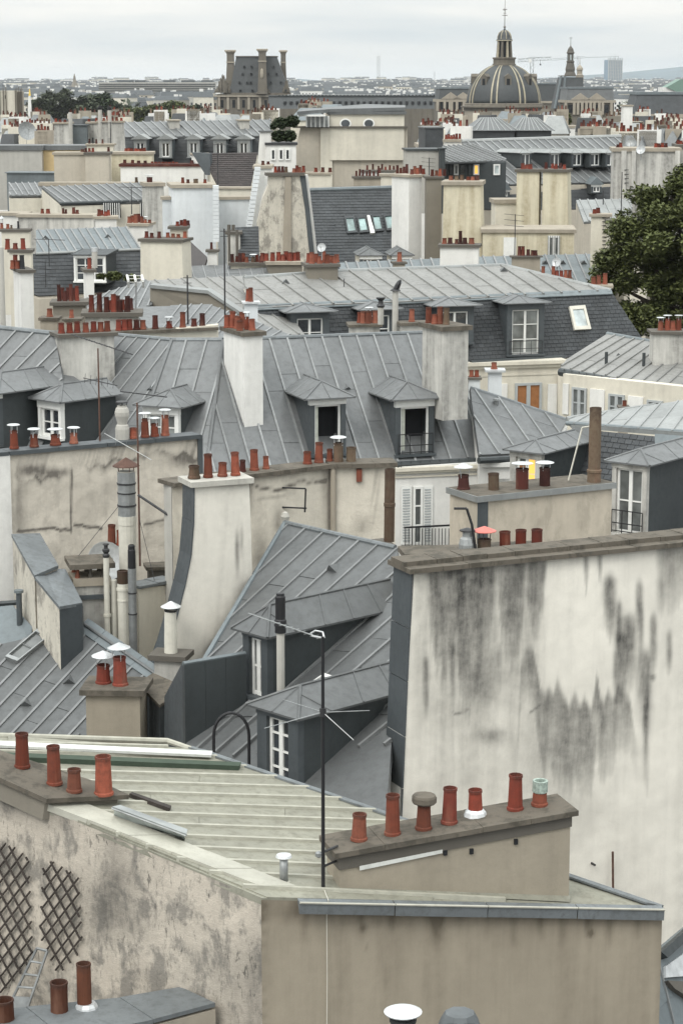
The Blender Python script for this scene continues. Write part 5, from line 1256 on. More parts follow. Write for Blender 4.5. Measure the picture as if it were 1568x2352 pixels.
# ---- right hand house: zinc cap over slate mansard with two dormers
SL = plane3((1330, 988, 55.0), (1568, 1010, 53.1), (1267, 1208, 54.1))
hr = thing('slate_mansard_house', 'slate mansard with lit dormer and white framed dormer at the right edge', 'house', Vector((SL.hit(1450, 1100).x, 54, 0)))
pS = [(1318, 985), (1640, 1015), (1640, 1330), (1230, 1330)]
slates(hr, SL, pS, .21, .14, 'slate', 290); under(hr, SL, pS, mat='cream')
ZT = plane3((1302, 966, 55.6), (1568, 990, 53.4), (1500, 931, 56.6))
zinc(hr, ZT, [(1300, 962), (1500, 931), (1640, 910), (1640, 1000), (1310, 974)], ((1345, 958), (1560, 918)), ((1300, 985), (1490, 1005)), 5, rows=((.5,), (.8,)), mat='zinc_light', bw=.06, bh=.05, ext=(-2, 4))
roll(hr, ZT.hit(1300, 972), ZT.hit(1640, 998), .06, 'zinc_blue', 'edge_roll'); roll(hr, ZT.hit(1300, 961), ZT.hit(1500, 930), .05, 'zinc_light')
MB().prism([SL.hit(1318, 983) + SL.n * .03, SL.hit(1378, 988) + SL.n * .03, SL.hit(1335, 1040) + SL.n * .03, SL.hit(1268, 1030) + SL.n * .03], SL.n * .03).build('zinc_apron', 'zinc', hr)
MB().prism([SL.hit(1505, 998) + SL.n * .03, SL.hit(1640, 1008) + SL.n * .03, SL.hit(1640, 1040) + SL.n * .03, SL.hit(1505, 1040) + SL.n * .03], SL.n * .03).build('zinc_apron', 'zinc_blue', hr)
lit = dormer(hr, 1172, 1034, 1242, 1124, 53.3, -36, 2.2, 'zinc_dark', 'zinc_mid', jamb=.16, head=.13, rise=.22, over=.16, style='hip', seams=3, jmat='soot', hmat='soot', lowdrop=.8, gl='glass_grey')
dormer(hr, 1404, 1060, 1481, 1222, 50.2, -38, 2.4, 'zinc_dark', 'zinc_mid', jamb=.10, head=.12, rise=.26, over=.16, style='hip', seams=3, jmat='soot', hmat='soot', rail=True, lowdrop=.8, gl='glass_grey')
# lit half of the left dormer's window
o_ = P(1172, 1124, 53.3); fl2 = Frame(o_, -36); wv = vplane(o_, -36); ww_ = (wv.hit(1242, 1124) - o_).dot(fl2.u)
MB().box(fl2, ww_ * .56, ww_ * .76, .05, .062, .1, wv.hit(1172, 1050).z - o_.z).build('lit_pane', 'lit', lit)
MB().box(fl2, ww_ * .25, ww_ * .42, .05, .062, .1, wv.hit(1172, 1060).z - o_.z).build('curtain', 'orange', lit)
# ================================================================ E: slate and zinc house across the next street
ze = P(784, 625, 90.0); ze2 = PZ(1154, 611, ze.z)
EU = plane3(ze, ze2, P(1000, 686, 87.6))
he = thing('slate_zinc_house', 'long house with zinc upper roof above a slate mansard and cream facade', 'house', Vector((ze.x, ze.y, 0)))
pE = [(600, 634), (784, 624), (1154, 611), (1400, 668), (1205, 682), (784, 696), (590, 705)]
pE = [(560, 640), (784, 624), (1154, 611), (1402, 669), (1000, 690), (570, 708)]
M['zinc_pale'] = zinc_mat('zinc_pale', (.235, .233, .222), .2, .55, .09, 13, .6)
zinc(he, EU, pE, ((800, 622), (1150, 612)), ((905, 696), (1258, 684)), 8, rows=((.5,), (.6,)), mat='zinc_pale', bw=.10, bh=.08, ext=(-6, 8))
roll(he, EU.hit(560, 639), EU.hit(784, 623), .10, 'zinc_light'); roll(he, EU.hit(784, 623), EU.hit(1154, 610), .10, 'zinc_light'); roll(he, EU.hit(1154, 610), EU.hit(1402, 668), .10, 'zinc_light', 'hip_roll')
t0e, t1e = EU.hit(600, 705), EU.hit(1400, 670)
ES = plane3(t0e, t1e, EU.hit(1200, 680) + Vector((.6, -1.2, -2.45)))
pES = [(560, 703), (1402, 669), (1475, 780), (1290, 824), (1080, 836), (560, 850)]
slates(he, ES, pES, .26, .17, 'slate_dark', 300); under(he, ES, pES, mat='cream'); under(he, EU, pE, mat='cream', sink=.4)
MB().prism([EU.hit(570, 704) + EU.n * .03, EU.hit(1402, 667) + EU.n * .03, ES.hit(1404, 678) + ES.n * .06, ES.hit(570, 716) + ES.n * .06], EU.n * .04).build('edge_flashing', 'zinc_blue', he)
kE = dict(mat='zinc_cladding', rmat='zinc_mid', style='hip', seams=2, jmat='zinc_cladding', hmat='zinc_cladding')
dormer(he, 1163, 698, 1246, 816, ES, 16, 2.2, jamb=.2, head=.25, rise=.22, over=.25, nx=2, ny=3, gl='glass_grey', rail=True, **kE)
dormer(he, 1002, 704, 1085, 790, ES, 16, 2.0, jamb=.22, head=.22, rise=.22, over=.3, **kE)
dormer(he, 668, 718, 755, 800, ES, 16, 2.0, jamb=.24, head=.24, rise=.22, over=.3, **kE)
dormer(he, 835, 712, 905, 790, ES, 16, 2.0, jamb=.2, head=.22, rise=.22, over=.3, **kE)
skylight(he, ES, [(1304, 706), (1340, 703), (1354, 758), (1316, 760)], 'glass_pale', 'pipe_cream', .12, .12)
ve = vplane(ES.hit(1080, 838) + Vector((.05, -.15, 0)), 14)
box_px(MB(), ve, 900, 838, 1296, 1000, -.02, .6).build('facade', 'cream', he)
for y0, y1, d in ((838, 846, -.22), (846, 854, -.12), (868, 872, -.05)): box_px(MB(), ve, 900, y0, 1298, y1, d, .0).build('cornice', 'cream', he)
MB().cyl(ES.hit(1080, 834) + Vector((0, -.2, 0)), ES.hit(1292, 821) + Vector((0, -.2, 0)), .14, n=8).build('gutter', 'zinc_dark', he)
wi = window_px(he, ve, 1180, 880, 1241, 952, nx=2, ny=1, gl='orange', fw=.1, mat='paint_grey'); wi['label'] = 'window with orange curtains'
for x0, x1 in ((1130, 1162), (1255, 1276)): box_px(MB(), ve, x0, 882, x1, 960, -.08, -.01).build('pilaster', 'white', he)
MB().cyl(ve.hit(1283, 860) - Vector((0, .15, 0)), ve.hit(1283, 960) - Vector((0, .15, 0)), .08, n=8).build('drain_pipe', 'cream', he)
chimney(None, 706, 776, 607, 684, 88.6, 8, 1.3, 'brown', .12, .1, 'dark_stone', [(x, random.uniform(16, 28), 12, None, random.choice(('clay', 'clay_red', 'clay')), None, rw) for x, rw in ((709, .7), (716, .3), (726, .7), (734, .3), (743, .6), (751, .3), (760, .6), (768, .3), (773, .7))], thing_label='brown chimney full of red pots on the zinc ridge', extra=.8)
dish('round white dish on the chimney full of red pots', P(739, 569, 88.8), .18, (-.3, -.9, .3), 'metal_white', .5)
chimney(None, 616, 694, 601, 640, 95, 6, 1.0, 'brown', .14, .1, 'stone', [(x, random.uniform(14, 26), 12, None, 'clay_red', None, rw) for x, rw in ((603, .6), (612, .5), (626, .3), (640, .5), (650, .4), (657, .6), (666, .3), (676, .4), (684, .5))], thing_label='low chimney with orange red pots behind the zinc ridge', extra=2)
chimney(None, 905, 930, 602, 625, 92, 6, .5, 'stone', .08, .08, 'dark_stone', [(917, 22, 12, None, 'clay', None)], thing_label='tiny stack with single red pot on zinc ridge', extra=1)
vent(he, EU, 1155, 624, .2); vent(he, EU, 655, 652, .2)
# right wing of E
EW = plane3((1395, 769, 84.5), (1568, 800, 82.0), (1300, 845, 80.5))
hx = thing('zinc_right_wing', 'zinc roof sloping left with dark gutter over cream facade at right', 'house', Vector((EW.hit(1450, 830).x, 82, 0)))
pX = [(1393, 768), (1640, 812), (1640, 908), (1286, 846), (1300, 826)]
zinc(hx, EW, pX, ((1410, 772), (1568, 800)), ((1282, 846), (1470, 880)), 7, rows=((.5,), (.7,)), mat='zinc_pale', bw=.09, bh=.07, ext=(-2, 8)); under(hx, EW, pX, mat='cream')
roll(hx, EW.hit(1393, 767), EW.hit(1640, 811), .09, 'zinc_blue')
MB().cyl(EW.hit(1284, 851) + Vector((0, -.15, -.03)), EW.hit(1640, 913) + Vector((0, -.15, -.03)), .15, n=8).build('gutter', 'zinc_dark', hx)
for k in range(20):
    p = EW.hit(1284, 851).lerp(EW.hit(1640, 913), (k + .5) / 20) + Vector((0, -.3, -.03)); MB().cyl(p - Vector((0, 0, .15)), p + Vector((0, 0, .15)), .02, n=4).build('gutter_bracket', 'zinc_dark', hx)
ea, eb = EW.hit(1288, 858), EW.hit(1640, 920)
vx = vplane(ea + Vector((-.05, -.15, 0)), math.degrees(math.atan2(eb.y - ea.y, eb.x - ea.x)))
box_px(MB(), vx, 1290, 858, 1640, 1010, -.02, .4).build('facade', 'cream', hx)
for x0, y0, x1, y1 in ((1314, 888, 1347, 958), (1398, 903, 1434, 960), (1486, 917, 1522, 965)):
    window_px(hx, vx, x0, y0, x1, y1, nx=2, ny=2, gl='glass_grey', mat='paint_grey', fw=.08)
for x0, x1, y in ((1355, 1388, 892), (1442, 1476, 908), (1293, 1306, 880)): box_px(MB(), vx, x0, y, x1, y + 70, -.08, -.01).build('pilaster', 'white', hx)
for x, y, h in ((1391, 838, 30), (1477, 842, 32)):
    p = EW.hit(x, y); MB().cyl(p, p + Vector((0, 0, h * p.y / F)), .06, n=8).build('vent_pipe', 'zinc_dark', hx)
vent(hx, EW, 1420, 818, .12); vent(hx, EW, 1535, 835, .12)
chimney(None, 1500, 1575, 762, 800, 80, 0, 1.0, 'soot', .1, .1, 'dark_stone', [(1516, 22, 14, None, 'clay', 'flat'), (1531, 28, 14, None, 'clay', 'flat'), (1544, 22, 14, None, 'clay', None), (1557, 28, 14, None, 'clay', 'flat')], thing_label='sooty stack with four brown pots under the tree at right', extra=1)
# stacks standing in front of E
chimney(None, 1122, 1152, 850, 905, 62, 0, .4, 'white_cool', .06, .1, 'metal_white', [(1134, 16, 14, None, 'clay', None)], thing_label='pale stack with one small red pot before the cream facade', extra=1)
chimney(None, 1076, 1102, 868, 900, 61, 0, .4, 'white_cool', .05, .05, 'dark_stone', [(1082, 16, 11, None, 'clay', None), (1094, 16, 11, None, 'clay', None)], thing_label='low pale stack with two brown pots beside tall chimney', extra=1)
chimney(None, 1424, 1442, 935, 950, 60, 0, .4, 'stone', .05, .05, 'dark_stone', [(1433, 14, 12, 'cyl', 'clay', None)], thing_label='single red pot just above the right zinc ridge', extra=1.5)
chimney(None, 805, 872, 745, 790, 66, 4, .8, 'soot', .08, .08, 'concrete', [(x, random.uniform(22, 30), 12, None, 'clay', c, rw) for x, rw, c in ((826, .6, None), (834, .4, None), (845, .3, None), (848, .7, 'flat'), (861, .4, None))], thing_label='short stack with clustered red pots left of black bird cowl', extra=.6)
chimney(None, 925, 1000, 742, 790, 64.5, 10, .7, 'grey', .08, .08, 'concrete', [(945, 30, 13, None, 'clay', None, .5)], thing_label='grey stack with a single tall pot behind the tall chimney', extra=.6)
tb = P(907, 760, 65); tt = Vector((tb.x, tb.y, P(907, 668, 65).z))
bc = thing('bird_cowl_flue', 'grey pipe topped by a black beak shaped cowl', 'flue', tb)
MB().cyl(tb - Vector((0, 0, .4)), tt, .09, n=10).build('pipe', 'grey', bc)
MB().lathe(tt, [(.16, 0), (.14, .03), (.10, .06)], 10).build('collar', 'metal_dark', bc)
m = MB(); m.lathe((0, 0, 0), [(.10, 0), (.12, .08), (.11, .2), (.07, .3), (.03, .33)], 8); m.v = [tt + Vector((v.x * .8 + v.z * .42 + .0, v.y, v.z)) for v in m.v]; m.build('cowl', 'black', bc)
MB().add([tt + Vector((.1, -.06, .3)), tt + Vector((.1, .06, .3)), tt + Vector((.24, 0, .20)), tt + Vector((.14, 0, .36))], [(0, 2, 3), (1, 3, 2), (0, 1, 2), (0, 3, 1)]).build('beak', 'metal_grey', bc)
cb_ = P(874, 745, 65.5); cw = thing('cage_cowl', 'black cage cowl on a grey pipe beside the bird cowl', 'flue', cb_)
MB().cyl(cb_, P(874, 705, 65.5), .09, n=10).build('pipe', 'grey', cw); ctp = P(874, 706, 65.5)
MB().lathe(ctp, [(.10, 0), (.13, .05), (.08, .12), (.07, .2), (.13, .26), (.14, .3)], 8).build('cage', 'metal_dark', cw)
# ---- E left: brown gable wall, second zinc roof, ridge at left
gw = thing('gable_wall', 'brown sloping party wall with zinc coping between zinc roofs', 'wall', P(450, 760, 78))
tops_ = [P(345, 661, 80), P(478, 674, 78.8), P(560, 728, 78), P(640, 790, 77.5)]
MB().prism(tops_ + [P(640, 830, 77.5), P(345, 830, 80)], (.1, .5, 0)).build('masonry', 'brown', gw)
for a, b in zip(tops_[:-1], tops_[1:]): MB().prism([a + Vector((0, -.12, 0)), b + Vector((0, -.12, 0)), b + Vector((.1, .6, 0)), a + Vector((.1, .6, 0))], (0, 0, .12)).build('zinc_coping', 'zinc_light', gw)
EL = plane3((336, 643, 86), (560, 640, 90), (500, 705, 84))
hl = thing('zinc_ridge_house', 'pale zinc roof behind the brown sloping wall', 'house', Vector((EL.hit(400, 700).x, 85, 0)))
zinc(hl, EL, [(330, 646), (600, 632), (700, 770), (520, 770), (340, 690)], ((360, 648), (600, 640)), ((520, 770), (740, 740)), 8, rows=((.5,),), mat='zinc_pale', bw=.09, bh=.07, ext=(-3, 3)); under(hl, EL, [(330, 646), (600, 632), (700, 770), (520, 770), (340, 690)], mat='grey')
EM = plane3((335, 644, 84), (240, 668, 82), (330, 700, 79.5))
hm_ = thing('zinc_hip_house', 'zinc roof with slanted battens below the white grid aerial', 'house', Vector((EM.hit(280, 690).x, 82, 0)))
pM = [(336, 643), (352, 655), (350, 700), (250, 745), (160, 720), (190, 690)]
zinc(hm_, EM, pM, ((225, 672), (350, 640)), ((130, 730), (300, 740)), 7, rows=((.5,),), mat='zinc', bw=.08, bh=.06, ext=(-3, 4)); under(hm_, EM, pM, mat='grey')
EN = plane3((560, 735, 74), (660, 772, 72), (500, 770, 71.5))
hn = thing('zinc_lean_to', 'small zinc roof beside red pots left of the dormer', 'roof', EN.hit(580, 760) - Vector((0, 0, 6)))
zinc(hn, EN, [(300, 705), (480, 700), (680, 775), (640, 800), (380, 800)], ((560, 735), (640, 765)), ((500, 790), (580, 800)), 4, rows=((.5,),), mat='zinc_mid', bw=.07, bh=.06, ext=(-8, 6))
# white grid aerial
ag = P(312, 715, 70); ga = thing('grid_antenna', 'white curved grid aerial above the left roofs', 'antenna', ag)
MB().cyl(ag, P(313, 655, 70), .03, n=6).build('mast', 'metal_grey', ga)
for k, x in enumerate((292, 309, 326)): MB().tube([P(x, 632, 70), P(x + 3, 645, 69.8), P(x + 4, 660, 70.1)], .04, 5).build('reflector_bar', 'paint_white', ga)
for y in (633, 640, 648): MB().cyl(P(292, y, 70), P(328, y, 70), .012, n=4).build('grid_wire', 'paint_white', ga)
# pot clusters on the left
def cl(xs, h, w, mats=('clay_red', 'clay_dark', 'clay'), rows=(.3, .7), jit=.3, cap=None):
    return [(x, h * random.uniform(1 - jit, 1 + jit), w, None, random.choice(mats), cap, rows[i % len(rows)]) for i, x in enumerate(xs)]
chimney(None, 122, 196, 694, 745, 66, 4, 1.0, 'brown', .1, .1, 'dark_stone', cl((137, 144, 150, 157, 164, 171, 178), 32, 11, ('clay_dark', 'clay_red', 'clay_dark')), thing_label='brown stack with tall dark red pots at left', extra=1)
chimney(None, 196, 318, 718, 760, 64, 4, 1.0, 'soot', .12, .12, 'dark_stone', cl((211, 229, 246, 262, 276, 293), 34, 13, ('clay_dark', 'clay_red', 'clay_dark'), (.2,)) + cl((252, 261, 270, 281, 300), 26, 12, ('clay_dark', 'clay_red'), (.8,)), thing_label='white stack with dark slab crowded by two rows of dark pots', extra=1)
chimney(None, 93, 132, 730, 765, 63, 0, .6, 'stone', .08, .06, 'concrete', [(115, 19, 13, None, 'clay', None)], thing_label='squat grey stack with one red pot, lower left of cluster', extra=1)
chimney(None, 148, 184, 732, 765, 62.5, 0, .5, 'stone', .06, .06, 'concrete', [(165, 20, 12, None, 'clay', None)], thing_label='squat stone stack with one orange pot below dark red pots', extra=1)
cw3 = P(262, 762, 61.2); cw4 = P(500, 740, 62.4)
lw3 = thing('coping_wall', 'long low wall with a row of red pots behind the mansard ridge', 'wall', cw3 - Vector((0, 0, 4)))
frw = coping(lw3, cw3, cw4, -.1, .5, -.08, 0, 5); MB().down([cw3 - Vector((0, 0, .08)), cw4 - Vector((0, 0, .08)), cw4 + Vector((0, .4, -.08)), cw3 + Vector((0, .4, -.08))], cw3.z - 5).build('masonry', 'cream', lw3)
for x, h, w, m_, c in ((273, 24, 13, 'clay_red', None), (286, 24, 13, 'clay_red', None), (298, 24, 13, 'clay_red', None), (314, 22, 13, 'clay_dark', None), (329, 21, 13, 'clay', None), (357, 30, 13, 'clay_dark', None), (389, 16, 13, 'clay_red', 'flat'), (420, 36, 13, 'clay', None), (446, 20, 14, 'clay_dark', None), (465, 31, 13, 'clay_dark', None)):
    g = vplane(frw(0, .2, 0), frw.yaw).hit(x, 750); pot_at(lw3, frw((g - frw.o).dot(frw.u), .2, .01), h, w, 'pot', m_, c)
chimney(None, 562, 592, 694, 745, 74, 6, .5, 'white_cool', .06, .08, 'metal_white', [(570, 28, 11, None, 'clay', None, .6), (576, 32, 12, None, 'clay', None, .3)], thing_label='pale stack with two red pots before the small dormer', extra=1)
for lab, x, yt, yb, Y in (('thin antenna mast rising behind the capped wall pots', 432, 632, 745, 62), ('tall thin antenna mast left of the small dormer', 517, 525, 735, 66)):
    b = P(x, yb, Y); t_ = mast('antenna_mast', lab, b, Vector((b.x, b.y, P(x, yt, Y).z)), .028, 'metal_dark')
    for k in range(2): z_ = P(x, yt + 6 + 12 * k, Y).z; MB().cyl(Vector((b.x - .12, b.y, z_)), Vector((b.x + .12, b.y, z_)), .012, n=4).build('antenna_element', 'metal_dark', t_)
# left tall stack
chimney(None, 48, 76, 620, 752, 72, 20, 1.2, 'white', .1, .08, 'dark_stone', [(36, 30, 13, None, 'clay_red', None, .7), (30, 20, 12, None, 'clay', None, .5), (42, 20, 13, None, 'clay', None, .4), (52, 32, 11, None, 'black', None, .3)], thing_label='tall white and grey stack with red and black pots at left edge', extra=2)
chimney(None, 22, 72, 574, 640, 75, 4, .8, 'cream', .09, .06, 'dark_stone', [(18, 24, 12, None, 'clay_red', None, .3), (36, 15, 11, None, 'clay_red', None, .3), (54, 26, 12, None, 'clay_red', None, .3)], thing_label='cream stack with three separate red pots, upper left', extra=3)
chimney(None, 4, 68, 527, 600, 82, 4, .8, 'cream', .09, .06, 'dark_stone', [(5, 14, 9, None, 'clay', 'cone'), (19, 11, 7, None, 'clay'), (27, 9, 6, None, 'clay_brown'), (43, 17, 6, None, 'black')], thing_label='cream stack with a slim black pot at the left edge', extra=2)
flue('grey downpipe standing at the left edge', 8, 568, 752, 71, 13, 'grey', None)
# ================================================================ F: middle distance, 95 to 135 m
def block(label, x0, x1, yt, yb, Y, yaw=0, depth=1.0, mat='white', name='party_wall', cat='wall', slab=.12, smat='dark_stone', pots=(), lo=None, over=.10, extra=2.0):
    return chimney(None, x0, x1, yt, yb, Y, yaw, depth, mat, slab, over, smat, pots, lo, extra, name, thing_label=label, cat=cat)
LADDERS = []
# left zinc and slate house
FU = plane3((83, 530, 101), (290, 523, 102), (200, 579, 98.6)); FS = plane3(FU.hit(83, 582), FU.hit(323, 572), FU.hit(200, 577) + Vector((.2, -1.0, -1.9)))
hF = thing('slate_house', 'house with blue grey zinc roof, slate mansard and wide white window', 'house', Vector((FU.hit(200, 550).x, 99, 0)))
pFU = [(83, 529), (290, 522), (325, 572), (84, 583)]
zinc(hF, FU, pFU, ((90, 530), (290, 523)), ((122, 582), (322, 573)), 11, rows=((1.4,), (.85,)), mat='zinc_blue', bw=.09, bh=.07, ext=(-3, 2))
pFS = [(72, 584), (325, 573), (325, 665), (90, 680), (60, 670)]
slates(hF, FS, pFS, .28, .18, 'slate', 290); under(hF, FS, pFS); under(hF, FU, pFU, sink=.4)
dormer(hF, 172, 586, 243, 646, 96.6, -8, 2.0, 'zinc_dark', 'zinc_dark', jamb=.07, head=.1, rise=.1, over=.12, style='shed', nx=3, ny=3, jmat='paint_white', seams=1)
vent(hF, FU, 105, 549, .18); vent(hF, FU, 248, 546, .18); roll(hF, FU.hit(83, 583), FU.hit(325, 573), .07, 'zinc_light', 'edge_roll')
block('pale stack with black cowl before the wide white window', 198, 216, 619, 665, 90, 12, 1.2, 'white', 'chimney_stack', 'chimney', pots=[(206, 26, 11, None, 'clay_red', None, .3), (218, 45, 14, 'cyl', 'grey', 'ring', .7)])
block('cream stack with ladder rungs and low pots', 323, 418, 548, 645, 93, -14, 1.2, 'cream', 'chimney_stack', 'chimney', smat='dark_stone', pots=cl((337, 349, 366), 13, 9, ('clay_dark', 'clay_red'), (.4,)) + cl((386, 398, 410, 425), 12, 9, ('clay',), (.7,)), lo=(3, 4))
block('small beige stack with grouped pots above cream stack', 391, 428, 520, 560, 97, 0, 1.0, 'beige', 'chimney_stack', 'chimney', pots=cl((408, 417, 425, 432), 14, 9, ('clay_red', 'clay_dark')))
# green shrubs on the roof edge
M['leaf'] = None
def leaf_mat(name, c):
    t = NT(name); n = t.noise(.8, 4, .6)
    n3 = t.noise(14, 2, .5)
    b = t.mix(t.ramp(n, .3, .7), tuple(v * .55 for v in c), tuple(v * 1.6 for v in c)); b = t.mix(t.ramp(n3, .5, .75, 0, .6), b, tuple(v * q for v, q in zip(c, (2.0, 1.7, 1.3))))
    return t.done(b, .7, 0, .3)
M['leaf'] = leaf_mat('foliage', (.080, .095, .034)); M['leaf_dark'] = leaf_mat('dark_foliage', (.035, .05, .024)); M['leaf_far'] = leaf_mat('far_foliage', (.045, .056, .032)); M['bark'] = simple('bark', (.06, .05, .04), .9)
def leaves(mb, c, rad, n, size, rnd, shell=.55):
    """n leaf-sized faces spread through an ellipsoid, denser towards its surface"""
    for _ in range(n):
        while True:
            v = Vector((rnd.uniform(-1, 1), rnd.uniform(-1, 1), rnd.uniform(-1, 1)))
            if .05 < v.length < 1: break
        v = v.normalized() * (shell + (1 - shell) * rnd.random() ** .6) * (v.length ** .3)
        p = c + Vector((v.x * rad[0], v.y * rad[1], v.z * rad[2])); s = size * rnd.uniform(.6, 1.3)
        a = Vector((rnd.uniform(-1, 1), rnd.uniform(-1, 1), rnd.uniform(-.6, .6))).normalized(); b = a.cross(Vector((rnd.uniform(-.5, .5), rnd.uniform(-.5, .5), 1))).normalized()
        k = len(mb.v); mb.v += [p - a * s - b * s * .2, p - b * s * .55, p + a * s, p + b * s * .55]; mb.f.append((k, k + 1, k + 2, k + 3))
def shrub(label, pts, size, mat='leaf', name='shrub', stems=True):
    """pts: list of (x, y, Y, rx_px, ry_px, n)"""
    rnd = random.Random(len(label) * 7 + 3); x, y, Y = pts[0][:3]
    o = thing(name, label, 'shrub', P(x, y + pts[0][4], Y)); m = MB()
    for x, y, Y, rx, ry, n in pts:
        s = Y / F; leaves(m, P(x, y, Y), (rx * s, rx * s * .8, ry * s), n, size, rnd)
    me = m.build('foliage', mat, o)
    w = MB()
    for x, y, Y, rx, ry, n in pts: w.cyl(P(x, y + ry, Y), P(x, y, Y), .03, .015, 5)
    w.build('stem', 'bark', o); return o
shrub('mossy green growth on the roof edge by the slate house', [(262, 634, 92, 20, 9, 500), (300, 638, 92, 16, 7, 350), (232, 634, 92, 10, 6, 160)], .12)
# white walls left
block('white wall streaked with grey under small pots at left', 42, 215, 492, 540, 108, -6, 1.2, 'soot', slab=.15, smat='stone', pots=[(98, 11, 9, None, 'clay_red'), (111, 11, 11, None, 'clay_red'), (146, 13, 7, None, 'clay_dark'), (152, 10, 7, None, 'clay_dark'), (170, 15, 9, None, 'clay_dark'), (178, 9, 9, None, 'clay_dark')])
block('low white parapet running to the left edge', -30, 60, 488, 535, 110, -4, 1, 'white', smat='stone', slab=.15)
block('white stack with short red pots beside barred windows', 219, 268, 497, 530, 104, 6, 1, 'white', 'chimney_stack', 'chimney', smat='stone', pots=cl((228, 235, 243, 250), 14, 9, ('clay_red',)))
block('white stack crowded with orange pots beside slate house', 296, 338, 513, 570, 103, -8, 1.3, 'white', 'chimney_stack', 'chimney', smat='stone', pots=cl((298, 305, 312, 319, 328), 18, 10, ('clay', 'clay_red')) + [(334, 9, 9, None, 'clay', 'flat', .3), (344, 8, 8, None, 'clay', None, .3)])
# zinc shed with barred windows
SH = plane3((96, 431, 125), (330, 421, 126), (220, 464, 122.4))
hs = thing('zinc_shed_house', 'cream house with low zinc roof and barred windows', 'house', Vector((SH.hit(220, 440).x, 123, 0)))
pSH = [(96, 430), (325, 420), (352, 458), (345, 463), (140, 467)]
zinc(hs, SH, pSH, ((100, 430), (318, 421)), ((150, 466), (368, 458)), 12, rows=((1.3,), (.55,)), mat='zinc', bw=.10, bh=.08, ext=(-1, 3)); under(hs, SH, pSH, mat='cream')
MB().cyl(SH.hit(138, 468), SH.hit(352, 461), .1, n=6).build('gutter', 'zinc_dark', hs)
vsh = vplane(SH.hit(250, 466) + Vector((0, -.2, 0)), 2)
for x0, x1 in ((238, 278), (322, 346)):
    box_px(MB(), vsh, x0, 466, x1, 500, -.02, .02).build('window_recess', 'interior', hs)
    for k in range(int((x1 - x0) / 5)): box_px(MB(), vsh, x0 + k * 5 + 1, 466, x0 + k * 5 + 2.6, 502, -.10, -.06).build('window_bar', 'paint_white', hs)
block('white parapet behind the low zinc roof', 93, 350, 419, 440, 128, -1, 1.0, 'white', slab=.2, smat='stone')
block('white end wall with drain pipes right of the zinc shed', 336, 376, 420, 540, 121, 14, 1.5, 'soot', slab=.2, smat='stone', pots=[(344, 12, 14, 'cyl', 'clay_dark', 'flat'), (314, 12, 7, None, 'clay_brown')], lo=(0, 8))
SB = plane3((20, 422, 128), (95, 420, 129), (60, 449, 125))
hb_ = thing('small_zinc_roof', 'little zinc roof at far left above the white walls', 'roof', SB.hit(60, 440) - Vector((0, 0, 8)))
zinc(hb_, SB, [(20, 421), (97, 420), (97, 449), (22, 450)], ((22, 422), (95, 421)), ((40, 450), (110, 449)), 5, rows=((.6,),), mat='zinc', bw=.1, bh=.08, ext=(-2, 1)); under(hb_, SB, [(20, 421), (97, 420), (97, 449), (22, 450)], mat='cream')
# white tower walls in the centre
whw = block('bright white wall with four low pots and toothed edge', 396, 492, 424, 575, 113, 8, 3.0, 'white_cool', slab=.18, smat='stone', pots=[(420, 13, 7, None, 'clay_red'), (432, 9, 8, None, 'clay_dark'), (450, 10, 12, 'cyl', 'clay_brown'), (471, 9, 7, None, 'clay_red')], lo=(0, 6))
block('narrow white wall left of the toothed edge', 374, 398, 452, 575, 114, 6, 1.0, 'white_cool', slab=.15, smat='stone')
w2 = block('low white wall between the two toothed edges', 500, 580, 452, 575, 116, 4, 1, 'white_cool', slab=.15, smat='stone')
w3 = block('white wall with toothed quoins left of the mottled chimney', 585, 622, 380, 540, 114, 0, 2.0, 'white', slab=.15, smat='stone', lo=(26, 0), pots=cl((604, 616), 10, 8, ('clay_dark',)))
for par, xa, xb, y0, y1, Y in ((whw, 489, 490, 430, 560, 112.6), (w3, 585, 564, 388, 530, 113.4)):
    n = 15
    for k in range(n):
        t_ = k / n; x = xa + (xb - xa) * t_; y = y0 + (y1 - y0) * t_; p = P(x, y, Y)
        MB().box(Frame(p, 4), 0, .30, -.10, .3, -.09, .09).build('quoin', 'white_cool', par)
# dark brown slated gable
BR = plane3((485, 352, 128), (575, 352, 128.5), (540, 430, 125.5)); hbz = thing('brown_roof', 'dark brown tiled roof slope behind white walls', 'roof', BR.hit(530, 430) - Vector((0, 0, 9)))
slates(hbz, BR, [(480, 352), (592, 350), (576, 430), (502, 430), (484, 395)], .3, .2, 'slate_brown', 250); under(hbz, BR, [(480, 352), (592, 350), (576, 430), (502, 430), (484, 395)], mat='cream')
MB().prism([P(440, 350, 127), P(482, 352, 127), P(484, 402, 126.8), P(472, 402, 126.8)], (.1, .3, 0)).build('zinc_flashing', 'zinc_cladding', hbz)
block('cream wall with slot below the brown roof', 500, 578, 430, 460, 122, 0, 1, 'cream', slab=.1, smat='stone')
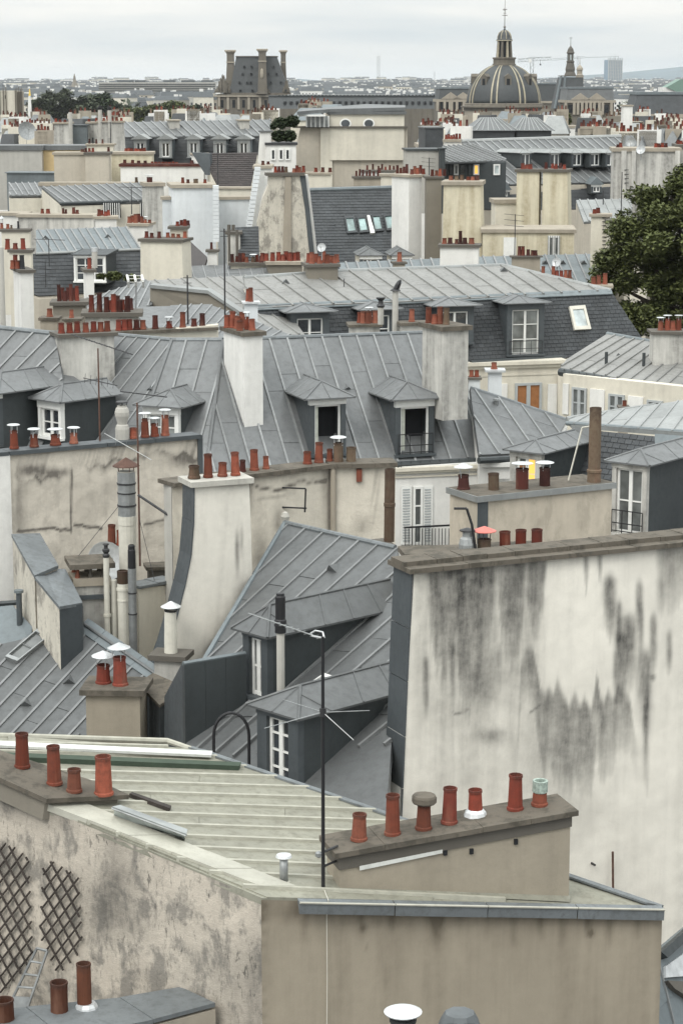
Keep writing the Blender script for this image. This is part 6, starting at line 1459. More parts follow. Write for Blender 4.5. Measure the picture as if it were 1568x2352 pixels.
# mottled flared chimney wall
vm = vplane(P(618, 404, 106), 6); fm = Frame(P(618, 404, 106), 6)
mw = thing('mottled_chimney_wall', 'flared mottled chimney wall with dark zinc right edge', 'chimney', vm.hit(650, 620) - Vector((0, 0, 4)))
MB().prism([vm.hit(*p) for p in ((618, 404), (690, 402), (700, 480), (716, 640), (590, 640), (592, 510), (606, 450), (617, 425))], fm.w * .9).build('masonry', 'mottled', mw)
MB().prism([vm.hit(*p) - fm.w * .02 for p in ((688, 402), (701, 402), (711, 480), (728, 640), (716, 640), (700, 480))], fm.w * .9).build('edge_flashing', 'zinc_cladding', mw)
MB().prism([vm.hit(*p) + fm.w * .2 for p in ((700, 402), (708, 402), (720, 500), (736, 640), (728, 640), (711, 480))], fm.w * .5).build('white_return', 'white', mw)
MB().prism([vm.hit(*p) - fm.w * .10 for p in ((655, 406), (668, 406), (668, 600), (650, 640), (648, 640))], fm.w * .12).build('pilaster', 'stone', mw)
MB().box(fm, -.15, (vm.hit(690, 402) - fm.o).dot(fm.u) + .2, -.15, 1.0, .0, .14).build('capping_slab', 'dark_stone', mw)
for x, h, m_ in ((633, 14, 'clay_red'), (641, 14, 'clay_dark'), (649, 14, 'clay_dark'), (657, 13, 'clay_brown'), (675, 10, 'clay'), (682, 16, 'clay_red'), (688, 12, 'clay'), (697, 15, 'clay_red')):
    g = vplane(fm(0, .4, .14), 6).hit(x, 400); pot_at(mw, fm((g - fm.o).dot(fm.u), .4, .14), h, 9, 'pot', m_)
# dark mansard with four skylights
DM = plane3((712, 440, 112), (935, 432, 113), (820, 590, 109.0))
hk = thing('dark_slate_house', 'dark slate roof with four teal skylights in a row', 'house', Vector((DM.hit(820, 520).x, 111, 0)))
pDM = [(706, 438), (938, 431), (960, 620), (716, 640)]
slates(hk, DM, pDM, .30, .2, 'slate_dark', 300); under(hk, DM, pDM)
roll(hk, DM.hit(706, 437), DM.hit(938, 430), .12, 'zinc_blue')
for q in ([(790, 500), (812, 499), (820, 537), (797, 539)], [(818, 500), (839, 499), (847, 536), (825, 538)], [(852, 496), (872, 495), (880, 533), (859, 535)], [(879, 496), (900, 494), (908, 531), (887, 533)]):
    skylight(hk, DM, q, 'glass_teal', 'slate_dark', .10, .12)
MB().prism([DM.hit(842, 498), DM.hit(848, 498), DM.hit(860, 538), DM.hit(850, 539)], DM.n * .12).build('white_flashing', 'paint_white', hk)
dormer(hk, 712, 518, 764, 546, 110.4, 4, 2.2, 'slate_dark', 'slate_dark', jamb=.05, head=.05, rise=.5, over=.1, style='shed', nx=3, ny=1, jmat='paint_white', gl='glass_grey', seams=0)
for x0, x1 in ((826, 876), (900, 945)): dormer(hk, x0, 588, x1, 625, 105.5, 6, 2.0, 'cream', 'zinc', jamb=.15, head=.15, rise=.3, over=.12, seams=1)
# pale stacks right of it
block('tall pale stack with dark band left of brown one', 939, 968, 402, 600, 107, 30, 1.6, 'white', 'chimney_stack', 'chimney', slab=.12, smat='stone', pots=cl((945, 952, 958, 965, 972), 16, 9, ('clay_red', 'clay_dark', 'clay')))
block('tall brown stack between pale and yellow ones', 979, 1014, 405, 600, 106.4, 2, 1.0, 'brown', 'chimney_stack', 'chimney', slab=.1, pots=cl((992, 1002, 1010, 1020), 14, 8, ('clay_dark', 'clay')))
block('broad yellow stack with grey slab and chipped parapet', 1018, 1103, 416, 600, 105, -8, 1.8, 'yellow', 'chimney_stack', 'chimney', slab=.18, smat='stone', pots=cl((1035, 1048, 1060, 1075, 1085, 1095), 10, 10, ('clay', 'clay_dark', 'clay_brown'), (.6,)), lo=(2, 8))
block('white stack with six brown pots before the yellow stack', 1010, 1098, 562, 625, 97, -6, 1.0, 'white', 'chimney_stack', 'chimney', slab=.12, smat='dark_stone', pots=[(1020, 13, 12, None, 'clay', None), (1033, 15, 12, None, 'clay_dark', None), (1048, 11, 10, None, 'clay_dark', None), (1057, 30, 10, None, 'clay_dark', None), (1067, 15, 12, None, 'clay_dark', None), (1082, 15, 13, None, 'clay', None)])
# yellow house with door and barred window
yh = block('yellow walled house with white door and barred window', 1108, 1318, 526, 600, 103, -3, 3.0, 'yellow', 'yellow_house', 'house', slab=.16, smat='stone')
vy = vplane(P(1108, 526, 103), -3)
box_px(MB(), vy, 1155, 545, 1184, 592, -.06, .0).build('door', 'paint_white', yh)
window_px(yh, vy, 1256, 541, 1284, 592, nx=2, ny=1, fw=.1, gl='glass_grey')
for k in range(6): box_px(MB(), vy, 1256 + k * 5.2, 541, 1257 + k * 5.2, 592, -.16, -.14).build('window_bar', 'metal_dark', yh)
cl2_ = block('little row of dark pots before the yellow house', 1176, 1240, 588, 610, 98, 0, .5, 'stone', 'chimney_stack', 'chimney', slab=.06, pots=[(1192, 22, 8, None, 'clay_dark'), (1200, 22, 8, None, 'clay_red'), (1212, 14, 9, None, 'clay_dark'), (1222, 12, 9, None, 'clay_dark'), (1229, 12, 8, None, 'clay_dark')])
tw = block('yellow stack, left of a close pair', 1186, 1238, 389, 530, 110, -10, 1.2, 'yellow', 'chimney_stack', 'chimney', slab=.14, pots=cl((1200, 1209, 1217), 12, 10, ('clay_red',)))
block('yellow stack with grey slab, right of a close pair', 1246, 1302, 389, 530, 109.6, -12, 1.6, 'yellow', 'chimney_stack', 'chimney', slab=.14, pots=cl((1253, 1268, 1276, 1286, 1295), 13, 9, ('clay_red', 'clay_dark')), lo=(0, 8))
block('cream stepped wall left of the yellow pair', 1137, 1200, 458, 540, 111, 4, 1.5, 'cream', slab=.2, smat='stone')
block('cream stack with ladder beside the tree', 1357, 1400, 492, 600, 100, -6, 1.0, 'cream', 'chimney_stack', 'chimney', slab=.12, smat='stone', pots=cl((1364, 1372), 11, 10, ('clay_red',)))
block('low cream stack half hidden by the tree', 1398, 1436, 505, 600, 99, 0, 1.0, 'cream', 'chimney_stack', 'chimney', slab=.12, pots=cl((1418, 1428), 12, 10, ('clay_dark',)))
# long low zinc roof behind the E ridge at the right
LZ = plane3((1100, 592, 100), (1400, 584, 102), (1250, 632, 98.6)); hz_ = thing('low_zinc_roof', 'low grey zinc roof with small vents before yellow house', 'roof', LZ.hit(1250, 640) - Vector((0, 0, 8)))
zinc(hz_, LZ, [(780, 604), (1110, 590), (1400, 583), (1400, 650), (780, 660)], ((1108, 590), (1390, 584)), ((1130, 645), (1415, 640)), 12, rows=((1.5,),), mat='zinc_blue', bw=.1, bh=.08, ext=(-16, 2)); under(hz_, LZ, [(780, 604), (1110, 590), (1400, 583), (1400, 650), (780, 660)], sink=.3)
for x in (1205, 1250, 1290, 1338): vent(hz_, LZ, x, 607, .2)
block('small stack with orange pots and dish on zinc hip', 1245, 1312, 640, 665, 92, 0, .6, 'stone', 'chimney_stack', 'chimney', slab=.06, pots=cl((1246, 1270, 1278, 1288, 1298, 1307), 22, 10, ('clay', 'clay_red'), (.5,)))
dish('white dish among the orange pots', P(1278, 603, 92.5), .2, (-.5, -.8, .3), 'metal_white', .5)
block('stack with three red pots at the foot of the tree', 1355, 1402, 655, 690, 93, -5, .8, 'dark_stone', 'chimney_stack', 'chimney', slab=.12, smat='stone', pots=cl((1362, 1374, 1388), 25, 12, ('clay_red', 'clay'), (.5,)))
# small dark house with pipes
block('grimy wall with drain pipes before the mottled chimney', 522, 552, 532, 620, 100, 4, 1.0, 'soot', slab=.12, pots=[(526, 14, 8, 'cyl', 'dark_stone'), (536, 14, 8, 'cyl', 'dark_stone')])
DB = plane3((545, 524, 101), (592, 522, 101), (570, 600, 99.5)); hdb = thing('small_slate_roof', 'small steep dark slate roof beside mottled chimney', 'roof', DB.hit(570, 600) - Vector((0, 0, 8)))
slates(hdb, DB, [(540, 523), (594, 520), (596, 605), (552, 605)], .28, .18, 'slate_dark', 120); under(hdb, DB, [(540, 523), (594, 520), (596, 605), (552, 605)])
for x, yb in ((527, 610), (545, 610)): flue('grimy drain pipe on the dark slate house, %s of two' % ('left' if x < 530 else 'right'), x, 528, yb, 98.8, 6, 'dark_stone', None, 8)
block('small white stack with dark pot in roof gap', 477, 498, 574, 605, 98, 0, .6, 'white', 'chimney_stack', 'chimney', slab=.1, pots=[(486, 16, 7, None, 'clay_dark')])
RG = plane3((438, 560, 103), (470, 585, 101), (440, 600, 100)); hrg = thing('red_gable_roof', 'sliver of dark red tiled roof in the gap', 'roof', RG.hit(450, 600) - Vector((0, 0, 8)))
MB().prism([RG.hit(438, 555), RG.hit(476, 590), RG.hit(470, 612), RG.hit(438, 612)], -RG.n * .2).build('roof_slope', 'slate_brown', hrg)
block('low stack of mixed pots behind pale zinc ridge', 530, 612, 604, 630, 96.5, 2, .8, 'cream', 'chimney_stack', 'chimney', slab=.12, smat='dark_stone', pots=cl((534, 545, 551, 559, 567, 590, 599), 17, 10, ('clay_dark', 'clay', 'clay_red')) + [(582, 12, 12, 'cyl', 'clay_brown', 'flat', .4), (606, 14, 9, None, 'clay', 'flat', .4)])
RT = plane3((440, 618, 97), (600, 612, 97), (520, 640, 94)); hrt = thing('flat_roof_strip', 'grey flat roof strip with clutter behind pale ridge', 'roof', RT.hit(520, 640) - Vector((0, 0, 8)))
zinc(hrt, RT, [(430, 612), (620, 606), (620, 650), (430, 650)], ((440, 615), (600, 610)), ((450, 650), (610, 645)), 6, mat='zinc')
for lab_, x_, y0_, y1_ in (('cream stack with ladder rungs and low pots', 362, 560, 630), ('cream stack with ladder beside the tree', 1386, 500, 570)):
    ob_ = next(o for o in COL.objects if o.get('label') == lab_); LADDERS.append((ob_, x_, y0_, y1_))
# ---- tree at the right
rnd = random.Random(5)
tr_b = P(1640, 900, 96.5); trp = thing('tree', 'big dark green tree at the right edge', 'tree', Vector((tr_b.x, tr_b.y, 0)))
cr_ = MB(); Yt = 96.5; sx = Yt / F
lumps = [(1600, 560, 150, 130), (1500, 500, 60, 48), (1455, 560, 52, 45), (1430, 620, 52, 45), (1470, 690, 60, 50), (1540, 450, 55, 40), (1530, 610, 80, 70), (1402, 600, 26, 24), (1402, 650, 28, 26), (1440, 735, 50, 36), (1560, 700, 70, 60), (1500, 740, 60, 40), (1620, 430, 60, 40), (1440, 520, 26, 24), (1575, 410, 30, 22), (1480, 455, 28, 24)]
for x, y, rx, ry in lumps:
    nsub = max(6, int(rx * ry / 170))
    for _ in range(nsub):
        a = rnd.uniform(0, 6.28); e = rnd.uniform(-1.2, 1.2); q = rnd.uniform(.55, 1.0)
        c = P(x + rx * q * math.cos(a) * math.cos(e), y - ry * q * math.sin(e), Yt + rx * sx * q * math.sin(a) * math.cos(e)); r = rnd.uniform(.35, .75)
        leaves(cr_, c, (r, r, r * .75), int(190 * r * r * 4), .115, rnd, .35)
cr_.build('crown', 'leaf', trp)
tk_ = MB(); base = Vector((tr_b.x, tr_b.y, 0)); fork = P(1620, 760, 96.5)
tk_.cyl(base, fork, .45, .3, 10)
for x, y, rx, ry in lumps[:11]: tk_.cyl(fork, P(x, y, 96.5), .16, .05, 6)
tk_.build('trunk', 'bark', trp)
# ================================================================ G: 130 to 200 m
# left slate mansard with five dormers
GU = plane3((285, 282, 172), (620, 276, 173), (450, 312, 168)); GS = plane3(GU.hit(285, 314), GU.hit(612, 311), GU.hit(450, 312) + Vector((.1, -1.0, -2.4)))
hg = thing('five_dormer_house', 'slate mansard with five pedimented dormers under zinc top', 'house', Vector((GU.hit(450, 300).x, 170, 0)))
pGU = [(284, 281), (622, 275), (622, 312), (285, 315)]; pGS = [(284, 314), (612, 311), (614, 390), (284, 392)]
zinc(hg, GU, pGU, ((288, 280), (600, 276)), ((325, 314), (637, 311)), 16, rows=((.5,),), mat='zinc', bw=.13, bh=.1, ext=(-3, 2)); slates(hg, GS, pGS, .45, .3, 'slate_dark', 0); under(hg, GS, pGS); under(hg, GU, pGU, sink=.3)
for x in (323, 381, 445, 505, 560): dormer(hg, x - 14, 320, x + 14, 361, 166, -4, 2.0, 'zinc_blue', 'zinc_light', jamb=.17, head=.25, rise=.35, over=.2, style='gable', nx=2, ny=1, jmat='zinc_light', hmat='zinc_light', seams=0)
for x0, x1 in ((390, 413), (552, 573)): chimney(hg, x0, x1, 275, 302, 170, 10, 2.0, 'grey', .1, .1, 'stone', (), name='chimney_stack')
# beige house with oculi
bh = block('beige house with two oval windows and zinc roof', 757, 928, 256, 300, 152, 2, 5, 'cream', 'oculus_house', 'house', slab=.2, smat='zinc', over=.15)
vb = vplane(P(757, 256, 152), 2); fb_ = Frame(P(757, 256, 152), 2)
MB().prism([vb.hit(*p) + fb_.w * .25 for p in ((690, 294), (935, 294), (937, 480), (668, 480), (676, 360))], fb_.w * 5).build('lower_wall', 'beige', bh)
MB().prism([vb.hit(*p) + fb_.w * .05 for p in ((736, 292), (762, 292), (764, 480), (736, 480))], fb_.w * .3).build('pilaster', 'cream', bh)
box_px(MB(), vb, 672, 290, 936, 294, -.15, .6).build('string_course', 'dark_stone', bh)
for x in (793, 846.5):
    c = vb.hit(x, 283.5)
    def ring(r0x, r0z, d, n=20): return [c + fb_.u * r0x * math.cos(2 * math.pi * i / n) + Vector((0, 0, r0z * math.sin(2 * math.pi * i / n))) - fb_.w * d for i in range(n)]
    MB().prism(ring(.40, .34, .10), fb_.w * .12).build('oculus_frame', 'paint_white', bh); MB().prism(ring(.30, .25, .115), fb_.w * .02).build('pane', 'glass', bh)
MB().prism([P(682, 264, 150), P(757, 258, 151.8), P(930, 254, 152.2), P(930, 249, 156), P(840, 246, 158), P(700, 258, 155)], (0, 0, .22)).build('zinc_canopy', 'zinc', bh)
vq = vplane(P(700, 265, 151.5), 3); box_px(MB(), vq, 703, 266, 755, 292, .0, .5).build('penthouse', 'glass_grey', bh)
for k in range(6): box_px(MB(), vq, 703 + k * 10, 266, 705.5 + k * 10, 292, -.1, .0).build('mullion', 'paint_white', bh)
box_px(MB(), vq, 684, 263, 746, 267, -.9, .0).build('awning', 'paint_white', bh)
shrub('roof terrace hedge left of the beige house', [(645, 283, 150, 20, 13, 600), (672, 278, 150, 16, 14, 500), (628, 290, 150, 8, 8, 120)], .16, 'leaf_dark', 'hedge')
shrub('clipped dark hedge on the white terrace wall', [(640, 312, 148, 16, 14, 700), (665, 312, 148, 16, 14, 700), (652, 312, 148, 14, 12, 500)], .13, 'leaf_dark', 'hedge')
tz = block('white stepped terrace house under clipped hedge', 612, 680, 328, 400, 147, 2, 3, 'white', 'terrace_house', 'house', slab=.15, smat='metal_dark', lo=(16, 0))
vt_ = vplane(P(612, 328, 147), 2)
for x in (622, 640, 655): window_px(tz, vt_, x, 342, x + 11, 368, nx=1, ny=1, fw=.08)
block('slanted white parapet beside the terrace hedge', 597, 624, 300, 400, 148, 2, .5, 'white', slab=.1, smat='zinc', lo=(14, -12))
# pots rows in front of the beige house
block('pale stack with three pots before the beige house', 700, 760, 396, 440, 128, 0, 1, 'cream', 'chimney_stack', 'chimney', slab=.12, smat='stone', pots=cl((725, 741, 758), 9, 9, ('clay_dark', 'clay_red'), (.4,)))
block('long stack with eight dark pots before beige house', 812, 875, 405, 430, 124, 0, 1, 'stone', 'chimney_stack', 'chimney', slab=.12, pots=cl((818, 826, 833, 842, 849, 858, 868, 872), 14, 5, ('clay_dark',)))
block('further long stack with seven pots', 828, 905, 391, 420, 129, 0, 1, 'white', 'chimney_stack', 'chimney', slab=.12, smat='dark_stone', pots=cl((843, 856, 869, 877, 885, 904, 895), 11, 6, ('clay_dark', 'clay_red')))
block('short stack with brick red pots left of tall pale stack', 875, 940, 400, 430, 121, 0, 1, 'cream', 'chimney_stack', 'chimney', slab=.12, smat='stone', pots=cl((912, 920, 927, 934), 18, 7, ('clay_dark', 'clay_red')))
# right zinc mansard with row of dormers
RU = plane3((1080, 326, 165), (1415, 316, 167), (1200, 415, 159)); hq = thing('zinc_five_dormer_house', 'long zinc mansard with a row of dormers below the dome', 'house', Vector((RU.hit(1250, 350).x, 163, 0)))
pRU = [(1060, 326), (1425, 315), (1425, 418), (1130, 425), (1090, 380)]
zinc(hq, RU, pRU, ((1090, 326), (1410, 317)), ((1200, 420), (1520, 412)), 18, rows=((.3, .65),), mat='zinc', bw=.13, bh=.1, ext=(-9, 2)); under(hq, RU, pRU, mat='beige')
roll(hq, RU.hit(1060, 325), RU.hit(1425, 314), .18, 'zinc_light')
RS = plane3(RU.hit(1130, 420), RU.hit(1425, 416), RU.hit(1250, 418) + Vector((.2, -.8, -2.2)))
slates(hq, RS, [(1095, 420), (1425, 416), (1425, 480), (1095, 482)], .45, .3, 'slate_dark', 0); under(hq, RS, [(1095, 420), (1425, 416), (1425, 480), (1095, 482)])
for x in (1206, 1273, 1324, 1365, 1402): dormer(hq, x - 11, 352, x + 11, 381, 160.5, 30, 3.0, 'zinc_dark', 'zinc_light', jamb=.06, head=.06, rise=.25, over=.18, nx=2, ny=1, seams=1)
dormer(hq, 1357, 424, 1380, 442, 157.5, 5, 2.0, 'zinc_dark', 'zinc_blue', jamb=.12, rise=.5, style='gable', nx=2, ny=1)
for x in (1126, 1160): dormer(hq, x - 9, 436, x + 9, 452, 156.8, 5, 2.0, 'zinc_dark', 'zinc_blue', jamb=.12, rise=.5, style='gable', nx=2, ny=1)
# penthouse with lit window
PU = plane3((1018, 338, 152), (1100, 335, 155), (1090, 371, 149)); hp_ = thing('penthouse', 'zinc roofed attic with one lit window', 'house', Vector((PU.hit(1080, 350).x, 151, 0)))
zinc(hp_, PU, [(1015, 336), (1085, 332), (1162, 364), (1160, 370), (1017, 373)], ((1020, 337), (1085, 333)), ((1105, 372), (1175, 369)), 6, rows=((1.3,),), mat='zinc', bw=.12, bh=.1, ext=(-8, 2))
vp5 = vplane(P(1018, 374, 149.5), 6); box_px(MB(), vp5, 1017, 373, 1160, 480, .0, 3).build('wall', 'zinc_dark', hp_)
for x0, x1, g_ in ((1021, 1029, 'glass'), (1031, 1039, 'glass'), (1041, 1052, 'glass_grey'), (1054, 1070, 'glass'), (1074, 1084, 'glass'), (1086, 1099, 'lit'), (1132, 1147, 'glass_pale')):
    window_px(hp_, vp5, x0, 377, x1, 402, nx=1, ny=1, fw=.09, gl=g_, mat='paint_white' if g_ != 'glass' else 'zinc_dark')
block('grey rendered wall right of the beige house', 934, 1010, 342, 420, 146, 3, 3, 'grey', slab=.12, smat='zinc_dark')
block('dark zinc edge wall before the attic', 1010, 1022, 340, 420, 145, 3, 1.0, 'zinc_dark', slab=.05, smat='zinc_dark')
# sooty party wall at right
sw_ = block('tall sooty grey party wall behind the tree', 1409, 1560, 340, 500, 128, -4, 3, 'soot', slab=.2, smat='stone', pots=cl((1418, 1424, 1505, 1512, 1520, 1528), 10, 9, ('clay_red', 'clay_dark'), (.4,)))
vo = vplane(P(1409, 340, 128), -4)
for x0, x1 in ((1422, 1434), (1446, 1456), (1545, 1556)): box_px(MB(), vo, x0, 346, x1, 500, -.12, .0).build('flue_rib', 'soot', sw_)
block('far part of sooty wall with red pots at the right edge', 1555, 1620, 332, 480, 130, -4, 3, 'grey', slab=.2, pots=cl((1556, 1562, 1570), 11, 9, ('clay_red',), (.4,)))
dish('big white dish on the sooty wall, in front', P(1471, 344, 127.5), .27, (-.4, -.85, .3), 'metal_white', .6); dish('grey dish just above the sooty wall', P(1449, 328, 131), .3, (-.4, -.85, .3), 'metal_grey', .6)
for k in range(4): p = vo.hit(1437, 390 + 10 * k) - Vector((0, .15, 0)); MB().cyl(p - Vector((.12, 0, 0)), p + Vector((.12, 0, 0)), .03, n=4).build('rung', 'metal_dark', sw_)
TZ2 = plane3((1325, 460, 125), (1440, 458, 126), (1370, 500, 122.5)); h22 = thing('zinc_terrace_roof', 'small pale zinc roof beside the tree top', 'roof', TZ2.hit(1370, 500) - Vector((0, 0, 9)))
zinc(h22, TZ2, [(1322, 460), (1450, 457), (1450, 500), (1340, 510)], ((1330, 460), (1440, 458)), ((1350, 505), (1460, 500)), 6, mat='zinc_light', bw=.1, bh=.08); under(h22, TZ2, [(1322, 460), (1450, 457), (1450, 500), (1340, 510)])
# left G walls
block('pale rendered wall at the left edge under a dark cornice', -20, 96, 334, 410, 142, -2, 3, 'grey', 'pale_house', 'house', slab=.3, smat='zinc')
block('ochre wall strip beside the pale wall', 96, 200, 334, 410, 142.5, -2, 3, 'ochre', 'ochre_house', 'house', slab=.3, smat='zinc')
block('grey zinc edged terrace below the pale wall', 16, 130, 396, 430, 138, 0, 2, 'zinc_blue', 'terrace', 'terrace', slab=.05, smat='zinc_blue')
block('beige stack wall with rungs, left of white ones', 124, 196, 350, 440, 134, 2, 2, 'beige', slab=.15, smat='stone', pots=cl((190,), 8, 8, ('clay_dark',)))
block('beige wall with three dark pots and flue', 196, 250, 350, 440, 133, 2, 2, 'beige', slab=.15, smat='dark_stone', pots=cl((198, 206, 214, 250), 9, 6, ('clay_dark', 'clay_red')))
block('light cream wall with small fragment of flashing', 256, 350, 349, 430, 136, 2, 2, 'yellow', slab=.15, smat='stone', pots=cl((290, 296, 303, 312, 318, 325, 332), 7, 8, ('clay_red',), (.7,)))
block('wide white wall with thin red coping and five pots', 277, 472, 377, 440, 130, 1, 2, 'white', slab=.15, smat='clay_dark', pots=cl((287, 305, 319, 334, 441), 8, 8, ('clay_dark',), (.4,)) + cl(range(350, 410, 8), 4, 6, ('clay_red',), (.6,)))
block('white wall wedge under the zinc flashing', 440, 474, 352, 420, 131, 0, 1, 'white', slab=.08, smat='stone')
for lab, x0, x1, yt, Y, n in (('white ribbed stack with red pots, left of a group', 124, 164, 281, 160, 4), ('white ribbed stack with red pots, right of a group', 224, 283, 278, 160, 6), ('white ribbed stack in the middle, half hidden', 200, 226, 280, 163, 2)):
    o = block(lab, x0, x1, yt, 345, Y, 4, 2, 'soot', 'chimney_stack', 'chimney', slab=.12, smat='stone', pots=prow(x0 + 5, x1 - 4, n, 8, 7, .3, 'clay_red'), lo=(3, 6))
block('slate blue dormer box between ribbed stacks', 167, 200, 287, 345, 161, 4, 2, 'zinc_blue', 'zinc_box', 'dormer', slab=.06, smat='zinc_cladding')
for k, (x, yt) in enumerate(((163, 258), (231, 252), (253, 253))): flue(('grey ventilation flue left of the ribbed stacks', 'thick grey flue with domed top on ribbed stacks', 'grey flue with white mushroom cap on ribbed stacks')[k], x, yt, 300, 159, 9, 'grey', 'cowl' if k else None, 8)
for lab, x, y, h, w, Y in (('small flue pair', 0, 0, 0, 0, 0),): pass
block('cream parapet strip with flues, left middle distance', 200, 260, 330, 350, 140, 0, 1, 'cream', slab=.1, smat='stone', pots=cl((206, 214, 222, 236), 12, 5, ('clay_dark', 'black')))

# ---- rungs, pipes and thin aerials of the middle distance
def rungs(parent, vp, x, y0, y1, n, w=3):
    for k in range(n):
        p = vp.hit(x, y0 + (y1 - y0) * k / max(1, n - 1)); q = vp.n if vp.n.y < 0 else -vp.n
        sc = p.y / F * w; MB().cyl(p + q * .1 - Vector((sc, 0, 0)), p + q * .1 + Vector((sc, 0, 0)), .025, n=4).build('rung', 'metal_dark', parent)
for lab, x, yt, yb, Y, kind in (('thin aerial mast above the barred windows', 303, 428, 492, 117, 1), ('thin aerial mast on the slate house roof', 114, 548, 612, 97, 1), ('forked aerial beside the white door', 1181, 492, 592, 100, 2), ('thin aerial pole right of the door aerial', 1212, 448, 520, 118, 0),
                                ('thin aerial above the wide white wall', 470, 362, 424, 128, 0), ('toothed aerial before the dark brown roof', 501, 330, 450, 119, 1), ('small aerial on the grey rendered wall', 985, 362, 402, 140, 2), ('bare pole beside the sooty wall', 1425, 395, 500, 122, 0),
                                ('thin aerial over the ribbed stacks', 255, 280, 335, 155, 1), ('short aerial on the zinc terrace roof', 1384, 438, 470, 122, 0), ('aerial behind the tall white and grey stack', 106, 600, 660, 80, 2), ('thin crooked aerial near the cage cowl', 790, 640, 690, 88, 0)):
    b = P(x, yb, Y); t_ = mast('antenna_mast', lab, b, Vector((b.x, b.y, P(x, yt, Y).z)), .022 * Y / 90, 'metal_dark'); zt_ = P(x, yt + 2, Y).z
    if kind == 1:
        yagi(t_, Vector((b.x - .7, b.y + .3, zt_)), (1.4, -.4, -.02), (0, 0, 1), 1.5, 8, .3, .014 * Y / 90, 'metal_dark')
    elif kind == 2:
        for k in range(3): z_ = zt_ - k * .25; MB().cyl(Vector((b.x - .5, b.y, z_ + .05)), Vector((b.x + .4, b.y, z_ - .03)), .014, n=4).build('antenna_element', 'metal_dark', t_)

for ob_, x_, y0_, y1_ in LADDERS:
    Y_ = ob_.location.y; rungs(ob_, vplane(P(x_, y0_, 93 if x_ < 700 else 100), -14 if x_ < 700 else -6), x_, y0_, y1_, 9, 4)
# ================================================================ H: monuments
M['mon_stone'] = plaster('monument_stone', (.165, .148, .12), dirt=(.045, .041, .036), amount=.8, streak=.8, seed=51, scale=.35, patch=(.15, .135, .115), patch_amt=.6)
M['mon_slate'] = zinc_mat('monument_slate', (.050, .055, .057), .05, .6, .05, 3, .5)
M['gold'] = simple('gilded_ribs', (.34, .305, .225), .5, .1, .0, .25, .5)
M['gilt'] = simple('gilt', (.75, .52, .12), .35, .7)
# ---- domed building
Yd = 530.0; sd_ = Yd / F
dc = P(1162, 238, Yd); dome = thing('domed_building', 'dark ribbed dome with gilded lantern and tall cross', 'monument', Vector((dc.x, dc.y + 9, 0)))
ctr = Vector((dc.x, dc.y + 9, dc.z)); Rd = 85 * sd_; Hd = (238 - 153) * sd_
prof = []
for k in range(15):
    a = k / 14 * 1.36; prof.append((Rd * math.cos(a * .92), Hd * math.sin(a * .92) / math.sin(1.36 * .92)))
MB().lathe(ctr, prof, 64).build('dome', 'mon_slate', dome, smooth=True)
for k in range(8):
    for dd in (-.075, .075):
        a = 2 * math.pi * k / 8 + .06 + math.pi / 8 + dd
        m = MB(); u = Vector((math.cos(a), math.sin(a), 0)); w = Vector((-math.sin(a), math.cos(a), 0)); vs_, fs_2 = [], []
        for r, z in prof:
            hw_ = .19 * (.45 + .55 * r / Rd); vs_ += [ctr + u * (r - .1) - w * hw_ + Vector((0, 0, z)), ctr + u * (r + .16) - w * hw_ + Vector((0, 0, z + .05)), ctr + u * (r + .16) + w * hw_ + Vector((0, 0, z + .05)), ctr + u * (r - .1) + w * hw_ + Vector((0, 0, z))]
        for j in range(len(prof) - 1):
            b = j * 4; fs_2 += [(b, b + 1, b + 5, b + 4), (b + 1, b + 2, b + 6, b + 5), (b + 2, b + 3, b + 7, b + 6)]
        m.add(vs_, fs_2).build('rib', 'gold', dome)
    a = 2 * math.pi * k / 8 + .06; u = Vector((math.cos(a), math.sin(a), 0)); p = ctr + u * Rd * .86 + Vector((0, 0, Hd * .55)); fr = Frame(p, math.degrees(a) + 90)
    if u.y < .2:
        dm = MB().box(fr, -.75, .75, -.2, 1.6, -1.2, 1.4).build('dormer', 'mon_stone', dome); MB().box(fr, -.4, .4, -.25, -.19, -.7, .9).build('opening', 'interior', dm)
        MB().add([fr(-.9, -.25, 1.4), fr(.9, -.25, 1.4), fr(0, -.25, 2.1), fr(0, 1.5, 2.1), fr(-.9, 1.5, 1.4), fr(.9, 1.5, 1.4)], [(0, 1, 2), (1, 5, 3, 2), (4, 0, 2, 3)]).build('pediment', 'mon_stone', dm)
zd = lambda y: (238 - y) * sd_
MB().lathe(ctr, [(Rd * 1.08, zd(254)), (Rd * 1.08, zd(248)), (Rd * 1.16, zd(247)), (Rd * 1.16, zd(244)), (Rd * 1.06, zd(243)), (Rd * 1.05, zd(239)), (Rd * 1.02, zd(237.5)), (Rd * .9, zd(237))], 48).build('cornice', 'mon_stone', dome)
MB().lathe(ctr, [(Rd * 1.06, -ctr.z), (Rd * 1.06, zd(254))], 48).build('drum', 'stone', dome)
MB().lathe(ctr, [(27 * sd_, zd(154)), (27 * sd_, zd(150)), (25 * sd_, zd(149)), (25 * sd_, zd(139)), (27 * sd_, zd(138)), (27 * sd_, zd(135)), (15 * sd_, zd(134.5))], 24).build('lantern_gallery', 'mon_stone', dome)
MB().lathe(ctr, [(13 * sd_, zd(136)), (12 * sd_, zd(98))], 16).build('lantern_core', 'interior', dome)
for k in range(8):
    a = 2 * math.pi * (k + .5) / 8; u = Vector((math.cos(a), math.sin(a), 0))
    MB().cyl(ctr + u * 16.5 * sd_ + Vector((0, 0, zd(135))), ctr + u * 14.5 * sd_ + Vector((0, 0, zd(98))), 3.2 * sd_, 2.4 * sd_, 8).build('column', 'mon_stone' if k % 2 else 'gold', dome)
